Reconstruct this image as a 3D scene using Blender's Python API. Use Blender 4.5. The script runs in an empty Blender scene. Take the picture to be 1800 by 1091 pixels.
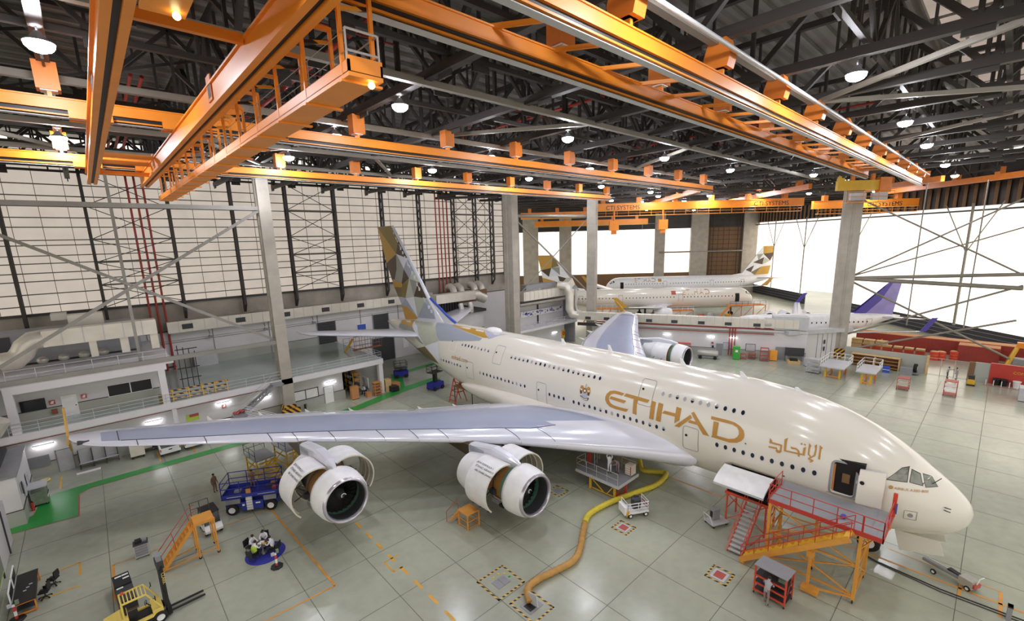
import bpy, bmesh, math, random
from math import sin, cos, pi, radians, sqrt, hypot, atan2
from mathutils import Vector, Matrix
from mathutils.geometry import tessellate_polygon

random.seed(7)
SC = bpy.context.scene
COL = SC.collection

# ------------------------------------------------------------------ camera
CAM_H = 21.5315
_y, _p, _r, _f, _cy = 0.826346, -0.197910, -0.027157, 798.705, 582.395   # yaw, pitch, roll, focal px, principal row
_fw = Vector((cos(_p)*cos(_y), cos(_p)*sin(_y), sin(_p)))
_s = Vector((sin(_y), -cos(_y), 0)); _u = _s.cross(_fw)
_s2 = _s*cos(_r) + _u*sin(_r); _u2 = _u*cos(_r) - _s*sin(_r)
cd = bpy.data.cameras.new('camera'); cam = bpy.data.objects.new('camera', cd); COL.objects.link(cam)
cd.sensor_fit = 'HORIZONTAL'; cd.sensor_width = 36.0; cd.lens = 36.0*_f/1800.0
cd.shift_y = (_cy-545.5)/1800.0; cd.clip_start = .1; cd.clip_end = 900
cam.matrix_world = Matrix(((_s2.x, _u2.x, -_fw.x, 0), (_s2.y, _u2.y, -_fw.y, 0), (_s2.z, _u2.z, -_fw.z, CAM_H), (0, 0, 0, 1)))
SC.camera = cam

# ------------------------------------------------------------------ daylight outside and exposure
wd = bpy.data.worlds.new('sky'); SC.world = wd; wd.use_nodes = True
_bg = wd.node_tree.nodes['Background']; _bg.inputs[0].default_value = (1.0, .94, .84, 1); _bg.inputs[1].default_value = 1.35
sv = SC.view_settings
SC.display_settings.display_device = 'sRGB'
sv.view_transform = 'Standard'; sv.look = 'None'; sv.gamma = 1.0; sv.use_curve_mapping = False; sv.exposure = 0.0
SC.cycles.max_bounces = 7; SC.cycles.diffuse_bounces = 4; SC.cycles.glossy_bounces = 3; SC.cycles.transmission_bounces = 3
SC.cycles.sample_clamp_indirect = 6.0; SC.cycles.caustics_reflective = False; SC.cycles.caustics_refractive = False
LAMP_POWER = 330.0      # radiance of the round high bay lamps
TUBE_POWER = 9.0       # fluorescent battens
DOOR_GLOW = 2.1         # daylight through the translucent hangar doors
WALL_GLOW = .62         # daylight through the translucent rear cladding

# ------------------------------------------------------------------ materials
def lin(h):
    h = h.lstrip('#'); o = []
    for i in (0, 2, 4):
        c = int(h[i:i+2], 16)/255; o.append(c/12.92 if c <= .04045 else ((c+.055)/1.055)**2.4)
    return (*o, 1)
MATS = {}
def mat(name, hexc, rough=.5, metal=0.0, var=.06, scale=1.5, coat=0.0, spec=.5):
    m = bpy.data.materials.new(name); m.use_nodes = True; nt = m.node_tree; b = nt.nodes['Principled BSDF']
    c = lin(hexc); b.inputs['Roughness'].default_value = rough; b.inputs['Metallic'].default_value = metal
    b.inputs['Coat Weight'].default_value = coat; b.inputs['Coat Roughness'].default_value = .08
    b.inputs['Specular IOR Level'].default_value = spec
    tc = nt.nodes.new('ShaderNodeTexCoord'); nz = nt.nodes.new('ShaderNodeTexNoise'); nz.inputs['Scale'].default_value = scale
    nz.inputs['Detail'].default_value = 3
    rp = nt.nodes.new('ShaderNodeValToRGB')
    rp.color_ramp.elements[0].color = (c[0]*(1-var), c[1]*(1-var), c[2]*(1-var), 1); rp.color_ramp.elements[0].position = .3
    rp.color_ramp.elements[1].color = (min(1, c[0]*(1+var)), min(1, c[1]*(1+var)), min(1, c[2]*(1+var)), 1); rp.color_ramp.elements[1].position = .7
    nt.links.new(tc.outputs['Object'], nz.inputs['Vector']); nt.links.new(nz.outputs['Fac'], rp.inputs['Fac']); nt.links.new(rp.outputs['Color'], b.inputs['Base Color'])
    MATS[name] = m; return m
def emis(name, hexc, strength, var=0.0, scale=.3):
    m = bpy.data.materials.new(name); m.use_nodes = True; nt = m.node_tree
    for n in list(nt.nodes): nt.nodes.remove(n)
    o = nt.nodes.new('ShaderNodeOutputMaterial'); e = nt.nodes.new('ShaderNodeEmission')
    e.inputs[0].default_value = lin(hexc); e.inputs[1].default_value = strength
    nt.links.new(e.outputs[0], o.inputs[0])
    if var:
        tc = nt.nodes.new('ShaderNodeTexCoord'); nz = nt.nodes.new('ShaderNodeTexNoise'); nz.inputs['Scale'].default_value = scale; nz.inputs['Detail'].default_value = 4
        mr = nt.nodes.new('ShaderNodeMapRange'); mr.inputs[3].default_value = strength*(1-var); mr.inputs[4].default_value = strength*(1+var)
        nt.links.new(tc.outputs['Object'], nz.inputs['Vector']); nt.links.new(nz.outputs['Fac'], mr.inputs[0]); nt.links.new(mr.outputs[0], e.inputs[1])
    MATS[name] = m; return m

WHITE = mat('white_paint', 'e8e8ea', .35); CREAM = mat('cream_skin', 'e0dbd0', .22, 0, .015, .4, .5)
WINGM = mat('wing_grey', '9aa2ba', .32, 0, .05, .35, .25); LEDGE = mat('leading_edge', 'dadbe6', .22, .1, .02, .4, .4)
GOLD = mat('gold_lettering', 'b7863c', .35, .1, .04, 3); FGOLD = mat('facet_gold', 'c0943c', .3, .1, .03); FOLIVE = mat('facet_olive', '85753f', .3, .1, .03)
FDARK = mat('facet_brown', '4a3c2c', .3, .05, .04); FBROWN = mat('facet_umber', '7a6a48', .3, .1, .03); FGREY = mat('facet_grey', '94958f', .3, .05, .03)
FPALE = mat('facet_pale', 'b9bdae', .3, .05, .03); FWHITE = mat('facet_white', 'd9dde6', .3, 0, .02); FSLATE = mat('facet_slate', '9ea6b4', .3, .05, .03)
FLILAC = mat('facet_lilac', 'b3b3c6', .3, .05, .03)
ORANGE = mat('crane_orange', 'ee9028', .42, 0, .05, .8); ORANGED = mat('orange_dark', 'd97a24', .45, 0, .08); YELLOW = mat('safety_yellow', 'dcae33', .42, 0, .06)
FORKY = mat('forklift_yellow', 'ead06a', .4, 0, .04); RED = mat('red_paint', 'b8392f', .45); REDB = mat('red_bright', 'd24a30', .45); BLUE = mat('lift_blue', '2c3a93', .4, 0, .08)
NAVY = mat('rug_blue', '2a2f92', .8, 0, .05, 8); GREEN = mat('green_cabinet', '3fa63c', .4); LIME = mat('lime_vest', 'b4d24a', .7)
STEEL = mat('dark_steel', '3b3633', .55, .15, .12, .5); GIRT = mat('girt_steel', '67625c', .55, .1, .1); GSTEEL = mat('grey_steel', '8f8c86', .5, .15, .1, .5)
TUBEG = mat('tube_grey', '8b867c', .5, .1, .08, .5); GALV = mat('galvanised', 'bdbab2', .38, .35, .08, .7); CHROME = mat('chrome', 'd4d4d6', .16, .9, .02)
DUCT = mat('duct_metal', 'd9d3c7', .35, .3, .06, .8); CONC = mat('column_concrete', 'a9a297', .8, 0, .12, .6); WALLW = mat('wall_white', 'd7d4d6', .6, 0, .04, .4)
DADO = mat('wall_dado', 'a9aba3', .6, 0, .05, .4); DARKLINE = mat('dark_trim', '3f3e40', .6); BLACK = mat('black_plastic', '1d1d1f', .5, 0, .1); RUBBER = mat('rubber', '1b1a1a', .8, 0, .15, 4)
GLASS = mat('dark_glass', '2c2f33', .12, .2, .1, 2); SHUT = mat('window_shade', 'a7a5a2', .3, .1, .05, 3); WGLASS = mat('cockpit_glass', '7d8078', .1, .2, .25, 1.2)
MEZZF = mat('mezz_floor', 'a9b4ac', .14, 0, .06, .25); GREENP = mat('green_floor_paint', '2f9a45', .3, 0, .05, .6); YPAINT = mat('yellow_floor_paint', 'd9a544', .45, 0, .12, 1.2)
OPAINT = mat('orange_floor_paint', 'd8953c', .45, 0, .12, 1.2); RPAINT = mat('red_floor_paint', 'b5524a', .5, 0, .08); JOINT = mat('floor_joint', '62635a', .8)
HOSE1 = mat('hose_yellow', 'd8c43c', .55, 0, .08, 3); HOSE2 = mat('hose_tan', 'bd8f4c', .6, 0, .12, 2); WOOD = mat('plywood', 'b98a55', .6, 0, .12, 2); TIMBER = mat('pale_timber', 'd3b27e', .7, 0, .1, 2)
CARD = mat('cardboard', 'bf8450', .75, 0, .06, 2); GREY = mat('grey_paint', '8d8e92', .45); LGREY = mat('light_grey', 'bfbfc2', .45); DGREY = mat('charcoal', '3a3a3e', .55, 0, .1)
SKIN = mat('skin', '9a6a4c', .6); HAIR = mat('hair', '1c1714', .7); KHAKI = mat('brown_overall', '7c6353', .85); SHIRT = mat('white_shirt', 'e4e4ea', .8); TROUS = mat('dark_trousers', '33333c', .85)
PINKG = mat('mauve_overall', '8f7d80', .85); GREYT = mat('grey_shirt', 'a9a3a8', .85); BRASS = mat('brown_casing', 'a87a45', .4, .2, .08); LINER = mat('green_liner', '5f8a78', .45, .1, .06)
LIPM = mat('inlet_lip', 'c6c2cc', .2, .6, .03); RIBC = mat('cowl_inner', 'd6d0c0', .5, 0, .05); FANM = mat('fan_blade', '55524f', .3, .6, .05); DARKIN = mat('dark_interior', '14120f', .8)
PURPLE = mat('purple_tail', '4b3f9e', .4, 0, .05); LILAC = mat('lilac_tail', '8d84c4', .4, 0, .12, .5); BLUEB = mat('blue_stripe', '3a57b8', .4); REDC = mat('container_red', '9c3a2e', .5, 0, .07, .8)
MUTEG = mat('equipment_green', '7d8a76', .5, 0, .15, 3); PIPER = mat('sprinkler_red', 'a5352c', .45); SIGNW = mat('sign_white', 'eeeeee', .5); BROWNP = mat('panel_brown', '7a5a3a', .6)
LAMPE = emis('lamp_glow', 'f4f6ff', LAMP_POWER); TUBEE = emis('tube_glow', 'fbfbff', TUBE_POWER); DOORE = emis('door_daylight', 'fff3e2', DOOR_GLOW, .12, .08)
WALLE = emis('cladding_daylight', 'f4e6d6', WALL_GLOW, .16, .5); ROOFE = emis('roof_glow', 'ecd6c6', .5, .35, .25); DOCKO = mat('dock_orange', 'd9973f', .45, 0, .08); SMALLE = emis('small_lamp', 'ffe9a8', 12)

def floor_material():
    m = bpy.data.materials.new('epoxy_floor'); m.use_nodes = True; nt = m.node_tree; b = nt.nodes['Principled BSDF']; N = nt.nodes.new; L = nt.links.new
    tc = N('ShaderNodeTexCoord')
    n1 = N('ShaderNodeTexNoise'); n1.inputs['Scale'].default_value = .09; n1.inputs['Detail'].default_value = 5
    n2 = N('ShaderNodeTexNoise'); n2.inputs['Scale'].default_value = 1.4; n2.inputs['Detail'].default_value = 6
    mp = N('ShaderNodeMapping'); mp.inputs['Scale'].default_value = (.25, 2.2, 1)
    n3 = N('ShaderNodeTexNoise'); n3.inputs['Scale'].default_value = .8; n3.inputs['Detail'].default_value = 4
    r1 = N('ShaderNodeValToRGB'); r1.color_ramp.elements[0].color = lin('a5a898'); r1.color_ramp.elements[0].position = .35; r1.color_ramp.elements[1].color = lin('bcc0ac'); r1.color_ramp.elements[1].position = .65
    mx = N('ShaderNodeMixRGB'); mx.blend_type = 'MULTIPLY'; mx.inputs[0].default_value = .22
    for n in (n1, n2): L(tc.outputs['Object'], n.inputs['Vector'])
    L(tc.outputs['Object'], mp.inputs['Vector']); L(mp.outputs[0], n3.inputs['Vector'])
    L(n1.outputs['Fac'], r1.inputs['Fac']); L(r1.outputs[0], mx.inputs[1]); L(n2.outputs['Fac'], mx.inputs[2]); L(mx.outputs[0], b.inputs['Base Color'])
    rr = N('ShaderNodeMapRange'); rr.inputs[3].default_value = .12; rr.inputs[4].default_value = .30; L(n3.outputs['Fac'], rr.inputs[0]); L(rr.outputs[0], b.inputs['Roughness'])
    bp = N('ShaderNodeBump'); bp.inputs['Strength'].default_value = .05; bp.inputs['Distance'].default_value = .05; L(n3.outputs['Fac'], bp.inputs['Height']); L(bp.outputs[0], b.inputs['Normal'])
    b.inputs['Specular IOR Level'].default_value = .6
    return m
def stripe_material(name, c1, c2, scale, axis=(1, 1, 0)):
    m = bpy.data.materials.new(name); m.use_nodes = True; nt = m.node_tree; b = nt.nodes['Principled BSDF']; N = nt.nodes.new; L = nt.links.new
    tc = N('ShaderNodeTexCoord'); d = N('ShaderNodeVectorMath'); d.operation = 'DOT_PRODUCT'; d.inputs[1].default_value = axis
    mu = N('ShaderNodeMath'); mu.operation = 'MULTIPLY'; mu.inputs[1].default_value = scale; fr = N('ShaderNodeMath'); fr.operation = 'FRACT'
    gt = N('ShaderNodeMath'); gt.operation = 'GREATER_THAN'; gt.inputs[1].default_value = .5; mx = N('ShaderNodeMixRGB'); mx.inputs[1].default_value = lin(c1); mx.inputs[2].default_value = lin(c2)
    L(tc.outputs['Object'], d.inputs[0]); L(d.outputs['Value'], mu.inputs[0]); L(mu.outputs[0], fr.inputs[0]); L(fr.outputs[0], gt.inputs[0]); L(gt.outputs[0], mx.inputs[0]); L(mx.outputs[0], b.inputs['Base Color'])
    b.inputs['Roughness'].default_value = .5; return m
FLOORM = floor_material()
HAZ = stripe_material('hazard_stripes', 'e0a63a', '1e1c1a', 1.4, (1, 1, 1)); HAZF = stripe_material('hazard_tape', 'e3b54a', '24221f', 2.2, (1, 1, 0)); HAZW = stripe_material('hazard_tape_fine', 'e3b54a', '24221f', 3.0, (1, .7, 0))
REDWHITE = stripe_material('red_white_bands', 'c8453a', 'ececec', 1.6, (0, 0, 1))
CORR = stripe_material('roof_deck', '8f8a88', '7d7977', 1.3, (0, 1, 0))

# ------------------------------------------------------------------ mesh builder
class G:
    def __init__(s): s.v = []; s.f = []; s.mi = []; s.sm = []; s.mats = []
    def k(s, m):
        if m not in s.mats: s.mats.append(m)
        return s.mats.index(m)
    def add(s, vs, fs, m, smooth=False):
        o = len(s.v); i = s.k(m); s.v += [tuple(p) for p in vs]
        for f in fs: s.f.append([o+a for a in f]); s.mi.append(i); s.sm.append(smooth)
        return s
    def box(s, x0, y0, z0, x1, y1, z1, m):
        vs = [(x, y, z) for z in (z0, z1) for y in (y0, y1) for x in (x0, x1)]
        return s.add(vs, [(0, 2, 3, 1), (4, 5, 7, 6), (0, 1, 5, 4), (2, 6, 7, 3), (0, 4, 6, 2), (1, 3, 7, 5)], m)
    def cbox(s, c, d, m, rz=0.0):
        cs, sn = cos(rz), sin(rz); vs = []
        for z in (-1, 1):
            for y in (-1, 1):
                for x in (-1, 1):
                    a, b = x*d[0]/2, y*d[1]/2; vs.append((c[0]+a*cs-b*sn, c[1]+a*sn+b*cs, c[2]+z*d[2]/2))
        return s.add(vs, [(0, 2, 3, 1), (4, 5, 7, 6), (0, 1, 5, 4), (2, 6, 7, 3), (0, 4, 6, 2), (1, 3, 7, 5)], m)
    def bar(s, p, q, w, h, m, up=(0, 0, 1)):
        p, q = Vector(p), Vector(q); d = q-p
        if d.length < 1e-6: return s
        d.normalize(); u = Vector(up)
        if abs(d.dot(u)) > .98: u = Vector((1, 0, 0))
        r = d.cross(u).normalized(); u = r.cross(d)
        vs = []
        for e in (p, q):
            for a, b in ((-1, -1), (1, -1), (1, 1), (-1, 1)): vs.append(e+r*(a*w/2)+u*(b*h/2))
        return s.add(vs, [(0, 3, 2, 1), (4, 5, 6, 7), (0, 1, 5, 4), (1, 2, 6, 5), (2, 3, 7, 6), (3, 0, 4, 7)], m)
    def tube(s, pts, r, m, n=8, closed=False, cap=True, rads=None):
        pts = [Vector(p) for p in pts]; N = len(pts); rings = []
        t0 = (pts[1]-pts[0]).normalized(); u = Vector((0, 0, 1))
        if abs(t0.z) > .95: u = Vector((1, 0, 0))
        nrm = t0.cross(u).normalized(); pt = t0
        for i, p in enumerate(pts):
            if closed: t = (pts[(i+1) % N]-pts[i-1])
            else: t = pts[min(i+1, N-1)]-pts[max(i-1, 0)]
            if t.length < 1e-9: t = pt
            t.normalize(); ax = pt.cross(t)
            if ax.length > 1e-6: nrm = Matrix.Rotation(pt.angle(t), 3, ax) @ nrm
            pt = t; b = t.cross(nrm).normalized(); rr = rads[i] if rads else r
            rings.append([p+nrm*(rr*cos(2*pi*j/n))+b*(rr*sin(2*pi*j/n)) for j in range(n)])
        vs = [q for rg in rings for q in rg]; fs = []
        for i in range(N if closed else N-1):
            a, b = i*n, ((i+1) % N)*n
            for j in range(n): fs.append((a+j, a+(j+1) % n, b+(j+1) % n, b+j))
        s.add(vs, fs, m, n > 5)
        if cap and not closed: s.add(rings[0], [tuple(range(n-1, -1, -1))], m); s.add(rings[-1], [tuple(range(n))], m)
        return s
    def cyl(s, p, q, r, m, n=12, r2=None, cap=True):
        return s.tube([p, q], r, m, n, cap=cap, rads=[r, r if r2 is None else r2])
    def lathe(s, prof, m, o=(0, 0, 0), ax=(0, 0, 1), n=24, a0=0.0, a1=2*pi, smooth=True):
        """prof: (radius, height along axis)"""
        ax = Vector(ax).normalized(); u = Vector((0, 0, 1)) if abs(ax.z) < .9 else Vector((1, 0, 0))
        x = ax.cross(u).normalized(); y = ax.cross(x); o = Vector(o); full = abs(a1-a0-2*pi) < 1e-6; N = n if full else n+1; vs = []
        for r, h in prof:
            for j in range(N):
                t = a0+(a1-a0)*j/n; vs.append(o+ax*h+x*(r*cos(t))+y*(r*sin(t)))
        fs = []
        for i in range(len(prof)-1):
            for j in range(n): k2 = (j+1) % N; fs.append((i*N+j, i*N+k2, (i+1)*N+k2, (i+1)*N+j))
        return s.add(vs, fs, m, smooth)
    def ball(s, c, r, m, sc=(1, 1, 1), n=12):
        vs = []; fs = []; R = n//2
        for i in range(R+1):
            a = pi*i/R
            for j in range(n): b = 2*pi*j/n; vs.append((c[0]+r*sc[0]*sin(a)*cos(b), c[1]+r*sc[1]*sin(a)*sin(b), c[2]+r*sc[2]*cos(a)))
        for i in range(R):
            for j in range(n): fs.append((i*n+j, (i+1)*n+j, (i+1)*n+(j+1) % n, i*n+(j+1) % n))
        return s.add(vs, fs, m, True)
    def prism(s, poly, z0, z1, m, fn=lambda x, y, z: (x, y, z)):
        n = len(poly); vs = [fn(x, y, z0) for x, y in poly]+[fn(x, y, z1) for x, y in poly]
        tr = tessellate_polygon([[Vector((x, y, 0)) for x, y in poly]])
        fs = [tuple(reversed(t)) for t in tr]+[tuple(a+n for a in t) for t in tr]+[(i, (i+1) % n, n+(i+1) % n, n+i) for i in range(n)]
        return s.add(vs, fs, m)
    def loft(s, rings, m, closed=True, caps=True, smooth=True):
        n = len(rings[0]); vs = [p for r in rings for p in r]; fs = []
        for i in range(len(rings)-1):
            for j in range(n if closed else n-1): k2 = (j+1) % n; fs.append((i*n+j, i*n+k2, (i+1)*n+k2, (i+1)*n+j))
        s.add(vs, fs, m, smooth)
        if caps: s.add(rings[0], [tuple(range(n-1, -1, -1))], m); s.add(rings[-1], [tuple(range(n))], m)
        return s
    def rail(s, pts, h, m, r=.025, step=1.6, mids=1, n=6):
        """handrail along a polyline"""
        pts = [Vector(p) for p in pts]
        for k2 in range(mids+1):
            zz = h*(k2+1)/(mids+1); s.tube([p+Vector((0, 0, zz)) for p in pts], r, m, n)
        for a, b in zip(pts[:-1], pts[1:]):
            c = max(1, round((b-a).length/step))
            for i in range(c+1): p = a.lerp(b, i/c); s.cyl(p, p+Vector((0, 0, h)), r, m, n)
        return s
    def obj(s, name, parent=None, label=None, cat=None, group=None, kind=None, loc=None, rz=None):
        me = bpy.data.meshes.new(name); me.from_pydata(s.v, [], s.f)
        for m in s.mats: me.materials.append(m)
        me.polygons.foreach_set('material_index', s.mi); me.polygons.foreach_set('use_smooth', s.sm); me.update()
        o = bpy.data.objects.new(name, me); COL.objects.link(o)
        if parent: o.parent = parent
        tag(o, label, cat, group, kind)
        if loc is not None: o.location = loc
        if rz is not None: o.rotation_euler = (0, 0, rz)
        return o
def tag(o, label=None, cat=None, group=None, kind=None):
    if label: o['label'] = label
    if cat: o['category'] = cat
    if group: o['group'] = group
    if kind: o['kind'] = kind
def thing(name, label, cat, loc=(0, 0, 0), rz=0.0, group=None):
    o = bpy.data.objects.new(name, None); COL.objects.link(o); o.empty_display_size = .3
    o.location = loc; o.rotation_euler = (0, 0, rz); tag(o, label, cat, group); return o
def dup(root, loc, rz=None, label=None, group=None):
    def cp(o, par):
        c = o.copy(); COL.objects.link(c); c.parent = par
        for ch in list(o.children): cp(ch, c)
        return c
    r = cp(root, None); r.location = loc
    if rz is not None: r.rotation_euler = (0, 0, rz)
    if label: r['label'] = label
    if group: r['group'] = group
    return r
def S(g, name, **k): return g.obj(name, kind='structure', **k)      # a piece of the setting
def text_polys(txt, size, font_align='LEFT', space=1.0):
    cu = bpy.data.curves.new('lettering', 'FONT'); cu.body = txt; cu.size = size; cu.align_x = font_align; cu.space_character = space; cu.resolution_u = 3
    o = bpy.data.objects.new('lettering', cu); COL.objects.link(o); dg = bpy.context.evaluated_depsgraph_get(); me = bpy.data.meshes.new_from_object(o.evaluated_get(dg))
    vs = [tuple(v.co) for v in me.vertices]; fs = [tuple(p.vertices) for p in me.polygons]
    bpy.data.objects.remove(o); bpy.data.curves.remove(cu); bpy.data.meshes.remove(me); return vs, fs
# ================================================================== FLOOR AND MARKINGS
g = G(); g.add([(-45, -90, 0), (150, -90, 0), (205, 70, 0), (130, 140, 0), (-45, 140, 0)], [(0, 1, 2, 3, 4)], FLOORM); S(g, 'floor')
g = G()
for x in (-6.7, -1.95, 2.95, 7.05, 11.2, 15.45, 19.7, 24.35, 29, 33.6, 38.3, 43, 47.7, 52.4, 57.1, 61.8, 66.5, 71.2, 75.9, 80.6, 85.3):
    g.box(x-.018, -28, .002, x+.018, 60, .004, JOINT)
y = -19.4
while y < 60: g.box(-8, y-.018, .002, 88, y+.018, .004, JOINT); y += 4.72
S(g, 'floor_joint')
def mark(name, polys, m, z=.008):
    g = G()
    for p in polys: g.add([(x, y, z) for x, y in p], [tuple(range(len(p)))], m)
    return S(g, name)
def strip(a, b, w):
    d = Vector((b[0]-a[0], b[1]-a[1])); d.normalize(); n = Vector((-d.y, d.x))*(w/2)
    return [(a[0]+n.x, a[1]+n.y), (a[0]-n.x, a[1]-n.y), (b[0]-n.x, b[1]-n.y), (b[0]+n.x, b[1]+n.y)]
mark('floor_walkway', [[(-7.8, 50.5), (-3.66, 49.93), (-3.66, 54.6), (-6.1, 55.5), (-6.4, 52.9), (-7.8, 52.2)], [(-6.1, 55.5), (-3.66, 54.6), (-2.9, 55.35), (-2.9, 56.6), (-5.2, 56.5)],
     [(-2.9, 55.35), (12, 55.5), (12, 56.7), (-2.9, 56.6)], [(12, 55.5), (24, 56.2), (24, 57.8), (12, 56.7)], [(24, 56.2), (31.2, 58.1), (31.2, 60.2), (24, 57.8)],
     [(31.2, 58.1), (39, 59.6), (39, 61.2), (31.2, 60.2)], [(31.2, 60.2), (33, 60.4), (36, 66.6), (44, 67.6), (44, 69.2), (34.7, 68)]], GREENP)
mark('floor_edge_line', [strip((-3.6, 49.9), (-3.6, 54.5), .1), strip((-7.8, 50.42), (-3.6, 49.86), .07), strip((-3.6, 54.5), (-2.9, 55.3), .07), strip((-2.9, 55.3), (12, 55.42), .07), strip((12, 55.42), (24, 56.12), .07), strip((24, 56.12), (39, 59.5), .07)], RPAINT, .011)
mark('floor_centre_line', [strip((36, -8), (36, 24), .16), strip((34.6, -2.3), (37.3, -2.3), .16), strip((35.2, -.6), (36.9, -.6), .16), strip((37.3, -2.3), (37.5, 3), .08)], OPAINT)
mark('floor_dashed_line', [strip((12.52, 32.4-1.75*i), (12.52, 31.4-1.75*i), .2) for i in range(12)]+[strip((11.95, 25.3), (11.95, 26.6), .12), strip((11.95, 25.3), (12.65, 25.3), .12), strip((11.95, 26.6), (13.1, 26.6), .1)], YPAINT)
mark('floor_bay_line', [strip((8.24, 39.25), (8.62, 26.86), .14), strip((8.62, 26.86), (3.0, 27.0), .12), strip((-1.8, 39.9), (8.3, 39.3), .09), strip((-1.8, 39.9), (-1.85, 35.5), .16)], OPAINT)
mark('floor_desk_line', [strip((-4.7, 41.9), (-3.5, 42.0), .16), strip((-5.2, 38.96), (-3.5, 38.9), .16), strip((-3.5, 42.0), (-3.5, 40.2), .14)], YPAINT)
mark('floor_parking_line', [strip((x, 57.2), (x, 60.5), .16) for x in (-4.9, 2.6, 5.6, 8.6)], YPAINT)

# ================================================================== REAR WALL (translucent cladding above a white wall)
YB = 77.5
g = G(); g.box(-45, YB, 5.1, 46, YB+.3, 10.4, WALLW); g.box(-45, YB, 0, 74, YB+.3, 5.1, WALLW); g.box(46, YB, 5.1, 74, YB+.3, 10.4, WALLW)
g.box(-45, YB-.04, 5.1, 29.5, YB, 6.35, DADO); g.box(-45, YB-.06, 6.35, 29.5, YB, 6.42, DARKLINE); g.box(-45, YB-.05, 8.75, 46, YB, 8.83, TUBEG); g.box(-45, YB-.05, 9.05, 46, YB, 9.1, TUBEG)
for x in (-3, 4.5, 12.0, 19.5, 27.0, 34.5, 42.0): g.box(x, YB-.07, 5.1, x+.12, YB, 10.4, TUBEG)
S(g, 'wall_back')
g = G(); g.box(-45, YB+.35, 10.4, 71, YB+.6, 14.4, CONC); g.box(-45, YB-.1, 14.2, 71, YB+.4, 14.5, DARKLINE); g.box(-45, YB-.05, 10.35, 71, YB+.4, 10.5, GIRT); S(g, 'wall_back_upstand')
g = G()      # corrugated translucent sheets
x = -45
while x < 71: g.add([(x, YB+.3, 14.4), (x+.75, YB+.3, 14.4), (x+.75, YB+.3, 33.5), (x, YB+.3, 33.5)], [(0, 1, 2, 3)], WALLE); x += .75
S(g, 'wall_back_cladding')
g = G()
for z in (15.4, 16.75, 18.25, 19.2, 20.3, 21.2, 22.4, 23.0, 24.5, 25.6, 26.9, 28.1, 29.4): g.box(-45, YB-.02, z-.06, 71, YB+.16, z+.06, GIRT)
x = -43
while x < 71: g.box(x-.025, YB+.1, 14.5, x+.025, YB+.2, 33, GIRT); x += 2.5
S(g, 'wall_back_girt')
WC = (-6.1, 1.0, 9.2, 16.6, 24.0, 31.5, 40.0, 47.6, 55.5, 61.0, 65.6, 69.5, 71.0)
for x in WC:
    g = G(); y0, y1 = YB-1.25, YB-.1
    g.box(x-.16, y0, 13.2, x+.16, y0+.22, 33, STEEL); g.box(x-.16, y1-.2, 12.1, x+.16, y1, 33, STEEL); g.bar((x, y0+.1, 13.3), (x, y1-.15, 12.1), .3, .22, STEEL)
    z = 13.2; i = 0
    while z < 32: g.bar((x, (y0+.1, y1-.1)[i % 2], z), (x, (y1-.1, y0+.1)[i % 2], z+1.5), .12, .12, STEEL); z += 1.5; i += 1
    S(g, 'wall_lattice_column')
for a, b in ((1.0, 9.2), (24.0, 31.5), (55.5, 61.0), (61.0, 65.6)):
    g = G(); zs = (14.6, 17.4, 20.2, 23, 27, 31)
    for z0, z1 in zip(zs[:-1], zs[1:]):
        g.bar((a, YB-.7, z0), (b, YB-.7, z1), .09, .09, STEEL); g.bar((a, YB-.7, z1), (b, YB-.7, z0), .09, .09, STEEL); g.bar((a, YB-.7, z1), (b, YB-.7, z1), .2, .2, GIRT)
    S(g, 'wall_cross_brace')
# fire risers
def riser(label, xs, z0, z1, y):
    t = thing('fire_riser', label, 'pipes', (xs[0], y, z0))
    for x in xs: G().cyl((x-xs[0], 0, 0), (x-xs[0], 0, z1-z0), .13, PIPER, 10).obj('riser_pipe', t)
    G().box(-.2, .1, .3, xs[-1]-xs[0]+.2, .2, .5, STEEL).obj('clamp', t)
riser('three red fire riser pipes on the rear wall left of the big grey column', (5.35, 6.15, 6.95), 5.1, 33, YB-.3)
riser('four red fire riser pipes on the rear wall right of the tall tail fin', (51.6, 52.5, 53.4, 54.3), 10.4, 33, YB-.35)
# long supply duct with grilles
t = thing('supply_duct', 'long white air duct with dark grilles along the rear wall', 'duct', (0, 0, 0))
g = G(); g.box(6.8, YB-1.6, 10.35, 49, YB-.55, 11.9, DUCT)
x = 8
while x < 49: g.box(x, YB-1.63, 10.33, x+.06, YB-.55, 11.93, LGREY); x += 1.5
g.obj('duct_run', t)
for x in (8.4, 14.9, 21.2, 27.4, 33.5, 39.4, 45.2): G().box(x, YB-1.66, 10.75, x+1.25, YB-1.6, 11.45, DGREY).obj('grille', t)
# dark roller doors, picture and notice on the rear wall
def wall_door(n, x0, x1, z0, z1, m=DGREY, y=YB):
    g = G(); g.box(x0, y-.12, z0, x1, y-.04, z1, m); z = z0+.3
    while z < z1: g.box(x0, y-.14, z, x1, y-.11, z+.05, BLACK); z += .45
    g.box(x0-.12, y-.16, z0, x0, y, z1+.12, GREY); g.box(x1, y-.16, z0, x1+.12, y, z1+.12, GREY); S(g, 'door_%d' % n)
wall_door(1, 26.9, 29.9, 4.9, 8.75); wall_door(2, 36.9, 39.9, 4.9, 8.85); wall_door(3, 36.4, 40.7, 0, 4.4); wall_door(4, 47.5, 51, 5.2, 8.6)
t = thing('wall_picture', 'blue sky picture hung on the white rear wall between two dark doors', 'picture', (34.6, YB-.1, 7.0))
G().box(-.85, -.05, -.6, .85, .05, .55, SIGNW).obj('frame', t); G().box(-.78, -.07, -.52, .78, -.05, .48, BLUEB).obj('print', t)
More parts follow.
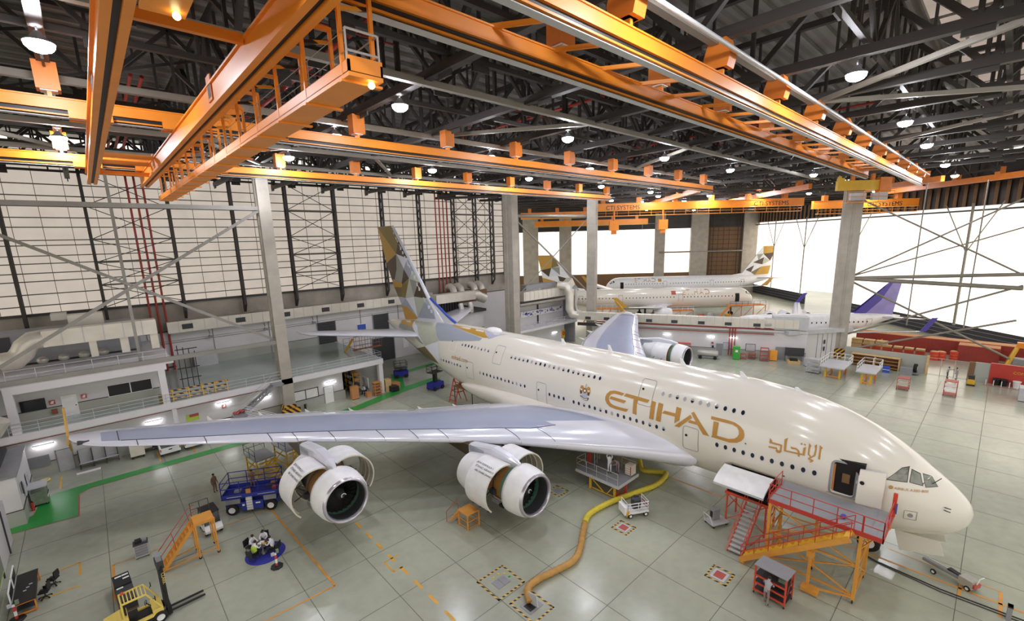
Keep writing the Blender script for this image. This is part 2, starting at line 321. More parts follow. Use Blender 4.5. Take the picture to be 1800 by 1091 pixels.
G().box(-.6, -.04, -.9, .6, .04, .9, SIGNW).obj('notice_sheet', label='pale notice sheet on the rear wall right of the low dark door', cat='notice', loc=(43.2, YB-.1, 2.6))
for i, x in enumerate((11.6, 18.9, 26.2)):
    t = thing('wall_floodlight', 'small wall floodlight on a bracket under the long white duct', 'floodlight', (x, YB-.1, 9.4), 0, 'floodlights under the duct')
    G().bar((0, 0, .6), (0, -.5, .1), .06, .06, DGREY).bar((0, 0, -.1), (0, -.5, -.3), .06, .06, DGREY).obj('bracket', t); G().box(-.25, -.85, -.45, .25, -.45, -.2, GREY).obj('lamp_head', t)

# ================================================================== MEZZANINE ALONG THE REAR
g = G(); g.box(-30, 60.32, 4.55, 29.5, YB, 5.1, MEZZF); g.box(-30, 60, 4.45, 29.6, 60.32, 5.14, WALLW); g.box(29.5, 60.32, 4.45, 29.7, YB, 5.14, WALLW)
g.box(28.9, 60.1, 0, 29.5, 60.75, 4.5, WALLW); g.box(24.2, 75, 0, 24.8, 75.6, 4.5, WALLW); g.box(4.5, 60.1, 0, 4.9, 60.5, 4.5, WALLW)
S(g, 'mezzanine_slab', )
g = G(); g.rail([(-7.5, 60.12, 5.1), (29.4, 60.12, 5.1), (29.4, 66, 5.1)], 1.1, LGREY, .028, 1.9, 2)
g.obj('mezzanine_guardrail', label='pale tube guardrail along the mezzanine edge', cat='railing', kind='thing')
g = G(); g.box(-9, 62, 0, 24.4, 62.25, 4.5, WALLW); g.box(-9, 61.96, 0, 24.4, 62, 1.3, DADO); g.box(-9, 61.94, 1.3, 24.4, 62, 1.37, DARKLINE); g.box(-9, 61.95, 3.75, 14, 62, 3.8, PIPER); S(g, 'wall_undercroft')
g = G(); g.box(24.2, 62, 0, 24.4, YB, 4.5, WALLW); S(g, 'wall_store')
# rooms on the mezzanine (left) with a plant deck on top
g = G(); g.box(-9, 63.4, 5.1, 4.0, 63.6, 9.2, WALLW); g.box(-9, 63.36, 5.1, 4.0, 63.4, 6.3, DADO); g.box(-9, 63.34, 6.3, 4.0, 63.4, 6.37, DARKLINE); g.box(3.8, 63.6, 5.1, 4.1, YB, 9.2, WALLW); S(g, 'wall_office')
g = G(); g.box(-7.3, 60.2, 8.9, 4.7, 60.8, 9.5, WALLW); g.box(-7.3, 60.2, 5.1, -6.7, 60.8, 8.9, WALLW); g.box(3.9, 60.2, 5.1, 4.5, 60.8, 8.9, WALLW); g.box(-12, 60.2, 9.5, 5.4, YB-1, 9.75, WALLW); S(g, 'office_frame')
g = G(); g.box(-.35, 63.28, 6.3, 3.4, 63.4, 7.55, SIGNW); g.box(-.28, 63.26, 6.36, 1.5, 63.3, 7.5, BLACK); g.box(1.6, 63.26, 6.36, 3.35, 63.3, 7.5, BLACK); S(g, 'window_1')
g = G(); g.box(-3.9, 63.3, 5.1, -2.75, 63.4, 7.3, SIGNW); g.box(-2.95, 63.26, 6.1, -2.85, 63.3, 6.2, DGREY); S(g, 'door_5')
G().box(-6.75, 63.2, 6.35, -5.0, 63.38, 7.45, BLACK).box(-6.7, 63.18, 6.4, -5.05, 63.21, 7.4, GLASS).obj('wall_screen', label='black wall mounted screen on the mezzanine office wall', cat='screen')
def wall_sign(x, y, z, label, m=RPAINT):
    t = thing('fire_sign', label, 'sign', (x, y, z)); G().box(-.22, -.05, -.22, .22, 0, .22, m).obj('plate', t); G().box(-.12, -.07, -.12, .1, -.05, .02, SIGNW).box(-.05, -.07, .04, .14, -.05, .14, SIGNW).obj('symbol', t)
wall_sign(-4.55, 63.3, 6.85, 'red fire point sign on the mezzanine office wall beside the screen'); wall_sign(-2.2, 63.3, 6.9, 'red fire point sign on the mezzanine office wall right of the door')
wall_sign(-3.3, 61.95, 2.75, 'red fire sign on the lower white wall under the wing tip'); wall_sign(9.6, 61.95, 2.9, 'red fire sign on the lower white wall beside the small board')
t = thing('fire_point', 'small red hose box low on the mezzanine office wall', 'fire point', (-4.5, 63.3, 5.9)); G().box(-.2, -.2, -.25, .2, 0, .25, BROWNP).obj('cabinet_box', t); G().cyl((0, -.21, 0), (0, -.25, 0), .14, RED, 12).obj('hose_reel', t)
# plant deck steel, rail and ducts over the offices
g = G(); g.rail([(-6.9, 60.3, 10.1), (4.9, 60.3, 10.1)], 1.0, LGREY, .028, 1.9, 1); g.obj('plant_deck_rail', label='pale guardrail in front of the rooftop ducts at left', cat='railing', kind='thing')
t = thing('air_handling_duct', 'big pale insulated duct with a round elbow over the mezzanine offices', 'duct', (-6.5, 65, 10))
g = G(); g.box(2.2, -.7, 2.3, 11.3, .9, 3.9, DUCT)
for x in (3.6, 5.2, 6.8, 8.4, 10): g.box(x, -.73, 2.28, x+.07, .92, 3.93, LGREY)
g.obj('duct_run', t)
G().tube([(2.3, .1, 3.05), (1.5, .1, 3.0), (.9, .1, 2.5), (.6, .1, 1.9), (0, .1, 1.3), (-1.0, .1, 1.2)], .95, DUCT, 14).obj('elbow', t)
for x, w in ((5.5, .6), (8, .7), (10.6, .7)): G().box(x, -.3, .6, x+w, .5, 2.3, DUCT).obj('branch', t)
t = thing('air_handling_unit', 'dark rooftop air handling unit with grilles behind the pale duct', 'machine', (-6, 70, 10)); G().box(-6, 0, 0, 9.5, 3, 3.4, GREY).obj('casing', t); G().box(-6, -.1, 1.0, -1, 0, 3, DGREY).obj('grille', t)
for i in range(4): G().ball((1.2+i*1.6, -2.6, .55), .5, GALV, (1, 1, .8)).obj('fan_casing', t)
t = thing('vertical_duct', 'tall square riser duct behind the rooftop unit at left', 'duct', (-.9, 71.5, 12)); G().box(-1.5, -1, 0, 1.5, 1, 2.6, DUCT).obj('riser', t); G().box(-2.8, -.9, 2.2, -1.5, .9, 2.9, GALV).obj('branch', t)
t = thing('pipe_rack', 'dark steel pipe rack at the end of the office roof', 'rack', (6.4, 66, 5.1)); g = G()
for i in range(4): g.box(i*.55, 0, 0, i*.55+.08, .1, 5.2-i*.3, STEEL)
for z in (1, 2.3, 3.6, 4.6): g.box(-.2, 0, z, 2, .12, z+.1, STEEL)
g.obj('frame', t)
# big duct at the extreme left edge
t = thing('return_duct', 'huge cream duct dropping at the left edge of the mezzanine', 'duct', (-8.6, 58.4, 5.2)); G().box(-2.6, -1.6, 1.9, .9, 1.4, 4.8, DUCT).obj('duct_box', t); G().tube([(-2.4, 0, 1.2), (-.8, 0, 1.3), (.2, 0, 1.6), (.55, 0, 2.3)], 1.25, DUCT, 14).obj('elbow', t)
# white room block at the left edge
g = G(); g.box(-14, 51.6, 0, -6.7, 59.3, 4.1, WALLW); g.box(-14, 51.56, 0, -6.66, 59.34, 1.25, DADO); g.box(-14, 51.54, 1.25, -6.64, 59.36, 1.31, DARKLINE); g.box(-14.1, 51.5, 4.1, -6.6, 59.4, 4.25, GREY)
for x in (-9.5, -8.4): g.box(x, 51.6, 4.25, x+.7, 59, 4.6, DGREY)
S(g, 'wall_left')
for i, (a, b, z0, z1, m) in enumerate(((53.6, 54.5, 1.6, 2.6, LGREY), (55.6, 56.4, 1.4, 2.7, LGREY), (52.6, 52.9, 2.2, 3.2, DGREY))): G().box(-6.62, a, z0, -6.55, b, z1, m).obj('wall_notice', label=('middle grey notice frame on the white room block at left', 'tall grey notice frame on the white room block at left, farthest', 'small dark notice frame on the white room block at left, nearest')[i], cat='notice')
g = G(); g.box(-8.0, 30, 0, -7.3, 49.2, 3.4, LGREY); g.box(-7.3, 30, .05, -7.28, 49.1, 3.3, WALLW)
for y in (33, 36.5, 40, 43.5, 47): g.box(-7.28, y, 0, -7.2, y+.12, 3.4, DGREY)
S(g, 'wall_left_screen')
G().box(-.04, -1.7, -1.1, .04, 1.7, 1.1, LIME).box(.04, -1.6, -.9, .06, 1.6, .2, MUTEG).obj('wall_poster', label='green landscape poster on the pale screen wall at the far left', cat='poster', loc=(-7.23, 41.8, 1.6))

# ================================================================== CONCRETE COLUMNS
def column(c, sx, sy, rz, z1=30.4, haz=True):
    g = G(); a, b = sx/2, sy/2; n = .12
    prof = [(-a, -b), (a, -b), (a, -n*2), (a-n, -n), (a-n, n), (a, n*2), (a, b), (-a, b), (-a, n*2), (-a+n, n), (-a+n, -n), (-a, -n*2)]
    g.prism(prof, 0, z1, CONC)
    for z in (6, 12, 18, 24): g.box(-a-.01, -b-.01, z, a+.01, b+.01, z+.05, DADO)
    o = S(g, 'concrete_column', loc=(c[0], c[1], 0), rz=rz)
    if haz: G().box(-a-.06, -b-.06, 0, a+.06, b+.06, 1.7, HAZ).obj('hazard_band', o)
    return o
column((16.43, 60.75), 1.3, 1.5, 0); column((56.6, 61.1), 1.5, 2.4, 0); column((74.9, 56.9), 1.7, 2.0, radians(-67)); column((94.2, 18.4), 2.3, 2.4, radians(22.5), 29.2)
column((-9.8, 60.9), 1.3, 1.5, 0)
# bracing plane between the rear columns
g = G(); g.box(-9.2, 60.4, 25.75, 15.8, 60.75, 26.2, GSTEEL); g.box(-9.2, 60.1, 9.75, 15.8, 60.5, 10.2, GSTEEL)
g.bar((-9.2, 60.6, 10.2), (15.8, 60.6, 25.7), .25, .3, GSTEEL); g.bar((-9.2, 60.7, 25.7), (15.8, 60.7, 10.2), .25, .3, GSTEEL); g.bar((2.7, 60.9, 10), (2.7, 60.9, 30.2), .26, .26, GSTEEL); S(g, 'column_cross_brace')
g = G(); g.cyl((57.4, 61, 25.8), (74.3, 57.6, 25.8), .3, TUBEG, 10); g.bar((57.4, 61, 25.4), (74.3, 57.6, 11), .25, .25, TUBEG); g.bar((57.4, 61, 11), (74.3, 57.6, 25.4), .14, .14, TUBEG); S(g, 'column_cross_brace')
g = G(); c0 = Vector((95.2, 17.3, 0)); c1 = Vector((102.6, -2.2, 0)); c2 = Vector((118, -8, 0))
def zp(v, z): return (v.x, v.y, z)
g.cyl(zp(c0, 13.7), zp(c1, 14.5), .28, TUBEG, 10); g.cyl(zp(c0, 13.6), zp(c1, 12.4), .34, TUBEG, 10)
for a, b in ((14.2, 26.5), (26.5, 14.3)): g.cyl(zp(c0, a), zp(c1, b), .13, TUBEG, 8)
for a, b in ((13, 1.5), (4.0, 12.8), (1.2, 7.5)): g.cyl(zp(c0, a), zp(c1, b), .16, TUBEG, 8)
g.cyl(zp(c0, 14.1), zp(c2, 24.0), .12, TUBEG, 8)
for f in (.38, .72): m = c0.lerp(c1, f); g.cyl(zp(m, 6), zp(m, 28.5), .09, TUBEG, 8)
S(g, 'column_cross_brace')

# ================================================================== ROOF
XR = [7.5*k for k in range(-2, 13)]
def yfar(x): return 78.0 if x < 78 else 78+(x-78)*.4
g = G(); ZR = 35.6
g.add([(-45, -30, ZR), (95, -30, ZR), (190, 65, ZR), (125, 130, ZR), (80, 82, ZR), (-45, 82, ZR)], [(5, 4, 3, 2, 1, 0)], CORR)
y = -28
while y < 78: g.box(-40, y, ZR-.3, 92, y+.12, ZR-.02, GSTEEL); y += 1.6
S(g, 'ceiling')
for x0 in (15.3, 22.8, 30.3, 37.8, 45.3, 52.8, 60.3, 67.8): S(G().add([(x0, -27, ZR-.03), (x0+6.9, -27, ZR-.03), (x0+6.9, 7-.06*(x0-15), ZR-.03), (x0, 7-.06*(x0-15), ZR-.03)], [(3, 2, 1, 0)], ROOFE), 'roof_glow_sheet')  # glowing sheets added under the deck to brighten this part of the roof
def truss(p, q, z0, z1, pan, ch, dg, m=STEEL, web2=True):
    g = G(); p, q = Vector((*p, 0)), Vector((*q, 0)); L = (q-p).length; n = max(2, round(L/pan)); up = Vector((0, 0, 1))
    a0, a1 = up*z0, up*z1
    g.bar(p+a0, q+a0, ch, ch, m); g.bar(p+a1, q+a1, ch*.8, ch*.8, m)
    for i in range(n+1):
        u = p.lerp(q, i/n); g.bar(u+a0, u+a1, dg*.7, dg*.7, m)
        if i < n:
            v = p.lerp(q, (i+1)/n); h = p.lerp(q, (i+.5)/n)
            if i % 2: g.bar(u+a1, v+a0, dg, dg, m)
            else: g.bar(u+a0, v+a1, dg, dg, m)
            if web2: g.bar(h+(a0+a1)/2, h+a1, dg*.5, dg*.5, m)
    for i in range(0, n+1, 2):
        u = p.lerp(q, i/n); d = (q-p).normalized()*.55; g.bar(u-d+a0, u+d+a0, .1, 1.0, m)
    return S(g, 'roof_truss')
for x in XR:
    y1 = 77 if x < 72 else max(2, 77-(x-68)*2.2)
    truss((x, -26), (x, y1), 30.3, 34.9, 4.6, .46, .3)
for y in (-22.5, -17.8, -13, -8.2, -3.4, 1.3, 6.1, 15.7, 20.3, 24.9, 28.6, 36.5, 40, 50.2, 58, 63, 68, 72, 76.2):
    x1 = 92 if y < 20 else 92-(y-20)*.45
    truss((-28, y), (x1, y), 30.8, 34.6, 3.75, .26, .22)
for y in (9.9, 22.4, 33.2, 44, 54.4):
    g = G(); x1 = 90 if y < 25 else 78; g.bar((-20, y+.2, 30.0), (x1, y+.2, 30.0), .34, .34, TUBEG)
    for x in XR: g.bar((x, y+.2, 30.0), (x+7.5, y+5.2, 33.8), .16, .16, STEEL)
    S(g, 'roof_tie_tube')
for a, b in (((7.5, 44), (15, 54.4)), ((7.5, 54.4), (15, 44)), ((22.5, 44), (30, 54.4)), ((30, 22.4), (22.5, 33.2)), ((45, 22), (52.5, 33)), ((37.5, 9.9), (45, 0)), ((30, 0), (37.5, 9.9)), ((52.5, 0), (60, 9.9)), ((-7.5, 44), (0, 54.4)), ((-7.5, 33), (0, 22))):
    S(G().bar((*a, 30.05), (*b, 30.05), .26, .26, TUBEG), 'roof_diagonal_tie')
t = thing('sprinkler_main', 'red sprinkler pipes running under the dark roof at left', 'pipes', (3.6, 0, 33.2))
for i in range(3): G().cyl((i*.6, 42, 0), (i*.6, 76, -1.5), .12, PIPER, 8).obj('main_pipe', t)
for i, (x, y0, y1, z) in enumerate(((12.2, 14, 58, 32.5), (34, 14, 46, 33.2), (64, 20, 44, 33.4), (57, 10, 40, 33.4), (84, -12, 8, 31.5))):
    t = thing('sprinkler_pipe', ('red sprinkler pipe between the roof trusses left of the crane walkway', 'red sprinkler pipe crossing behind the upper crane rails', 'red sprinkler pipe above the crane ladder frame', 'red sprinkler pipe deep in the roof right of centre', 'long red sprinkler pipe high at the right')[i], 'pipe', (x, 0, z))
    G().cyl((0, y0, 0), (0, y1, 0), .13, PIPER, 8).obj('main_pipe', t); g = G()
    for k in range(int((y1-y0)/7.5)): g.cyl((-3, y0+4+7.5*k, .2), (3, y0+4+7.5*k, .2), .06, PIPER, 6)
    g.obj('branch_pipe', t)
# bay two roof (turned 45 degrees)
E1 = Vector((.7071, .7071, 0)); E2 = Vector((.7071, -.7071, 0))
def B2(d, s, z=0): v = E1*d+E2*s; return (v.x, v.y, z)
for d in range(92, 176, 8):
    s0 = -34+(d-92)*.35; s1 = 84; a, b = B2(d, s0), B2(d, s1); truss(a[:2], b[:2], 30.0, 34.6, 4.6, .45, .3, STEEL, False)
for s in (-16, 2, 20, 38, 56, 74):
    a, b = B2(max(78, 84-.2*s), s), B2(174, s); truss(a[:2], b[:2], 30.6, 34.4, 4.6, .3, .22, STEEL, False)

# ================================================================== BAY TWO DOORS
def door_panel(p, q, z0, z1, m): g = G(); g.add([zp(Vector(p), z0), zp(Vector(q), z0), zp(Vector(q), z1), zp(Vector(p), z1)], [(0, 1, 2, 3)], m); return g
def dpt(x): return (x, x-119.3, 0)
g = door_panel(dpt(112), dpt(145.3), 3.0, 24.5, DOORE); S(g, 'door_6')
g = door_panel(dpt(160), dpt(184), 3.0, 24.5, DOORE); S(g, 'door_7')
g = G()
for a, b in ((110, 145.3), (160, 184)):
    g.bar(zp(Vector(dpt(a)), 1.5), zp(Vector(dpt(b)), 1.5), .4, 3.0, DGREY)
    for z in (.8, 1.6, 2.4): g.bar(zp(Vector(dpt(a))+Vector((-.25, .25, 0)), z), zp(Vector(dpt(b))+Vector((-.25, .25, 0)), z), .1, .08, GREY)
S(g, 'door_sill')
g = G(); g.bar(zp(Vector(dpt(108)), 30), zp(Vector(dpt(184)), 30), .5, 9, STEEL)
x = 109
while x < 184: v = Vector(dpt(x))+Vector((-.4, .4, 0)); g.bar(zp(v, 25.5), zp(v, 29.5), .5, .35, BROWNP); x += 1.4
for z in (24.7, 29.8): g.bar(zp(Vector(dpt(108))+Vector((-.6, .6, 0)), z), zp(Vector(dpt(184))+Vector((-.6, .6, 0)), z), .3, .3, STEEL)
S(g, 'door_header')
for x in (123.5, 145.4, 159.9, 172): 
    v = Vector(dpt(x))+Vector((-1.2, 1.2, 0)); g = G(); g.cyl(zp(v, 3), zp(v, 26), .22 if x < 130 else .16, TUBEG, 8); g.bar(zp(v, 17), zp(v+Vector((4, 4, 0)), 26), .14, .14, TUBEG); g.bar(zp(v, 17), zp(v+Vector((-4, -4, 0)), 26), .14, .14, TUBEG); S(g, 'door_mullion')
column((117.3, -4.6), 4.4, 3.4, radians(45), 31, False)
def fpt(x): return (x, 248-x, 0)
for n, (a, b) in enumerate(((126.8, 131), (136, 149), (149.6, 157.3), (160, 166.6))): S(door_panel(fpt(a), fpt(b), 8, 24.2, DOORE), 'door_%d' % (8+n))
g = G(); g.bar(zp(Vector(fpt(112)), 4), zp(Vector(fpt(184)), 4), .5, 8, BROWNP); g.bar(zp(Vector(fpt(112)), 30), zp(Vector(fpt(184)), 30), .5, 11.6, STEEL); S(g, 'wall_far')
for a, b in ((112, 121.5), (122.5, 126.6), (132.2, 135.4), (157.3, 160)): S(G().bar(zp(Vector(fpt(a)), 15), zp(Vector(fpt(b)), 15), 1.2, 31, CONC), 'concrete_column')
g = G(); g.bar(zp(Vector(fpt(166.6)), 15), zp(Vector(fpt(171)), 15), 2.5, 31, CONC); g.bar(zp(Vector(fpt(171)), 15), zp(Vector(fpt(180)), 15), .4, 31, BROWNP); g.bar(zp(Vector(fpt(180)), 15), zp(Vector(fpt(184)), 15), 2.5, 31, CONC); S(g, 'wall_far_corner')
g = G()
for a in (171.5, 172.3, 178.6, 179.4): v = Vector(fpt(a))-E1*1.0; g.bar(zp(v, 6), zp(v, 30), .2, .2, STEEL)
z = 7
while z < 30: g.bar(zp(Vector(fpt(171.5))-E1, z), zp(Vector(fpt(179.4))-E1, z), .16, .16, STEEL); z += 1.6
for a in (173.6, 175, 176.4): g.bar(zp(Vector(fpt(a))-E1, 6), zp(Vector(fpt(a))-E1, 30), .12, .12, STEEL)
S(g, 'wall_lattice_screen')
S(G().cyl(zp(Vector(fpt(158.6))-E1, 15.6), zp(Vector(fpt(181))-E1, 15.6), .3, TUBEG, 8), 'door_brace_tube')

# ================================================================== HIGH BAY LAMPS
def lamp_proto():
    t = thing('high_bay_lamp', 'round bright high bay lamp hanging under the dark roof trusses', 'ceiling lamp', (0, 0, 0), 0, 'high bay lamps under the roof')
    G().cyl((0, 0, .3), (0, 0, 5.9), .035, DGREY, 6).obj('suspension_rod', t)
    g = G(); g.lathe([(.1, .5), (.16, .42), (.22, .3), (.46, .12), (.5, .08), (.45, .08)], GREY, n=16); g.obj('housing', t)
    g = G(); g.lathe([(.47, .1), (.44, -.05), (.34, -.17), (.18, -.24), (0, -.26)], LAMPE, n=16); g.obj('glowing_lens', t)
    return t
LP = [(0, 26.5), (0, 46.5), (0, 6.5), (15, 45.6), (30, 45), (30, 35), (30, 25.3), (45.5, 25.4), (44.8, 34.5), (15, 56.2), (44.5, 44.2), (45, 55.4), (15, 25.5), (15, 35),
      (30.7, 6.5), (46.9, 6.5), (81.8, 6.8), (99.8, 7), (61, 44.7), (61, 25), (61, 6.6), (77, 45.5), (61.4, 35.4), (77.6, 35.5), (15, 6.5), (30, -12), (46, -12), (15, -12), (61, -12), (77, 20),
      (68, 55), (85.6, 60), (86.2, 49.2), (95.7, 43.1), (103.9, 36.4), (112, 29.6), (96, 59), (105, 53.2), (114, 47), (124, 41), (112, 66), (130, 60), (140, 50), (120, 20), (125, 75), (145, 70)]
L0 = lamp_proto()
for i, (x, y) in enumerate(LP):
    o = L0 if i == 0 else dup(L0, (x, y, 29.5))
    o.location = (x, y, 29.4)
# ================================================================== OVERHEAD CRANES, BAY ONE
def runway(x0, x1, y, label, box=True, shape=0):
    t = thing('crane_runway', label, 'crane rail', (x0, y, 27.78)); L = x1-x0
    g = G(); g.box(0, -.2, .36, L, .2, .44, ORANGE); g.box(0, -.15, .44, L, .15, .84, ORANGE); g.box(0, -.2, .84, L, .2, .9, ORANGE); g.box(0, -.19, .1, L, .19, .17, ORANGE); g.box(0, -.16, 0, L, .16, .03, LGREY); g.obj('beam', t)
    g = G(); g.box(0, -.08, .17, L, .08, .36, BLACK); g.box(0, -.07, .03, L, .07, .1, BLACK); g.obj('rail_slot', t)  # black necks stand in for the shadow between the flanges
    x = math.ceil(x0/7.5)*7.5
    while x <= x1+.2:
        if x > x0+.5:
            g = G(); a = .48
            if shape: g.prism([(-a, 1.1), (a, 1.1), (a+.12, 1.6), (a-.1, 2.3), (-a+.1, 2.3), (-a-.12, 1.6)], -.3, .3, ORANGED, lambda u, v, w: (x-x0+w*1.2, u, v))
            else: g.box(x-x0-.42, -.38, 1.15, x-x0+.42, .38, 2.35, ORANGED)
            g.box(x-x0-.3, -.3, 1.1, x-x0+.3, .3, 1.16, SIGNW); g.box(x-x0-.08, -.2, .9, x-x0+.08, .2, 1.2, ORANGE); g.obj('hanger_bracket', t)  # white underside plate stands in for light reflected onto the bracket
        x += 7.5
    return t
rA = runway(-12, 91.4, 10.0, 'nearest long orange crane rail, running to the yellow transfer beam at right', True, 1)
rB = runway(-12, 72, 13.0, 'second orange crane rail, tied to the nearest rail by slanting struts')
rC = runway(-22, 70.5, 31.4, 'third orange crane rail, crossing above the big tail at mid roof')
rD = runway(-22, 68.5, 48.3, 'farthest orange crane rail, along the top of the pale rear wall')
x = 5.0
while x < 71: G().bar((x+12, .1, .88), (x+14.2, -2.9, .92), .12, .16, ORANGE).obj('tie_strut', rB); x += 3.1
G().cyl((-12, 9.1, 29.4), (91, 9.1, 29.2), .09, LGREY, 8).obj('conduit_pipe', label='pale conduit pipe running beside the nearest crane rail', cat='pipe')
# bridge crane with service walkway
t = thing('bridge_crane', 'large orange bridge crane girder with a hanging service walkway', 'crane', (4.78, 0, 26.8))
g = G(); g.box(-.2, 6, .2, .2, 51.8, .95, ORANGE); g.box(-.28, 6, .9, .28, 51.8, .97, ORANGE); g.box(-.3, 6, .06, -.09, 51.8, .2, ORANGE); g.box(.09, 6, .06, .3, 51.8, .2, ORANGE); g.obj('girder', t)
g = G(); g.box(-.09, 6, .16, .09, 51.8, .21, BLACK); g.obj('rail_slot', t)  # black strip painted in for the shade up the slot
for y in (21.5, 41): g = G(); g.box(-.25, y, .35, -.2, y+.7, 1.25, ORANGED); [g.box(-.26, y+.08+.13*i, .45, -.25, y+.14+.13*i, 1.0, BLACK) for i in range(4)]; g.obj('splice_plate', t)
for y in (12.9, 31.4, 48.3): g = G(); g.box(-.7, y-.5, .95, .9, y-.28, 1.3, ORANGE); g.box(-.7, y+.28, .95, .9, y+.5, 1.3, ORANGE); g.box(-.6, y-.3, 1.0, .8, y+.3, 1.12, ORANGED); [g.cyl((xx, y-.3, 1.1), (xx, y-.22, 1.1), .16, BLACK, 10) for xx in (-.45, .55)]; g.obj('end_truck', t)
W0, W1 = .78, 1.72
g = G(); g.box(W0, 11.8, -1.1, W1, 51, -.98, ORANGE); g.box(W0, 11.8, -1.0, W0+.06, 51, -.72, ORANGE); g.box(W1-.06, 11.8, -1.0, W1, 51, -.72, ORANGE); g.box(W0, 11.8, -1.0, W1, 11.86, -.62, ORANGE); g.obj('walkway_floor', t)
y = 12.2
while y < 51:
    g = G(); h = 1.15
    for xx in (W0+.04, W1-.04): g.box(xx-.05, y-.05, -1.0, xx+.05, y+.05, h, ORANGE)
    g.box(.1, y-.06, h-.12, W1, y+.06, h, ORANGE); g.box(W0-.05, y-.08, -1.16, W1+.14, y+.08, -1.1, ORANGE); g.obj('hanger_frame', t)
    G().bar((W0, y+.5, h-.42), (W1, y+.12, h-.36), .07, .1, HAZ).obj('striped_bar', t); y += 2.6
g = G(); g.rail([(W0+.03, 11.9, -.98), (W1-.03, 11.9, -.98)], 1.0, LGREY, .03, 1.0, 1, 5); g.rail([(W1-.03, 11.9, -.98), (W1-.03, 51, -.98)], 1.0, GSTEEL, .022, 2.6, 1, 5); g.rail([(W0+.03, 11.9, -.98), (W0+.03, 51, -.98)], .95, GSTEEL, .014, 2.6, 1, 4); g.obj('walkway_rail', t)
G().ball((W1-.3, 11.9, -1.2), .09, SMALLE).obj('end_lamp', t)
# second crane: plain girder
t = thing('hoist_crane', 'steep orange hoist crane girder left of the bridge crane', 'crane', (1.4, 0, 26.8))
g = G(); g.box(-.2, 4, .2, .2, 51.3, .95, ORANGE); g.box(-.3, 4, .9, .3, 51.3, .97, ORANGE); g.box(-.3, 4, .06, -.09, 51.3, .2, ORANGE); g.box(.09, 4, .06, .3, 51.3, .2, ORANGE); g.obj('girder', t)
G().box(-.09, 4, .16, .09, 51.3, .21, BLACK).obj('rail_slot', t)  # black strip for the shade between the lower flanges
for y in (12.9, 31.4, 48.3): g = G(); g.box(-.9, y-.5, .95, .7, y-.28, 1.3, ORANGE); g.box(-.9, y+.28, .95, .7, y+.5, 1.3, ORANGE); g.obj('end_truck', t)
g = G(); g.box(-.23, 22.5, .35, -.2, 24, 1.0, ORANGED); [g.box(-.24, 22.6+.16*i, .4, -.23, 22.7+.16*i, .95, BLACK) for i in range(8)]; g.obj('splice_plate', t)
G().box(.3, 8.6, -.2, 1.0, 13.0, .3, ORANGE).box(.25, 8.5, -.28, 1.05, 13.1, -.2, ORANGE).obj('hoist_platform', t); G().ball((.85, 12.8, -.36), .08, SMALLE).obj('hoist_lamp', t)
for y, z in ((40.6, .75), (43.4, .7), (44.4, .1), (16.6, .8)): G().box(.25, y, z, 3.15, y+.2, z+.28, ORANGE).obj('tie_beam', t)
# yellow transfer beam on top of the right column
cT = Vector((89.8, 19.95, 0)); cU = Vector((95.8, 14.4, 0)); dU = (cU-cT).normalized(); LU = (cU-cT).length
t = thing('transfer_beam', 'yellow transfer beam with a service cage on top of the right column', 'crane', (cT.x, cT.y, 27.9), atan2(dU.y, dU.x))
G().box(0, -.3, 0, LU, .3, 1.5, YELLOW).box(0, -.4, 1.4, LU, .4, 1.5, YELLOW).obj('beam', t); G().box(.1, -.3, 1.5, 1.0, .3, 2.3, YELLOW).box(LU-1.6, -.5, -.4, LU+.2, .5, 1.9, ORANGED).obj('end_block', t)
g = G(); g.box(1.0, -1.5, -2.0, LU, -.3, -1.9, ORANGE); g.rail([(1.0, -1.5, -1.9), (LU, -1.5, -1.9)], 1.6, ORANGE, .04, 2.2, 1, 5); g.obj('service_cage', t)
for x in (1.8, 5.2): G().box(x, -1.0, -1.6, x+2.4, -.5, -.5, LGREY).obj('control_box', t)
for x in (2.2, 5.4): G().box(x, -.2, 1.5, x+.5, .2, 2.6, ORANGED).obj('hanger_bracket', t)

# ================================================================== CRANES, BAY TWO
def bay2_crane(label, d, s0, s1, z0, z1, texts, walk=True):
    p = B2(d, s0, 0); t = thing('bay_crane', label, 'crane', (p[0], p[1], z0), -pi/4); L = s1-s0
    g = G(); g.box(0, -.35, .12, L, .35, z1-z0-.1, ORANGE); g.box(0, -.45, 0, L, .45, .12, YELLOW); g.box(0, -.45, z1-z0-.1, L, .45, z1-z0, ORANGE); g.obj('girder', t)
    for tx, x in texts:
        vs, fs = text_polys(tx, 1.25); g = G(); g.add([(x+a, -.38, .22+b) for a, b, c in vs], fs, BLACK); g.obj('painted_lettering', t)
    if walk:
        g = G(); g.box(.5, -1.4, -1.15, L-1, -.5, -1.02, ORANGE); g.obj('walkway_floor', t); g = G(); g.rail([(.5, -1.4, -1.02), (L-1, -1.4, -1.02)], 1.0, ORANGE, .04, 2.4, 1, 4); g.obj('walkway_rail', t)
    x = 2
    while x < L: G().box(x, -.45, z1-z0, x+.9, .45, z1-z0+1.1, ORANGED).box(x+.35, -.1, z1-z0+1.1, x+.55, .1, 30.2-z0, STEEL).obj('hanger_bracket', t); x += 7.5
    return t
bay2_crane('orange overhead crane with black lettering, middle one of the far row', 100, 13.4, 57.2, 27.0, 28.55, (('CTI SYSTEMS', 3.0), ('CTI SYSTEMS', 33.6)))
bay2_crane('orange overhead crane with black lettering behind the right column', 101.5, 60, 81.5, 26.3, 27.9, (('CTI SYSTEMS', 11.0),))
bay2_crane('small orange overhead crane with black lettering at the far left of the second bay', 128, -2, 17.5, 27.0, 28.7, (('CTI SYSTEMS', 5),), False)
bay2_crane('plain orange overhead crane far behind the gap between the columns', 150, 2, 38, 25.4, 27.2, (), False)
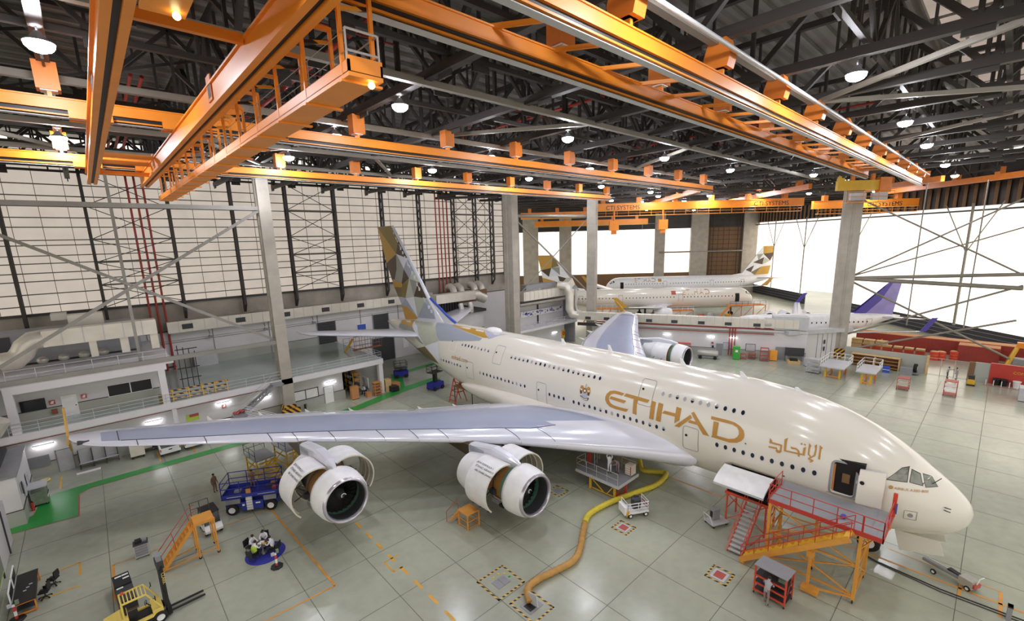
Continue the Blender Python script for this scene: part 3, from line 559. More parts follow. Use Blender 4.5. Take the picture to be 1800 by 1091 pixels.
for i, (d, s, h) in enumerate(((118, 21.5, 4.2), (118, 33.6, 4.4))):
    p = B2(d, s, 23.0); t = thing('hanging_hoist', ('orange hoist block hanging before the bright far door, left one', 'orange hoist block with a small cage before the bright far door, right one')[i], 'hoist', p, -pi/4)
    G().box(-1.1, -.7, .2, 1.1, .7, 2.6, ORANGE).box(-.6, -.5, -.7, .6, .5, .2, ORANGED).obj('hoist_body', t); G().cyl((0, 0, 2.6), (0, 0, 7.4), .25, ORANGED, 8).obj('mast', t)
    if i: G().rail([(-5, 0, -.9), (-1, 0, -.9)], 2.6, TUBEG, .05, 4, 0, 4).obj('cage_rail', t)
for i, (d0, s, d1) in enumerate(((84, 30, 118), (84, 49, 120), (78, 66, 96), (60, 75, 101))):
    a, b = Vector(B2(d0, s, 28.9)), Vector(B2(d1, s, 28.9)); L = (b-a).length; t = thing('crane_runway', ('slanting orange rail over the left half of the second bay', 'slanting orange rail over the middle of the second bay', 'short slanting orange rail beside the yellow transfer beam', 'orange rail running to the upper right edge before the bright doors')[i], 'crane rail', a, pi/4)
    G().box(0, -.3, 0, L, .3, .9, ORANGED).obj('beam', t)
    x = 3
    while x < L: G().box(x, -.45, .9, x+.8, .45, 2.0, ORANGED).obj('hanger_bracket', t); x += 7.5
# ================================================================== THE BIG AIRLINER  (x aft of the nose tip, y to starboard, z up)
ST = [(0, 4.4, 4.55, .05), (.12, 3.88, 4.98, .56), (.4, 3.45, 5.38, 1.0), (1, 2.98, 5.95, 1.55), (2, 2.6, 6.72, 2.12), (3, 2.38, 7.48, 2.56), (4.5, 2.18, 8.42, 2.98), (6, 2.1, 9.12, 3.25), (8, 2.05, 9.76, 3.45), (10.5, 2.05, 10.18, 3.55), (14, 2.05, 10.42, 3.57), (20, 2.05, 10.45, 3.57), (44, 2.05, 10.45, 3.57), (47, 2.2, 10.45, 3.52), (50, 2.75, 10.42, 3.4), (54, 3.75, 10.3, 3.05), (58, 4.85, 10.1, 2.55), (62, 6.0, 9.85, 1.95), (66, 7.15, 9.55, 1.25), (69, 8.0, 9.2, .65), (70.4, 8.4, 8.95, .3)]
def herm(p0, p1, p2, p3, x0, x1, x2, x3, x):
    d1 = (p2-p0)/(x2-x0); d2 = (p3-p1)/(x3-x1); h = x2-x1; t = (x-x1)/h
    return (2*t**3-3*t**2+1)*p1+(t**3-2*t**2+t)*h*d1+(3*t**2-2*t**3)*p2+(t**3-t**2)*h*d2
def sec(a, ST=ST):
    n = len(ST); a = min(max(a, 0), ST[-1][0]); i = 0
    while i < n-2 and a > ST[i+1][0]: i += 1
    q = [ST[max(i-1, 0)], ST[i], ST[i+1], ST[min(i+2, n-1)]]; x = [s[0] for s in q]
    if i == 0: x[0] = -ST[1][0]; q[0] = (x[0], 2*ST[0][1]-ST[1][1]+.3, 2*ST[0][2]-ST[1][2]-.3, -.5)
    if i == n-2: x[3] = x[2]+1
    return [herm(*[s[k] for s in q], *x, a) for k in (1, 2, 3)]
KC, EU, EL = .455, 2.12, 2.05
def ring(a, n, ST=ST, kc=KC):
    zb, zt, w = sec(a, ST); zc = zb+(zt-zb)*kc; o = []
    for j in range(n):
        th = 2*pi*j/n; c, s = cos(th), sin(th); e, h = (EU, zt-zc) if s >= 0 else (EL, zc-zb)
        o.append((a, w*math.copysign(abs(c)**(2/e), c), zc+h*math.copysign(abs(s)**(2/e), s)))
    return o
def hw(a, z, ST=ST, kc=KC):
    zb, zt, w = sec(a, ST); zc = zb+(zt-zb)*kc; e, h = (EU, zt-zc) if z >= zc else (EL, zc-zb)
    t = min(1, abs(z-zc)/max(h, 1e-4)); return w*(1-t**e)**(1/e)
def normal(a, z):
    d = .08; ya = (hw(a+d, z)-hw(a-d, z))/(2*d); yz = (hw(a, z+d)-hw(a, z-d))/(2*d); v = Vector((-ya, 1, -yz)); return v.normalized()
def skin_poly(g, poly, m, off=.02, cell=.5, side=1, fn=None):
    """a flat (a,z) polygon laid on the fuselage side"""
    bm = bmesh.new(); vs = [bm.verts.new((a, 0, z)) for a, z in poly]
    tr = tessellate_polygon([[Vector((a, z, 0)) for a, z in poly]])
    for t in tr:
        try: bm.faces.new([vs[i] for i in t])
        except ValueError: pass
    for ax in (0, 2):
        lo = min(p[0 if ax == 0 else 1] for p in poly); hi = max(p[0 if ax == 0 else 1] for p in poly); v = math.floor(lo/cell)*cell+cell
        while v < hi:
            co = [0, 0, 0]; no = [0, 0, 0]; co[ax] = v; no[ax] = 1
            bmesh.ops.bisect_plane(bm, geom=bm.verts[:]+bm.edges[:]+bm.faces[:], plane_co=co, plane_no=no); v += cell
    bm.verts.ensure_lookup_table(); bm.verts.index_update(); f = fn or hw
    P = [(v.co.x, side*(f(v.co.x, v.co.z)+off), v.co.z) for v in bm.verts]; F = []
    for fc in bm.faces:
        ids = [v.index for v in fc.verts]; pa, pb, pc = (Vector(P[i]) for i in ids[:3])
        if (pb-pa).cross(pc-pa).y*side < 0: ids.reverse()
        F.append(ids)
    g.add(P, F, m); bm.free()
PLANE = thing('airliner', 'huge cream four engine double deck airliner with a faceted gold and brown tail', 'airplane', (36.898, -.602, 0), radians(90.59))
# fuselage shell, with the forward door and the cargo door cut open
g = G(); st = [0, .03, .07, .12, .2, .3, .42, .6, .8, 1.05, 1.35, 1.7, 2.1, 2.5, 3]+[3+.75*i for i in range(1, 91)]; st = [a for a in st if a < 70.3]+[70.4]
g.loft([ring(a, 72) for a in st], CREAM, caps=True); fus = g.obj('fuselage', PLANE)
def cutter(fn): c = G(); fn(c); return c.obj('cut', PLANE)
def boolean(o, cut):
    for q in (o, cut):
        bm = bmesh.new(); bm.from_mesh(q.data); bmesh.ops.remove_doubles(bm, verts=bm.verts, dist=1e-5); bmesh.ops.recalc_face_normals(bm, faces=bm.faces); bm.to_mesh(q.data); bm.free()
    md = o.modifiers.new('b', 'BOOLEAN'); md.operation = 'DIFFERENCE'; md.object = cut; md.solver = 'EXACT'
    dg = bpy.context.evaluated_depsgraph_get(); me = bpy.data.meshes.new_from_object(o.evaluated_get(dg)); o.modifiers.clear(); old = o.data; o.data = me; bpy.data.meshes.remove(old); bpy.data.objects.remove(cut)
def rrect(a0, a1, z0, z1, r, n=5):
    o = []
    for cx, cz, t0 in ((a1-r, z1-r, 0), (a0+r, z1-r, 90), (a0+r, z0+r, 180), (a1-r, z0+r, 270)):
        for i in range(n+1): t = radians(t0+90*i/n); o.append((cx+r*cos(t), cz+r*sin(t)))
    return o
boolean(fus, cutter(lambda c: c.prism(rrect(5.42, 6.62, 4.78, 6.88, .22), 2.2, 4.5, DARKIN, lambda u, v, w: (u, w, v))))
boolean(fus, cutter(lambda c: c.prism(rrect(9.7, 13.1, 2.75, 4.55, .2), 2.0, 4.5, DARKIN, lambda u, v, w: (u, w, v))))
for p in fus.data.polygons: p.use_smooth = True
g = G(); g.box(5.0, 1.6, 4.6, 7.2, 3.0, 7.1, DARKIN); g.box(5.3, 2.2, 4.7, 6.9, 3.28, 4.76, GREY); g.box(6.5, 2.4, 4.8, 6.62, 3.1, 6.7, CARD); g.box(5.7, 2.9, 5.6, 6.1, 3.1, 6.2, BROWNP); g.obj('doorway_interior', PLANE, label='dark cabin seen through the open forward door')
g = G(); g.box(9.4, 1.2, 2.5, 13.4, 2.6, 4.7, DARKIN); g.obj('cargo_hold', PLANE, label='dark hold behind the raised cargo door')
def frame(a0, a1, z0, z1, r, w, m, name, off=.015):
    def dense(P):
        o = []
        for i, p in enumerate(P):
            q = P[(i+1) % len(P)]; k = 10 if i % 5 == 4 else 1; o += [(p[0]+(q[0]-p[0])*j/k, p[1]+(q[1]-p[1])*j/k) for j in range(k)]
        return o
    ou = dense(rrect(a0, a1, z0, z1, r, 4)); inn = dense(rrect(a0+w, a1-w, z0+w, z1-w, max(.02, r-w), 4)); g = G(); n = len(ou); vs = [(a, hw(a, z)+off, z) for a, z in ou+inn]
    g.add(vs, [(i, (i+1) % n, n+(i+1) % n, n+i) for i in range(n)], m); return g.obj(name, PLANE)
frame(5.3, 6.74, 4.66, 7.0, .3, .13, GREY, 'door_surround')
# the open door, swung forward along the hull
g = G(); n = 8; a0, a1 = 3.95, 5.2
ri = [[(a0+(a1-a0)*i/n, hw(a0+(a1-a0)*i/n, z)+o, z) for z in [4.74+.24*k for k in range(10)]] for o in (.42, .56) for i in range(n+1)]
for k in (0, 1): rr = ri[k*(n+1):(k+1)*(n+1)]; g.loft(rr if k else rr[::-1], CREAM, closed=False, caps=False, smooth=True)
e0 = [(a0, hw(a0, z)+.42, z) for z in (4.74, 6.9)]; 
for a in (a0, a1): g.add([(a, hw(a, 4.74)+.42, 4.74), (a, hw(a, 4.74)+.56, 4.74), (a, hw(a, 6.9)+.56, 6.9), (a, hw(a, 6.9)+.42, 6.9)], [(0, 1, 2, 3)], LGREY)
for z in (4.74, 6.9): g.add([(a0, hw(a0, z)+.42, z), (a1, hw(a1, z)+.42, z), (a1, hw(a1, z)+.56, z), (a0, hw(a0, z)+.56, z)], [(0, 1, 2, 3)], LGREY)
d = g.obj('open_door', PLANE); G().cyl((5.0, hw(5, 6.1)+.55, 6.15), (5.0, hw(5, 6.1)+.6, 6.15), .12, GLASS, 14).obj('door_window', d); G().bar((5.3, hw(5.3, 5.9), 5.9), (5.0, hw(5, 5.9)+.5, 5.9), .12, .2, LGREY).obj('hinge_arm', d)
# raised cargo door
g = G(); P = []
for i in range(9):
    t = radians(-8-62*i/8); P.append((3.6+2.45*sin(-t)*1.0, 4.55+.75*(cos(t)-1)-.15*i/8))
ro = [[(a, y, z) for y, z in P] for a in (9.75, 13.1)]; r2 = [[(a, y, z+.16) for y, z in P] for a in (9.75, 13.1)]
g.loft(r2, WHITE, closed=False, caps=False); g.loft(ro[::-1], CREAM, closed=False, caps=False)
for k in (0, 1): n = len(P); g.add(ro[k]+r2[k], [(i, i+1, n+i+1, n+i) for i in range(n-1)], LGREY)
g.add([ro[0][-1], ro[1][-1], r2[1][-1], r2[0][-1]], [(0, 1, 2, 3)], LGREY); g.obj('cargo_door', PLANE, label='white cargo door raised over the red stair')
# closed doors
for a0, a1, z0, z1, m in ((15.35, 16.65, 4.62, 6.62, GREY), (31.45, 32.85, 4.6, 6.85, GREY), (43.55, 45.05, 4.75, 6.95, GREY), (19.6, 20.95, 7.3, 9.42, GREY), (38.7, 40.2, 7.5, 9.5, GREY), (47.5, 48.95, 7.6, 9.6, SIGNW)):
    o = frame(a0, a1, z0, z1, .22, .045, m, 'cabin_door'); za = z0+(z1-z0)*.62; n = normal(a1-.3, za); c = Vector((a1-.3, hw(a1-.3, za)+.01, za)); G().cyl(c, c+n*.02, .11, GLASS, 10).obj('door_window', o)
# cabin windows: an oval pane in a pale ring
def window(a, z, shade):
    g = G(); N = 14; ov = [(.13*cos(2*pi*i/N), .185*sin(2*pi*i/N)) for i in range(N)]; rg = [(u*1.38, v*1.3) for u, v in ov]
    n = normal(a, z); t = Vector((1, -0, 0)); t = (t-n*t.dot(n)).normalized(); up = n.cross(t)*-1; c = Vector((a, hw(a, z), z))
    if up.z < 0: up = -up
    f = lambda pts, o: [c+t*u+up*v+n*o for u, v in pts]
    g.add(f(rg, .012)+f(ov, .02), [(i, N+i, N+(i+1) % N, (i+1) % N) for i in range(N)], LEDGE)
    g.add(f(ov, .015), [tuple(range(N-1, -1, -1))], SHUT if shade else GLASS)
    if shade and random.random() < .6: g.add(f([(u, v) for u, v in ov if v < .03], .017), [tuple(range(len([1 for u, v in ov if v < .03])-1, -1, -1))], GLASS)
    g.obj('cabin_window', PLANE)
SP = .635
for a0, n, sh in ((7.557, 11, .0), (18.3, 16, .2)):
    for i in range(n): window(a0+SP*i, 5.82, random.random() < sh)
for i in range(4): window(29.1+SP*i, 5.85, False)
for i in range(13): window(34.6+SP*i, 5.95, random.random() < .5)
for i in range(10): window(46.2+SP*i, 6.1, random.random() < .5)
for i in range(11): window(12.45+SP*i, 8.6, i > 2)
for i in range(20): window(25.19+SP*i, 8.62, random.random() < .75)
for i in range(9): window(41.3+SP*i, 8.7, random.random() < .7)
# cockpit glazing
def glaze(pts, side=1):
    g = G(); skin_poly(g, pts, WGLASS, .03, .25, side); cx = sum(p[0] for p in pts)/len(pts); cz = sum(p[1] for p in pts)/len(pts)
    skin_poly(g, [(cx+(a-cx)*1.1, cz+(z-cz)*1.12) for a, z in pts], BLACK, .015, .25, side); return g.obj('cockpit_window', PLANE)
for s in (1, -1):
    glaze([(3.95, 6.42), (3.4, 7.06), (3.1, 7.12), (3.05, 6.42)], s); glaze([(2.92, 6.42), (2.94, 7.0), (2.55, 6.8), (2.35, 6.28)], s)
    glaze([(2.42, 6.78), (2.05, 6.62), (1.72, 6.22), (2.2, 6.2)], s)
# ---------------------------------------------------------------- lettering and emblem
ETI = [[(22.32, 7.9), (22.84, 7.93), (23.35, 7.93), (23.8, 7.8), (24.11, 7.48), (24.21, 7.17), (24.18, 6.9), (23.99, 6.61), (23.64, 6.4), (23.11, 6.33), (21.91, 6.35), (21.71, 6.64), (22.43, 6.6), (23.13, 6.61), (23.52, 6.7), (23.76, 6.91), (23.83, 7.14), (23.78, 7.37), (23.6, 7.57), (23.29, 7.68), (22.5, 7.67)], [(23.61, 7.37), (22.02, 7.32), (22.21, 7.06), (23.76, 7.11)], [(22.15, 7.94), (19.82, 7.89), (20.01, 7.61), (22.31, 7.66)], [(21.32, 7.71), (20.97, 7.71), (20.89, 6.35), (21.26, 6.38)], [(19.63, 7.88), (19.23, 7.86), (19.26, 6.36), (19.65, 6.35)], [(18.99, 7.88), (18.57, 7.85), (18.61, 6.33), (19.03, 6.34)], [(18.39, 7.36), (17.34, 7.37), (17.38, 7.12), (18.55, 7.1)], [(17.41, 7.91), (16.98, 7.87), (17.02, 6.92), (17.4, 6.56)], [(16.18, 7.58), (16.02, 7.37), (16.98, 6.35), (17.38, 6.34)], [(16.15, 7.73), (15.94, 7.86), (14.53, 6.32), (15.01, 6.32)], [(16.16, 7.17), (15.64, 7.14), (15.49, 6.94), (16.3, 6.95)], [(14.58, 7.87), (13.34, 7.88), (12.84, 7.84), (12.45, 7.68), (12.17, 7.45), (12.06, 7.18), (12.07, 6.91), (12.22, 6.65), (12.49, 6.44), (13.0, 6.29), (14.38, 6.32), (14.3, 6.49), (13.95, 6.53), (13.1, 6.54), (12.7, 6.68), (12.51, 6.88), (12.43, 7.11), (12.48, 7.36), (12.64, 7.55), (12.96, 7.66), (13.64, 7.65), (14.56, 7.65)], [(14.34, 7.55), (13.95, 7.55), (13.97, 6.5), (14.31, 6.42)]]
ARA = [[(7.51, 7.67), (7.32, 7.55), (7.38, 7.44), (7.35, 6.78), (7.47, 6.81), (7.48, 7.41)], [(7.78, 7.57), (7.66, 7.69), (7.62, 7.38), (7.63, 6.96), (7.95, 6.64), (8.04, 6.67), (7.91, 6.81), (8.07, 6.94), (8.09, 7.48), (8.1, 7.67), (7.95, 7.52), (7.99, 7.38), (7.97, 6.97), (7.85, 6.85), (7.73, 6.98), (7.71, 7.38)], [(8.0, 6.6), (7.83, 6.7), (7.67, 6.62), (7.84, 6.44), (7.91, 6.49), (7.81, 6.59)], [(8.58, 7.51), (8.51, 7.58), (8.42, 7.51), (8.49, 7.44)], [(8.38, 7.52), (8.33, 7.57), (8.24, 7.5), (8.3, 7.44)], [(8.36, 7.28), (8.22, 7.39), (8.21, 6.8), (8.7, 6.78), (9.44, 6.75), (9.52, 7.55), (9.32, 7.7), (9.35, 7.5), (9.32, 6.86), (8.67, 6.88), (8.35, 6.89)], [(9.1, 7.16), (8.75, 7.17), (8.56, 7.05), (8.52, 6.94), (8.49, 6.64), (8.59, 6.66), (8.65, 7.0), (8.78, 7.06), (9.02, 7.04)], [(10.39, 7.4), (10.23, 7.24), (10.28, 7.17), (9.59, 7.15), (9.58, 6.65), (9.67, 6.55), (9.81, 6.52), (9.94, 6.62), (9.91, 6.76), (10.4, 6.73), (10.41, 6.84), (9.88, 6.88), (9.85, 6.73), (9.69, 6.7), (9.7, 7.04), (10.39, 7.05)]]
FINF = [ (FGOLD, [(71.88, 24.46), (66.1, 19.94), (69.7, 18.4)]), (FOLIVE, [(71.88, 24.46), (66.91, 24.26), (64.93, 21.9), (66.1, 19.94)]), (FDARK, [(64.93, 21.9), (62.63, 19.31), (66.1, 19.94)]), (FWHITE, [(65.95, 19.94), (62.38, 19.17), (63.97, 17.7)]), (FDARK, [(69.7, 18.4), (66.11, 19.87), (66.38, 17.49), (67.32, 15.88), (68.72, 15.74)]), (FGREY, [(66.02, 19.87), (63.97, 17.7), (65.01, 15.45), (67.47, 15.49), (66.38, 17.49)]), (FGOLD, [(67.47, 15.49), (65.01, 15.45), (65.27, 14.69), (68.13, 14.61), (68.72, 15.74), (67.32, 15.88)]), (FDARK, [(63.98, 17.63), (62.5, 16.23), (64.97, 15.16), (65.01, 15.45)]), (FSLATE, [(62.38, 19.17), (60.99, 17.43), (62.5, 16.23), (63.97, 17.7)]), (FPALE, [(60.99, 17.43), (59.6, 15.92), (62.37, 16.16)]), (FGREY, [(62.37, 16.16), (59.61, 15.85), (61.49, 13.53)]), (FPALE, [(62.37, 16.16), (61.49, 13.53), (64.2, 13.04)]), (FDARK, [(59.61, 15.85), (57.72, 13.51), (61.49, 13.53)]), (FOLIVE, [(64.97, 15.16), (62.51, 16.18), (64.28, 13.08), (65.43, 13.17), (65.27, 14.69)]), (FBROWN, [(68.13, 14.61), (65.27, 14.69), (65.43, 13.17), (67.14, 13.05)]), (FWHITE, [(64.2, 13.04), (61.5, 13.48), (60.95, 10.35)]), (FPALE, [(61.5, 13.48), (57.73, 13.47), (60.95, 10.35)]), (FSLATE, [(57.73, 13.47), (56.19, 11.75), (55.7, 10.69), (60.96, 10.31)]), (FLILAC, [(67.14, 13.05), (65.43, 13.17), (64.29, 13.05), (66.57, 11.86)]), (FSLATE, [(64.29, 13.05), (60.95, 10.35), (63.97, 11.63), (65.98, 11.84), (66.57, 11.86)]), (FGOLD, [(65.98, 11.84), (63.97, 11.63), (60.95, 10.35), (61.13, 10.04), (65.29, 9.44)]) ]
FUSF = [ (FSLATE, [(51.68, 10.68), (43.45, 9.79), (43.64, 9.51), (51.5, 8.47), (52.15, 8.77), (53.54, 9.55), (54.79, 10.07), (55.49, 10.4)]), (FGOLD, [(51.68, 10.75), (47.48, 10.95), (44.6, 10.85), (42.51, 9.94), (43.36, 9.85)]), (FLILAC, [(44.5, 10.86), (40.2, 10.84), (40.86, 10.4), (41.51, 10.18), (42.32, 9.82)]), (FPALE, [(61.25, 10.01), (56.48, 10.2), (53.74, 9.75), (51.63, 8.45), (55.09, 7.26), (57.35, 8.42), (58.75, 9.38)]), (FWHITE, [(61.29, 10.07), (60.18, 9.21), (55.35, 7.33), (55.09, 7.26), (57.35, 8.42), (58.75, 9.38)]), (FWHITE, [(55.02, 7.25), (51.6, 8.4), (50.99, 6.43), (51.43, 5.32), (52.86, 6.25)]), (FBROWN, [(55.23, 7.11), (53.02, 6.16), (51.67, 5.26), (58.77, 3.33), (60.54, 4.15)]), (FGREY, [(60.18, 9.21), (55.35, 7.33), (56.82, 7.43), (60.55, 8.57), (64.75, 8.49), (64.92, 9.1)]), (FGOLD, [(65.07, 9.57), (61.36, 10.06), (60.18, 9.21), (64.63, 9.14)]) ]

def lettering(polys, m, name, off=.03):
    g = G()
    for p in polys: skin_poly(g, p, m, off, .25)
    return g.obj(name, PLANE)
lettering(ETI, GOLD, 'airline_lettering'); lettering(ARA, GOLD, 'arabic_lettering')
def side_text(txt, a, z, size, m, name, slope=0.0, fn=None, off=.03, space=1.0):
    vs, fs = text_polys(txt, size, space=space); g = G(); P = []
    for u, v, w in vs: aa = a-u; zz = z+v+slope*u; P.append((aa, hw(aa, zz)+off, zz))
    g.add(P, [tuple(reversed(f)) if False else f for f in fs], m); return g.obj(name, PLANE)
side_text('etihad.com', 48.15, 6.72, .78, GOLD, 'web_lettering'); side_text('A6-APE', 55.5, 8.72, .55, FDARK, 'registration'); side_text('AIRBUS A380-800', 3.55, 5.92, .2, GOLD, 'type_lettering')
g = G(); skin_poly(g, [(3.7+.11*cos(2*pi*i/14), 6.0+.11*sin(2*pi*i/14)) for i in range(14)], GOLD, .03, .25); g.obj('type_emblem', PLANE)
# round national emblem: spread wings, shield disc, striped tail and a scroll
g = G(); EA, EZ = 26.55, 7.12
def em(pts, m, off): skin_poly(g, [(EA-u, EZ+v) for u, v in pts], m, off, .25)
for s in (-1, 1): em([(s*.1, .3), (s*.3, .55), (s*.55, .5), (s*.62, .1), (s*.5, -.25), (s*.3, -.1), (s*.2, .15)][::s], GOLD, .03); em([(s*.35, .0), (s*.6, .02), (s*.5, -.3), (s*.32, -.2)][::s], FDARK, .035); em([(s*.3, .2), (s*.56, .24), (s*.56, .14), (s*.32, .1)][::s], SIGNW, .04)
em([(-.1, .4), (0, .78), (.16, .74), (.12, .4)], FPALE, .035); em([(.24*cos(2*pi*i/16), .12+.26*sin(2*pi*i/16)) for i in range(16)], GOLD, .04); em([(.18*cos(2*pi*i/16), .12+.2*sin(2*pi*i/16)) for i in range(16)], FDARK, .045); em([(-.1, .02), (.1, .02), (.1, .22), (-.1, .22)], SIGNW, .05)
em([(-.28, -.1), (.28, -.1), (.36, -.5), (-.36, -.5)], FLILAC, .03)
em([(-.55, -.42), (-.4, -.45), (0, -.62), (.4, -.5), (.55, -.46), (.45, -.72), (.1, -.8), (-.3, -.72)], FDARK, .035); em([(-.4, -.54), (0, -.68), (.4, -.58), (.36, -.68), (.05, -.75), (-.3, -.66)], SIGNW, .04); g.obj('emblem', PLANE)
# livery facets on the rear hull
def clampz(p): return [(a, max(sec(a)[0]+.03, min(sec(a)[1]-.03, z))) for a, z in p]
for s in (1, -1):
    g = G()
    for m, p in FUSF: skin_poly(g, clampz(p), m, .035, .25, s)
    g.obj('livery_facets', PLANE)
# belly fairing
g = G(); rings = []
for i in range(25):
    t = i/24; a = 16.5+30*t; k = max(0.0, sin(pi*t))**.55; n = 40; rg = []
    w = 3.3+.85*k; zc = 3.6; zb = 2.35-.95*k; zt = 3.7+1.5*k
    for j in range(n): th = 2*pi*j/n; c, s2 = cos(th), sin(th); rg.append((a, w*math.copysign(abs(c)**.75, c), zc+((zt-zc) if s2 > 0 else (zc-zb))*math.copysign(abs(s2)**.85, s2)))
    rings.append(rg)
g.loft(rings, CREAM); g.obj('belly_fairing', PLANE)
# ---------------------------------------------------------------- wings
WL = [(3.0, 15.6), (4.3, 17.64), (5.5, 19.56), (7.5, 22.15), (9.9, 25.1), (12.1, 27.6), (15.8, 30.75), (21.4, 35.07), (28.6, 40.2), (33.8, 43.4), (37.2, 45.55), (38.4, 46.7), (39.1, 47.9), (39.5, 49.2)]
WT = [(3.0, 38.4), (14, 41.7), (21.5, 46), (26.7, 47.8), (33, 49.4), (37.2, 50.55), (39.5, 50.4)]
def interp(T, b):
    for (x0, y0), (x1, y1) in zip(T[:-1], T[1:]):
        if b <= x1: return y0+(y1-y0)*(b-x0)/(x1-x0)
    return T[-1][1]
def wing_pt(b, c, up, ex=0.0):
    le, te = interp(WL, b), interp(WT, b); ch = te-le; f = min(1, max(0, (b-3)/36.5)); tr = .135-.04*min(1, f*2)-.02*f
    y = 5*tr*(.2969*sqrt(max(c, 0))-.126*c-.3516*c*c+.2843*c**3-.1036*c**4)*ch; zl = 3.3+.1*b; zt = zl-(.55*(1-f)+.05); zm = zl+(zt-zl)*c+.012*ch*sin(pi*c)
    return (le+ch*c, b, zm+(y*1.1+ex if up else -y*.85-ex))
CS = [0, .004, .012, .03, .06, .1, .15, .2, .28, .36, .45, .55, .65, .73, .8, .88, .95, 1]
def make_wing(s, name_label):
    g = G(); bs = [3+1.25*i for i in range(28)]+[37.6, 38.1, 38.5, 38.9, 39.2, 39.45]; mi = []
    bands = ((0, 1.0, LEDGE),)
    for up in (1, 0):
        rows = [[wing_pt(b, c, up) for c in CS] for b in bs]; n = len(CS)
        for i in range(len(bs)-1):
            for j in range(n-1):
                q = [rows[i][j], rows[i][j+1], rows[i+1][j+1], rows[i+1][j]]; q = [(x, y*s, z) for x, y, z in q]
                if (up and s < 0) or (not up and s > 0): pass
                else: q.reverse()
                cm = (CS[j]+CS[j+1])/2; bm = bs[i]; lo = .15 if bm > 10 else .15+.2*(10-bm)/7
                m = WINGM if (up and lo < cm < .74 and 4 < bm < 36.8) else LEDGE
                g.add(q, [(0, 1, 2, 3)], m, True)
    # weld for smooth shading
    o = g.obj('wing', PLANE); bm = bmesh.new(); bm.from_mesh(o.data); bmesh.ops.remove_doubles(bm, verts=bm.verts, dist=.002); bmesh.ops.recalc_face_normals(bm, faces=bm.faces); bm.to_mesh(o.data); bm.free()
    # slats along the leading edge with dark gaps between them, and the panel seam behind
    cuts = (9.6, 11.6, 16.2, 18.2, 20.4, 23.6, 26.0, 27.6, 31.6, 35.6)
    g = G()
    for b in cuts: g.tube([(x, y*s, z) for x, y, z in [wing_pt(b+.1*(k/8)*s*0, .15*k/8, 1, .012) for k in range(9)]], .028, DGREY, 4, cap=False)
    bb = [8+.5*i for i in range(58)]; g.tube([(x, y*s, z) for x, y, z in [wing_pt(b, .152 if b > 10 else .152+.2*(10-b)/7, 1, .012) for b in bb]], .03, DGREY, 4)
    g.tube([(x, y*s, z) for x, y, z in [wing_pt(b, .742, 1, .012) for b in bb]], .022, GREY, 4); g.tube([(x, y*s, z) for x, y, z in [wing_pt(36.6-.0*k, .15+.59*k/8, 1, .012) for k in range(9)]], .03, DGREY, 4)
    g.obj('panel_seam', o)
    for b0, b1 in ((5, 13.2), (14, 21), (21.3, 26.5)):
        f = G(); f.tube([(x, y*s, z) for x, y, z in [wing_pt(b0+(b1-b0)*k/6, .995, 1, .02) for k in range(7)]], .06, LGREY, 5); f.obj('flap_edge', o)
    for b in (8.5, 12.3, 18.6, 22.3, 26.2, 30.2):
        te = interp(WT, b); z = wing_pt(b, .8, 0)[2]; f = G(); f.tube([(te-5.2, b*s, z+.1), (te-4, b*s, z-.25), (te-2, b*s, z-.45), (te-.2, b*s, z-.35), (te+1.3, b*s, z+.05)], .5, CREAM, 10, rads=[.08, .42, .5, .38, .05]); f.obj('flap_track_fairing', o)
    # tip fence
    f = G(); f.prism([(47.9, 7.15), (49.7, 7.35), (51.7, 9.1), (52.2, 9.1), (50.7, 7.2), (51.2, 5.7), (50.8, 5.7), (49.3, 6.9)], 39.42, 39.56, FGOLD, lambda u, v, w: (u, w*s, v)); f.obj('tip_fence', o)
    f = G(); f.box(47.2, 38.62*s-.35, 7.16, 47.9, 38.62*s+.35, 7.3, DGREY); f.obj('navigation_light', o)
    return o
wR = make_wing(1, ''); wL = make_wing(-1, '')
# ---------------------------------------------------------------- fin
FLE = [(9.3, 53.0), (10.8, 54.5), (11.8, 55.6), (13.46, 57.48), (15.87, 59.35), (19.31, 62.3), (24.3, 66.65)]; FTE = [(9.3, 64.9), (12.07, 65.94), (14.63, 67.82), (18.4, 69.7), (24.4, 71.9)]
def fin_y(a, z):
    le, te = interp(FLE, z), interp(FTE, z); c = min(1, max(0, (a-le)/(te-le))); T = .55-.33*(z-10)/14.5
    return T*(sqrt(c/.12) if c < .12 else 1-.93*(c-.12)/.88)
g = G(); rings = []
for i in range(20):
    z = 9.3+(24.28-9.3)*i/19; le, te = interp(FLE, z), interp(FTE, z); up = [(le+(te-le)*c, z) for c in (0, .01, .03, .07, .12, .3, .6, .85, 1)]
    rings.append([(a, fin_y(a, z), z) for a, z in up]+[(a, -fin_y(a, z), z) for a, z in up[:0:-1]])
g.loft(rings, LEDGE); FIN = g.obj('fin', PLANE)
for s in (1, -1):
    g = G()
    for m, p in FINF: skin_poly(g, [(max(interp(FLE, z)+.45, min(interp(FTE, z)-.03, a)), min(24.27, z)) for a, z in p], m, .02, .6, s, fin_y)
    g.obj('livery_facets', FIN)
g = G(); g.prism([(57.6, 13.4), (52.1, 10.45), (51, 10.2), (56.5, 10.2)], -.16, .16, LEDGE, lambda u, v, w: (u, w, v)); g.obj('dorsal_fillet', PLANE)
G().tube([(57.5, 0, 13.5), (55.6, 0, 12.5), (53.6, 0, 11.35), (51.6, 0, 10.55)], .17, BLUEB, 8).obj('dorsal_edge_tape', PLANE, label='blue strip along the foot of the fin')
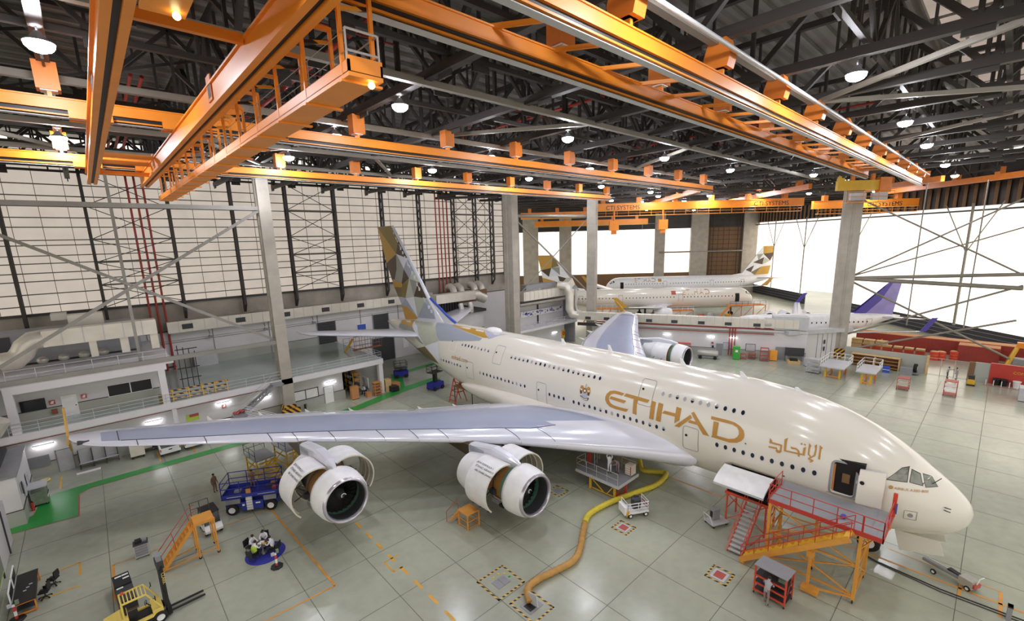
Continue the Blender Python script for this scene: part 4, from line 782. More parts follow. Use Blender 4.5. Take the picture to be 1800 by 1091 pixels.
# ---------------------------------------------------------------- tailplanes
def tail_pt(b, c, up):
    f = (b-1)/14.2; le = 56.6+9.9*f; te = 66.2+4.1*f
    if b > 14.6: le += 1.4*(b-14.6)/.6
    ch = te-le; y = .5*(.2969*sqrt(c)-.126*c-.3516*c*c+.2843*c**3-.1036*c**4)*ch; return (le+ch*c, b, 8.0+.085*b+(y if up else -y))
for s in (1, -1):
    g = G(); rings = []
    for b in [1+1.36*i for i in range(11)]+[15.0, 15.2]: rings.append([(x, y*s, z) for x, y, z in [tail_pt(b, c, 1) for c in CS]+[tail_pt(b, c, 0) for c in CS[-2:0:-1]]])
    g.loft(rings if s > 0 else [r[::-1] for r in rings], LEDGE); o = g.obj('tailplane', PLANE)
    g = G(); g.tube([(x, y*s, z) for x, y, z in [tail_pt(2.5+k, .72, 1) for k in range(12)]], .025, GREY, 4); g.obj('elevator_seam', o)
G().lathe([(.28, 0), (.2, .5), (.12, .9)], DGREY, (70.2, 0, 8.68), (1, 0, .1), 12).obj('tail_cone_outlet', PLANE)
# roof details
G().ball((43.5, 0, 10.4), 1.0, WHITE, (1.35, .8, .45), 16).obj('satellite_dome', PLANE)
for a, h in ((26, .7), (18.5, .6), (13.5, .45), (9.6, .35), (32, .5)): g = G(); zt = sec(a)[1]; g.prism([(a-.25, zt-.05), (a+.3, zt-.05), (a+.4, zt+h), (a+.2, zt+h)], -.04, .04, WHITE, lambda u, v, w: (u, w, v)); g.obj('blade_antenna', PLANE)
for a, z, r in ((4.2, 5.62, .13), (4.35, 4.98, .13), (4.3, 4.6, .11), (9.3, 4.95, .09), (11.9, 6.55, .08)):
    g = G(); n = normal(a, z); c = Vector((a, hw(a, z), z)); g.cyl(c, c+n*.025, r, LGREY, 14); g.cyl(c, c+n*.04, r*.5, BLACK, 10); g.obj('probe_port', PLANE)
o = frame(2.35, 2.95, 4.15, 4.75, .05, .03, GREY, 'access_panel'); n = normal(2.65, 4.45); c = Vector((2.65, hw(2.65, 4.45), 4.45)); G().cyl(c, c+n*.03, .13, GREY, 14).obj('panel_disc', o)
for z in (6.1, 5.95): n = normal(1.2, z-1.0); c = Vector((1.25, hw(1.25, z-.9), z-.9)); G().tube([c, c+n*.2, c+n*.22+Vector((-.15, 0, 0))], .03, DGREY, 6).obj('pitot_probe', PLANE)
for w0 in ((2.35, 1.0), (1.95, .5)): a = w0[0]; G().bar((a, hw(a, 6.35)+.08, 6.35), (a-.35, hw(a-.35, 6.75)+.05 if a-.35 > 1.6 else .9, 6.7), .03, .03, BLACK).obj('wiper', PLANE)
# ---------------------------------------------------------------- engines
def engine(a, b, z, text):
    s = 1 if b > 0 else -1; E = thing('engine', None, None, (a, b, z)); E.parent = PLANE; X = (1, 0, 0)
    g = G(); g.lathe([(1.66, .22), (1.76, .5), (1.86, 1.0), (1.9, 1.6), (1.9, 1.85), (1.84, 1.86)], WHITE, ax=X, n=40); g.lathe([(1.84, 1.86), (1.5, 1.86), (1.46, 1.7)], GREY, ax=X, n=40); g.lathe([(1.4, .25), (1.37, .6), (1.4, 1.2)], DGREY, ax=X, n=40); g.obj('inlet_cowl', E)
    G().lathe([(1.4, .25), (1.42, .12), (1.47, .03), (1.53, 0), (1.6, .05), (1.66, .22)], LIPM, ax=X, n=40).obj('inlet_lip', E); G().lathe([(1.39, 1.15), (1.41, 1.55)], LINER, ax=X, n=40).obj('liner_ring', E)
    g = G(); g.lathe([(0, 1.7), (1.41, 1.7)], BLACK, ax=X, n=24); nb = 24
    for i in range(nb):
        t = 2*pi*i/nb; P = []
        for r, tw in ((.42, .25), (.9, .18), (1.38, .12)):
            for d, x in ((-tw, 1.32), (tw, 1.6)): P.append((x, r*cos(t+d*.5/r), r*sin(t+d*.5/r)))
        g.add(P, [(0, 1, 3, 2), (2, 3, 5, 4)], FANM)
    g.obj('fan', E); g = G(); g.lathe([(0, .72), (.16, .86), (.32, 1.12), (.43, 1.5)], DGREY, ax=X, n=20); g.tube([(.76+.12*k/6, (.07+.035*k)*cos(.5*k), (.07+.035*k)*sin(.5*k)) for k in range(7)], .035, SIGNW, 5); g.obj('spinner', E)
    g = G(); g.lathe([(1.5, 1.86), (1.58, 1.95), (1.58, 3.5), (1.3, 4.2)], BRASS, ax=X, n=32); g.lathe([(1.62, 2.05), (1.62, 2.35)], LINER, ax=X, n=32); g.lathe([(1.63, 3.1), (1.63, 3.2)], DGREY, ax=X, n=32); g.obj('fan_case', E)
    g = G()
    for i in range(9): t = radians(150+26*i); r = 1.68; g.cbox((2.7+.15*(i % 3), r*cos(t), r*sin(t)), (.5+.2*(i % 2), .4, .35), (BLACK, GREY, DGREY)[i % 3], 0)
    for i in range(7): t = radians(160+30*i); g.tube([(2.0, 1.66*cos(t), 1.66*sin(t)), (2.8, 1.78*cos(t+.1), 1.78*sin(t+.1)), (3.5, 1.66*cos(t+.3), 1.66*sin(t+.3))], .05, (GALV, BLACK)[i % 2], 5)
    g.obj('accessories', E)
    g = G(); g.lathe([(1.3, 4.2), (1.25, 5.5), (1.0, 6.6), (.82, 7.4), (.7, 7.4)], DGREY, ax=X, n=28); g.lathe([(.62, 7.0), (.5, 7.8), (.2, 8.5), (0, 8.6)], FANM, ax=X, n=20); g.obj('core', E)
    def door(x0, x1, r, sd, swing, m, name, t0=12, t1=168, txt=None, taper=0.0):
        hx = Vector((0, sd*r*sin(radians(t0)), r*cos(radians(t0)))); R = Matrix.Rotation(sd*radians(swing), 3, 'X')
        def pt(x, t, rr): k = 1-taper*(x-x0)/(x1-x0); p = Vector((0, sd*rr*k*sin(radians(t)), rr*k*cos(radians(t)))); p = hx+R @ (p-hx); return (x, p.y, p.z)
        g = G(); n = 22; ts = [t0+(t1-t0)*i/n for i in range(n+1)]; xs = [x0+(x1-x0)*k/4 for k in range(5)]
        out = [[pt(x, t, r) for t in ts] for x in xs]; inn = [[pt(x, t, r-.1) for t in ts] for x in xs]
        if sd < 0: out = out[::-1]; inn = inn[::-1]
        g.loft(out, m, closed=False, caps=False); g.loft(inn[::-1], RIBC, closed=False, caps=False)
        for k in (0, 4): g.add(out[k]+inn[k], [(i, i+1, n+2+i, n+1+i) for i in range(n)], RIBC)
        for e in (0, -1): g.add([out[0][e], out[-1][e], inn[-1][e], inn[0][e]], [(0, 1, 2, 3)], RIBC)
        o = g.obj(name, E); g = G()
        for k in range(1, 4): x = x0+(x1-x0)*k/4; g.tube([pt(x, t, r-.12) for t in ts[::2]], .05, RIBC, 5)
        g.obj('stiffening_rib', o)
        for k in range(3): x = x0+.3+(x1-x0-.6)*k/2; p = pt(x, t1, r-.05); G().cyl(p, (p[0]+.12, p[1], p[2]-.12), .06, DGREY, 8).obj('cowl_latch', o)
        if txt:
            g = G()
            for li, (tx, sz) in enumerate(txt):
                vs, fs = text_polys(tx, sz); cx = (x0+x1)/2+1.05-.18*li
                g.add([pt(cx-u, 58+li*9.5-degrees(v/r), r+.015) for u, v, w in vs], fs, BLACK)
            g.obj('cowl_lettering', o)
        return o
    T = (('2014 FORMULA 1', .25), ('ETIHAD AIRWAYS', .25), ('ABU DHABI GRAND PRIX', .21)) if text else None
    sw = 34 if s > 0 else 8
    for sd in (1, -1): door(2.35, 4.75, 1.92, sd, sw if sd > 0 else sw+6, WHITE, 'fan_cowl_door', txt=T if sd > 0 else None)
    for sd in (1, -1): door(4.85, 6.9, 1.9, sd, (22 if abs(b) < 20 else 4) if s > 0 else 2, WHITE, 'reverser_door', taper=.22)
    for sd in (1, -1):
        g = G(); g.bar((3.0, sd*1.6, .2), (3.0, sd*2.6, -.2), .05, .05, BLACK); g.bar((4.2, sd*1.6, .3), (4.2, sd*2.6, -.1), .05, .05, BLACK); g.obj('hold_open_rod', E)
    # pylon
    zl = 3.3+.1*abs(b)-z; le = interp(WL, abs(b))-a; g = G(); R = []
    for x, w, z0, z1 in ((1.7, .12, 1.86, 2.05), (2.6, .35, 1.2, 2.3), (4.5, .45, 1.0, max(2.5, zl*.75)), (le-.4, .45, .8, zl+.1), (le+2.5, .4, 1.0, zl-.2), (le+5.0, .15, max(1.2, zl-1.1), zl-.45)): R.append([(x, -w, z0), (x, w, z0), (x, w, z1-.1), (x, w*.5, z1), (x, -w*.5, z1), (x, -w, z1-.1)])
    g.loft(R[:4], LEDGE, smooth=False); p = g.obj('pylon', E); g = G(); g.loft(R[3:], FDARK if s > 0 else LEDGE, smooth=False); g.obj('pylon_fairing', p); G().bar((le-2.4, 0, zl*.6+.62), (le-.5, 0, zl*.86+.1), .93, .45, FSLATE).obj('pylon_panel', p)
    return E
degrees = math.degrees
engine(22.14, 14.9, 2.95, True); engine(30.14, 25.7, 3.95, True); engine(22.14, -14.9, 2.95, False); engine(30.14, -25.7, 3.95, False)
# ---------------------------------------------------------------- landing gear
def wheel(g, c, r, w): g.lathe([(r*.55, -w/2), (r*.9, -w/2), (r, -w*.3), (r, w*.3), (r*.9, w/2), (r*.55, w/2)], RUBBER, c, (0, 1, 0), 24); g.lathe([(0, -w*.42), (r*.4, -w*.42), (r*.55, -w*.5)], WHITE, c, (0, 1, 0), 20); g.lathe([(r*.55, w*.5), (r*.4, w*.42), (0, w*.42)], WHITE, c, (0, 1, 0), 20)
for y in (-.5, .5): g = G(); wheel(g, (4.6, y, .66), .65, .42); g.obj('nose_wheel', PLANE)
g = G(); g.cyl((4.6, 0, .66), (4.3, 0, 2.9), .17, LGREY, 12); g.cyl((4.6, -.6, .66), (4.6, .6, .66), .09, CHROME, 10); g.bar((4.5, 0, 1.2), (5.8, 0, 2.5), .14, .14, LGREY); g.tube([(4.3, .25, 2.2), (4.1, .3, 1.5), (4.3, .2, 1.0)], .05, BLACK, 6); g.obj('nose_gear_leg', PLANE)
for s in (1, -1): G().prism([(3.35, 2.42), (1.2, 2.62), (.92, 1.75), (3.0, 1.15)], .93*s-.03, .93*s+.03, CREAM, lambda u, v, w: (u, w, v)).obj('nose_gear_door', PLANE)
for a, y, na in ((33.5, 6.1, 2), (33.5, -6.1, 2), (36.8, 2.6, 3), (36.8, -2.6, 3)):
    M = thing('main_gear', None, None, (a, y, 0)); M.parent = PLANE
    for i in range(na):
        for sy in (-.68, .68): g = G(); wheel(g, ((i-(na-1)/2)*1.7, sy, .71), .7, .5); g.obj('main_wheel', M)
    g = G(); g.cyl((0, 0, .7), (0, 0, 3.6), .24, LGREY, 12); g.bar((-(na-1)*.85, 0, .71), ((na-1)*.85, 0, .71), .3, .3, LGREY); g.bar((0, 0, 1.4), (-1.8, 0, 3.2), .18, .18, LGREY); g.obj('gear_leg', M)
    G().box(-1.6, .1 if y > 0 else -.2, 1.3, 1.6, .2 if y > 0 else -.1, 2.6, CREAM).obj('gear_door', M)
# ================================================================== PEOPLE
def person(label, loc, rz, pose='stand', top=SHIRT, legs=TROUS, vest=None, z0=0.0, parent_name='person'):
    J = {}; E = []; R = {}
    def j(n, p, r): J[n] = Vector(p); R[n] = r
    sit = pose == 'sit'; ph = .52 if sit else .95; lean = {'sit': .14, 'bend': .42, 'reach': .06, 'work': .0, 'stand': .02, 'shelf': .16}[pose]
    j('pelvis', (0, 0, ph), .145); up = ph; H = [.22, .42, .56, .63, .72, .79]
    def sp(h): return (lean*(h/.55)**1.2*1.0, 0, up+h*(1-.35*(lean > .3)))
    j('spine', sp(.22), .13); j('chest', sp(.42), .155); j('neck', sp(.56), .058); j('head', (sp(.66)[0]+.02, 0, sp(.66)[2]+.02), .095); j('crown', (sp(.74)[0]+.03, 0, sp(.74)[2]+.02), .085)
    j('nose', (sp(.66)[0]+.125, 0, sp(.66)[2]+.01), .018)
    E += [('pelvis', 'spine', 't'), ('spine', 'chest', 't'), ('chest', 'neck', 't'), ('neck', 'head', 's'), ('head', 'crown', 's'), ('head', 'nose', 's')]
    for s, k in ((1, 'l'), (-1, 'r')):
        c = sp(.45); j('sh'+k, (c[0], s*.185, c[2]), .07)
        if pose == 'work': el, wr = (c[0]+.12, s*.24, c[2]+.22), (c[0]+.2, s*.16, c[2]+.46)
        elif pose in ('sit', 'bend', 'shelf'): el, wr = (c[0]+.14, s*.25, c[2]-.2), (c[0]+.36, s*.15, c[2]-.22)
        elif pose == 'reach' and s > 0: el, wr = (c[0]+.2, s*.22, c[2]-.12), (c[0]+.42, s*.16, c[2]-.02)
        else: el, wr = (c[0]-.03, s*.25, c[2]-.29), (c[0]+.05, s*.27, c[2]-.53)
        j('el'+k, el, .047); j('wr'+k, wr, .033); d = (Vector(wr)-Vector(el)).normalized(); n = Vector((0, s, 0)); side = d.cross(n).normalized() if abs(d.y) < .95 else Vector((1, 0, 0))
        pm = Vector(wr)+d*.075; j('pm'+k, pm, .034); E += [('chest', 'sh'+k, 't'), ('sh'+k, 'el'+k, 't'), ('el'+k, 'wr'+k, 't'), ('wr'+k, 'pm'+k, 's')]
        for i, (o, ln) in enumerate(((-.03, .075), (-.01, .09), (.01, .085), (.03, .065))):
            a = pm+side*o+d*.035; j('fa%s%d' % (k, i), a, .0095); j('fb%s%d' % (k, i), a+d*ln*.7-n*.02, .008); E += [('pm'+k, 'fa%s%d' % (k, i), 's'), ('fa%s%d' % (k, i), 'fb%s%d' % (k, i), 's')]
        j('th'+k, Vector(wr)+d*.05-side*.055-n*.01, .011); E.append(('wr'+k, 'th'+k, 's'))
        if sit: hp, kn, an = (.02, s*.1, ph-.02), (.43, s*.13, ph-.02), (.40, s*.13, .09)
        else: hp, kn, an = (0, s*.095, ph-.04), (.03, s*.105, .5), (-.02+.1*s*(pose == 'shelf'), s*.11, .085)
        j('hp'+k, hp, .1); j('kn'+k, kn, .064); j('an'+k, an, .046); j('to'+k, (an[0]+.17, s*.125, .04), .04); E += [('pelvis', 'hp'+k, 'l'), ('hp'+k, 'kn'+k, 'l'), ('kn'+k, 'an'+k, 'l'), ('an'+k, 'to'+k, 'b')]
    names = list(J); ix = {n: i for i, n in enumerate(names)}; me = bpy.data.meshes.new('person'); me.from_pydata([J[n] for n in names], [(ix[a], ix[b]) for a, b, c in E], [])
    o = bpy.data.objects.new('person', me); COL.objects.link(o); o.modifiers.new('skin', 'SKIN'); sub = o.modifiers.new('sub', 'SUBSURF'); sub.levels = 1
    for n in names: sv_ = me.skin_vertices[0].data[ix[n]]; sv_.radius = (R[n], R[n]*(1.25 if n in ('chest', 'pelvis', 'spine') else 1)); sv_.use_root = n == 'pelvis'
    dg = bpy.context.evaluated_depsgraph_get(); m2 = bpy.data.meshes.new_from_object(o.evaluated_get(dg)); o.modifiers.clear(); o.data = m2; bpy.data.meshes.remove(me)
    cols = {'t': top, 's': SKIN, 'l': legs, 'b': RUBBER}; keys = list(cols); m2.materials.clear()
    for k in keys: m2.materials.append(cols[k])
    segs = [(J[a], J[b], keys.index(c), .5*(R[a]+R[b])) for a, b, c in E]
    for p in m2.polygons:
        c = p.center; best = (9e9, 0)
        for a, b, k, r in segs:
            ab = b-a; t = max(0, min(1, (c-a).dot(ab)/max(1e-9, ab.length_squared))); dd = (c-(a+ab*t)).length-r
            if dd < best[0]: best = (dd, k)
        p.material_index = best[1]; p.use_smooth = True
    tag(o, label, 'person'); o.location = (loc[0], loc[1], z0); o.rotation_euler = (0, 0, rz)
    hd = J['head']; cr = J['crown']; G().ball((cr.x-.025, 0, cr.z-.005), .102, HAIR, (1.05, .95, .9), 12).obj('hair', o)
    g = G(); [g.ball((hd.x+.088, s*.034, hd.z+.03), .012, BLACK, n=8) for s in (1, -1)]; g.obj('eyes', o); g = G(); [g.ball((hd.x, s*.098, hd.z+.01), .025, SKIN, (.8, .5, 1.2), 8) for s in (1, -1)]; g.obj('ears', o)
    if vest:
        g = G(); P = [(J['spine']-Vector((0, 0, .1)), .19), (J['spine'], .18), (J['chest'], .205), (J['neck']-Vector((0, 0, .06)), .13)]; n = 14
        g.loft([[(c.x+r*.9*cos(2*pi*i/n), r*1.12*sin(2*pi*i/n), c.z) for i in range(n)] for c, r in P], vest, caps=False); g.obj('vest', o)
    return o
# ================================================================== NEAR EQUIPMENT
def caster(g, x, y, r=.09, m=RUBBER): g.cyl((x, y-.03, r), (x, y+.03, r), r, m, 10); g.box(x-.03, y-.045, r, x+.03, y+.045, r*2.2, GREY)
# scissor lift
t = thing('scissor_lift', 'blue scissor lift with railed deck and white ladder left of the outer engine', 'lift', (7.45, 40.75, 0), radians(-29))
for x in (-1.45, 1.45):
    for y in (-.85, .85): g = G(); s = 1 if y > 0 else -1; wheel(g, (x, y, .46), .46, .34); g.obj('wheel', t)
g = G(); g.box(-1.95, -.75, .5, 1.95, .75, .85, BLUE); g.box(-.75, -.95, .3, .9, .95, 1.05, BLUE); g.obj('chassis', t)
g = G(); g.box(-1.85, -.9, .95, -.8, -.7, 1.4, GREY); g.box(.95, -.9, .95, 1.9, -.7, 1.4, GREY); g.obj('side_panel', t)
g = G()
for y in (-.55, .55):
    for z in (.9, 1.15): g.bar((-1.7, y, z), (1.7, y, z+.25), .1, .08, BLUE); g.bar((-1.7, y, z+.25), (1.7, y, z), .1, .08, BLUE)
g.obj('scissor_arms', t)
g = G(); g.box(-2.1, -1.0, 1.42, 2.1, 1.0, 1.52, NAVY)
for a in ((-2.1, -1.0, 2.1, -.95), (-2.1, .95, 2.1, 1.0), (-2.1, -1, -2.05, 1), (2.05, -1, 2.1, 1)): g.box(a[0], a[1], 1.45, a[2], a[3], 1.8, BLUE)
g.box(-1.7, -1.02, 1.6, -.6, -1.0, 1.64, LGREY); g.box(.6, -1.02, 1.6, 1.9, -1.0, 1.64, LGREY); g.obj('deck', t)
g = G(); g.rail([(-2.07, -.97, 1.8), (2.07, -.97, 1.8), (2.07, .97, 1.8), (-2.07, .97, 1.8), (-2.07, -.97, 1.8)], 1.1, NAVY, .035, 1.4, 1); g.obj('guardrail', t)
g = G(); g.box(-.3, -1.08, .35, .15, -.98, 1.5, LGREY); [g.box(-.3, -1.12, .45+.22*i, .15, -1.0, .49+.22*i, SIGNW) for i in range(5)]; g.obj('ladder', t)
g = G(); g.box(-.65, -.97, .72, -.48, -.95, .88, SIGNW); g.box(.35, -.97, .8, .7, -.95, .9, SIGNW); g.obj('decal', t); G().box(-.25, -1.0, 1.8, .1, -.85, 2.15, CARD).obj('control_box', t)
g = G()
for x, y, w, m in ((-1.4, -.2, .5, GREY), (-.7, .3, .4, DGREY), (.9, .1, .7, DGREY), (1.5, -.3, .4, RPAINT), (1.2, .5, .5, CARD)): g.box(x, y, 1.52, x+w, y+.35, 1.72, m)
g.obj('tool_tray', t)
person('person in a brown overall standing on the blue scissor lift deck', (7.55, 41.15), radians(-100), 'shelf', KHAKI, KHAKI, z0=1.52)
person('person in a brown overall standing on the floor left of the blue lift', (5.46, 46.0), radians(-60), 'stand', KHAKI, KHAKI)
# orange service stair with a railed platform
t = thing('service_stair', 'orange wheeled service stair with a railed top platform behind the forklift', 'stairs', (2.8, 36.2, 0))
g = G(); g.box(-.05, 0, 2.6, 1.15, 1.35, 2.72, DOCKO); g.box(-.08, -.03, 2.55, 1.18, .03, 2.75, DOCKO); g.obj('platform', t)
for x, y in ((0, 0), (1.1, -.1), (0, 1.3), (1.1, 1.3)): g = G(); g.box(x-.05, y-.05, .15, x+.05, y+.05, 2.6, DOCKO); g.box(x-.14, y-.05, .3, x-.08, y+.05, 2.6, DOCKO); caster(g, x, y, .1); g.obj('leg', t)
g = G(); g.bar((0, 0, .35), (-2.0, 0, .2), .07, .07, DOCKO); g.bar((0, 1.3, .35), (-2.0, 1.1, .2), .07, .07, DOCKO); g.bar((0, 0, .35), (1.1, 0, .35), .06, .06, DOCKO); g.obj('base_frame', t)
g = G(); g.bar((-2.1, .1, .1), (0, .1, 2.65), .06, .2, DOCKO); g.bar((-2.1, 1.05, .1), (0, 1.05, 2.65), .06, .2, DOCKO)
for i in range(10): f = (i+.5)/10; g.box(-2.15+2.1*f, .12, .12+2.5*f, -1.9+2.1*f, 1.03, .16+2.5*f, DOCKO)
g.obj('stair_flight', t)
g = G(); g.rail([(0, 1.32, 2.72), (1.1, 1.32, 2.72)], 1.0, DGREY, .025, .6, 1); g.obj('platform_rail', t)
g = G()
for y in (.1, 1.05): g.tube([(-2.3, y, .3), (-2.3, y, 1.0), (-.2, y, 3.5), (.2, y, 3.7)], .024, RED, 6); g.cyl((-1.2, y, 1.2), (-1.3, y, 2.15), .02, RED, 6)
g.obj('stair_rail', t)
# electric buggy
t = thing('electric_buggy', 'white and black electric buggy standing beside the orange service stair', 'buggy', (4.05, 39.8, 0), radians(-86))
for x in (-.75, .75):
    for y in (-.5, .5): g = G(); wheel(g, (x, y, .24), .24, .18); g.obj('wheel', t)
g = G(); g.prism([(-1.1, .3), (1.15, .3), (1.2, .5), (.95, .8), (.5, .9), (.4, .45), (-.4, .45), (-.5, .85), (-1.1, .8)], -.58, .58, WHITE, lambda u, v, w: (u, w, v)); g.obj('body', t)
G().box(-.45, -.5, .5, -.1, .5, .72, BLACK).box(-.5, -.5, .7, -.38, .5, 1.15, BLACK).obj('seat', t); g = G(); [g.bar((x, y, .8), (x*.75, y, 1.7), .05, .05, DGREY) for x in (-.95, .85) for y in (-.5, .5)]; g.obj('roof_posts', t)
G().box(-.8, -.56, 1.68, .75, .56, 1.76, BLACK).obj('roof', t); G().prism([(.86, .85), (.66, 1.62)], -.5, .5, GLASS, lambda u, v, w: (u, w, v)) if False else G().add([(.86, -.5, .85), (.86, .5, .85), (.66, .5, 1.62), (.66, -.5, 1.62)], [(0, 1, 2, 3)], GLASS).obj('windscreen', t)
# tool cabinet
t = thing('tool_cabinet', 'grey steel tool cabinet with dark open top standing alone on the floor', 'cabinet', (-.17, 39.7, 0), radians(-3)); g = G(); g.box(-.4, -.33, .1, .4, .33, 1.02, LGREY); g.box(-.42, -.35, 1.02, .42, .35, 1.1, DGREY); g.obj('body', t)
g = G(); [caster(g, x, y, .05) for x in (-.33, .33) for y in (-.27, .27)]; g.obj('casters', t); g = G(); [g.box(-.36, -.345, .2+.2*i, .36, -.33, .37+.2*i, GREY) for i in range(4)]; g.obj('drawer_fronts', t); G().box(-.3, -.2, 1.1, .05, .2, 1.3, BLACK).box(.1, -.1, 1.1, .35, .25, 1.22, GREY).obj('top_tray', t)
# long dark instrument case
t = thing('instrument_case', 'long dark instrument case with white labels behind the forklift', 'case', (-1.35, 35.5, 0), radians(4)); g = G(); g.box(-.42, -1.75, .1, .42, -.1, .78, DGREY); g.box(-.42, -.05, .1, .42, 1.35, .86, BLACK); g.obj('body', t)
G().box(-.43, -1.77, 0, .43, 1.36, .12, BROWNP).obj('plinth', t)
for x, y in ((-.3, 1.0), (.05, 1.0), (.05, .6), (-.35, -.25)): G().box(x, y, .86 if y > -.1 else .78, x+.32, y+.14, .875 if y > -.1 else .79, SIGNW).obj('paper_label', t)
# desk with framed boards and two chairs
t = thing('work_desk', 'black topped desk on an orange frame at the lower left corner', 'desk', (-5.88, 39.75, 0), radians(1)); G().box(-.48, -1.85, .82, .48, 1.8, .88, BLACK).obj('desktop', t)
g = G()
for y in (-1.8, 1.72):
    for x in (-.45, .4): g.box(x, y, 0, x+.07, y+.07, .82, ORANGE)
    g.box(-.45, y, .74, .47, y+.07, .82, ORANGE); g.box(-.45, y, .08, .47, y+.07, .15, ORANGE)
g.box(-.46, -1.8, .76, -.4, 1.78, .82, ORANGE); g.box(.41, -1.8, .76, .47, 1.78, .82, ORANGE); g.obj('frame', t); G().box(-.4, -1.7, .3, .4, 1.6, .34, DGREY).obj('lower_shelf', t)
for y in (-1.75, .1): o = G().box(-.56, y, .95, -.5, y+1.6, 1.75, SIGNW).obj('framed_board', t); G().box(-.5, y+.12, 1.05, -.49, y+1.48, 1.65, BLACK).obj('board_face', o)
g = G(); [g.box(-.1+.12*i, -.6+.3*i, .88, .05+.12*i, -.5+.3*i, .9, LGREY) for i in range(3)]; g.obj('papers', t)
def office_chair(label, x, y, rz):
    t = thing('office_chair', label, 'chair', (x, y, 0), rz); g = G()
    for i in range(5): a = 2*pi*i/5; g.bar((0, 0, .12), (.3*cos(a), .3*sin(a), .08), .05, .04, BLACK); g.cyl((.3*cos(a), .3*sin(a)-.02, .04), (.3*cos(a), .3*sin(a)+.02, .04), .04, RUBBER, 8)
    g.obj('swivel_base', t); G().cyl((0, 0, .1), (0, 0, .45), .03, DGREY, 8).obj('gas_post', t); G().cbox((0, 0, .48), (.48, .48, .09), BLACK).obj('seat', t)
    g = G(); g.bar((-.24, 0, .5), (-.27, 0, .65), .06, .03, DGREY); g.prism([(-.22, .62), (.22, .62), (.24, .8), (.2, 1.05), (-.2, 1.05), (-.24, .8)], -.28, -.22, BLACK, lambda u, v, w: (w, u, v)); g.obj('backrest', t); g = G(); [g.box(-.18, s*.26-.02, .5, .12, s*.26+.02, .7, BLACK) for s in (1, -1)]; g.obj('armrests', t); return t
office_chair('black swivel chair standing clear of the desk corner at far left', -4.75, 40.2, radians(150)); office_chair('black swivel chair pushed close to the front of the desk', -5.1, 39.0, radians(165))
def sign_stand(label, x, y):
    t = thing('sign_stand', label, 'sign stand', (x, y, 0)); G().lathe([(0, .12), (.36, .12), (.4, .08), (.4, 0)], BLACK, n=8, smooth=False).obj('base', t); G().bar((0, 0, .1), (0, 0, 1.05), .12, .12, REDWHITE).obj('post', t)
    g = G(); g.cbox((-.16, 0, 1.05), (.2, .12, .2), LGREY); g.cbox((.16, .05, 1.12), (.16, .12, .26), MUTEG); g.obj('display_head', t)
sign_stand('red and white banded sign stand on a black base beside the blue rug', 6.45, 31.45); sign_stand('red and white banded sign stand at the lower left corner by the desk', -6.25, 37.7)
# meeting group on the rug
G().lathe([(0, .02), (1.28, .02), (1.3, 0)], NAVY, n=40).obj('round_rug', label='round dark blue rug under the meeting table', cat='rug', loc=(6.3, 33.6, 0))
t = thing('meeting_table', 'small round table on the blue rug between four seated people', 'table', (6.2, 33.75, .02)); G().lathe([(0, .72), (.5, .72), (.52, .7), (.5, .68), (0, .68)], DGREY, n=24).obj('tabletop', t); G().lathe([(.28, 0), (.28, .03), (.05, .06), (.05, .68)], GREY, n=16).obj('pedestal', t)
for i, (dx, dy) in enumerate(((-.15, .1), (.12, -.12), (.05, .22))): G().cbox((0, 0, .006), (.22, .3, .012), (SIGNW, YELLOW, SIGNW)[i], .4*i).obj('paper_sheet', label=('white paper on the far side of the round meeting table', 'yellow pad on the near side of the round meeting table', 'white paper at the left of the round meeting table')[(0, 1, 2)[i]], cat='paper', loc=(6.2+dx, 33.75+dy, .74))
SEATS = ((5.55, 33.35, 'lime vest', SHIRT, LIME, 'lime green vest sitting at the near left of the round table'), (5.65, 34.5, '', SHIRT, None, 'white shirt sitting at the far left of the round table'), (6.55, 34.6, '', SHIRT, None, 'white shirt and tie sitting at the far side of the round table'), (6.75, 33.15, '', SHIRT, None, 'white shirt sitting at the near right with the back to the camera'))
for i, (x, y, a, top, vest, lb) in enumerate(SEATS):
    an = atan2(33.75-y, 6.2-x); person('person in a '+lb, (x, y), an, 'sit', top, TROUS, vest, .02)
    c = thing('meeting_chair', ('black meeting chair under the person in the lime vest', 'black meeting chair under the person at the far left of the round table', 'black meeting chair under the person at the far side of the round table', 'black meeting chair at the near right of the round table')[i], 'chair', (x-.06*cos(an), y-.06*sin(an), .02), an)
    G().cbox((0, 0, .38), (.5, .52, .08), BLACK).obj('seat', c); G().prism([(-.27, .42), (.27, .42), (.25, .9), (-.25, .9)], -.34, -.28, BLACK, lambda u, v, w: (w-.1*(v-.42), u, v)).obj('backrest', c)
    for sx in (-.2, .2):
        for sy in (-.22, .22): G().cyl((sx, sy, 0), (sx, sy, .35), .02, DGREY, 6).obj('leg', c)
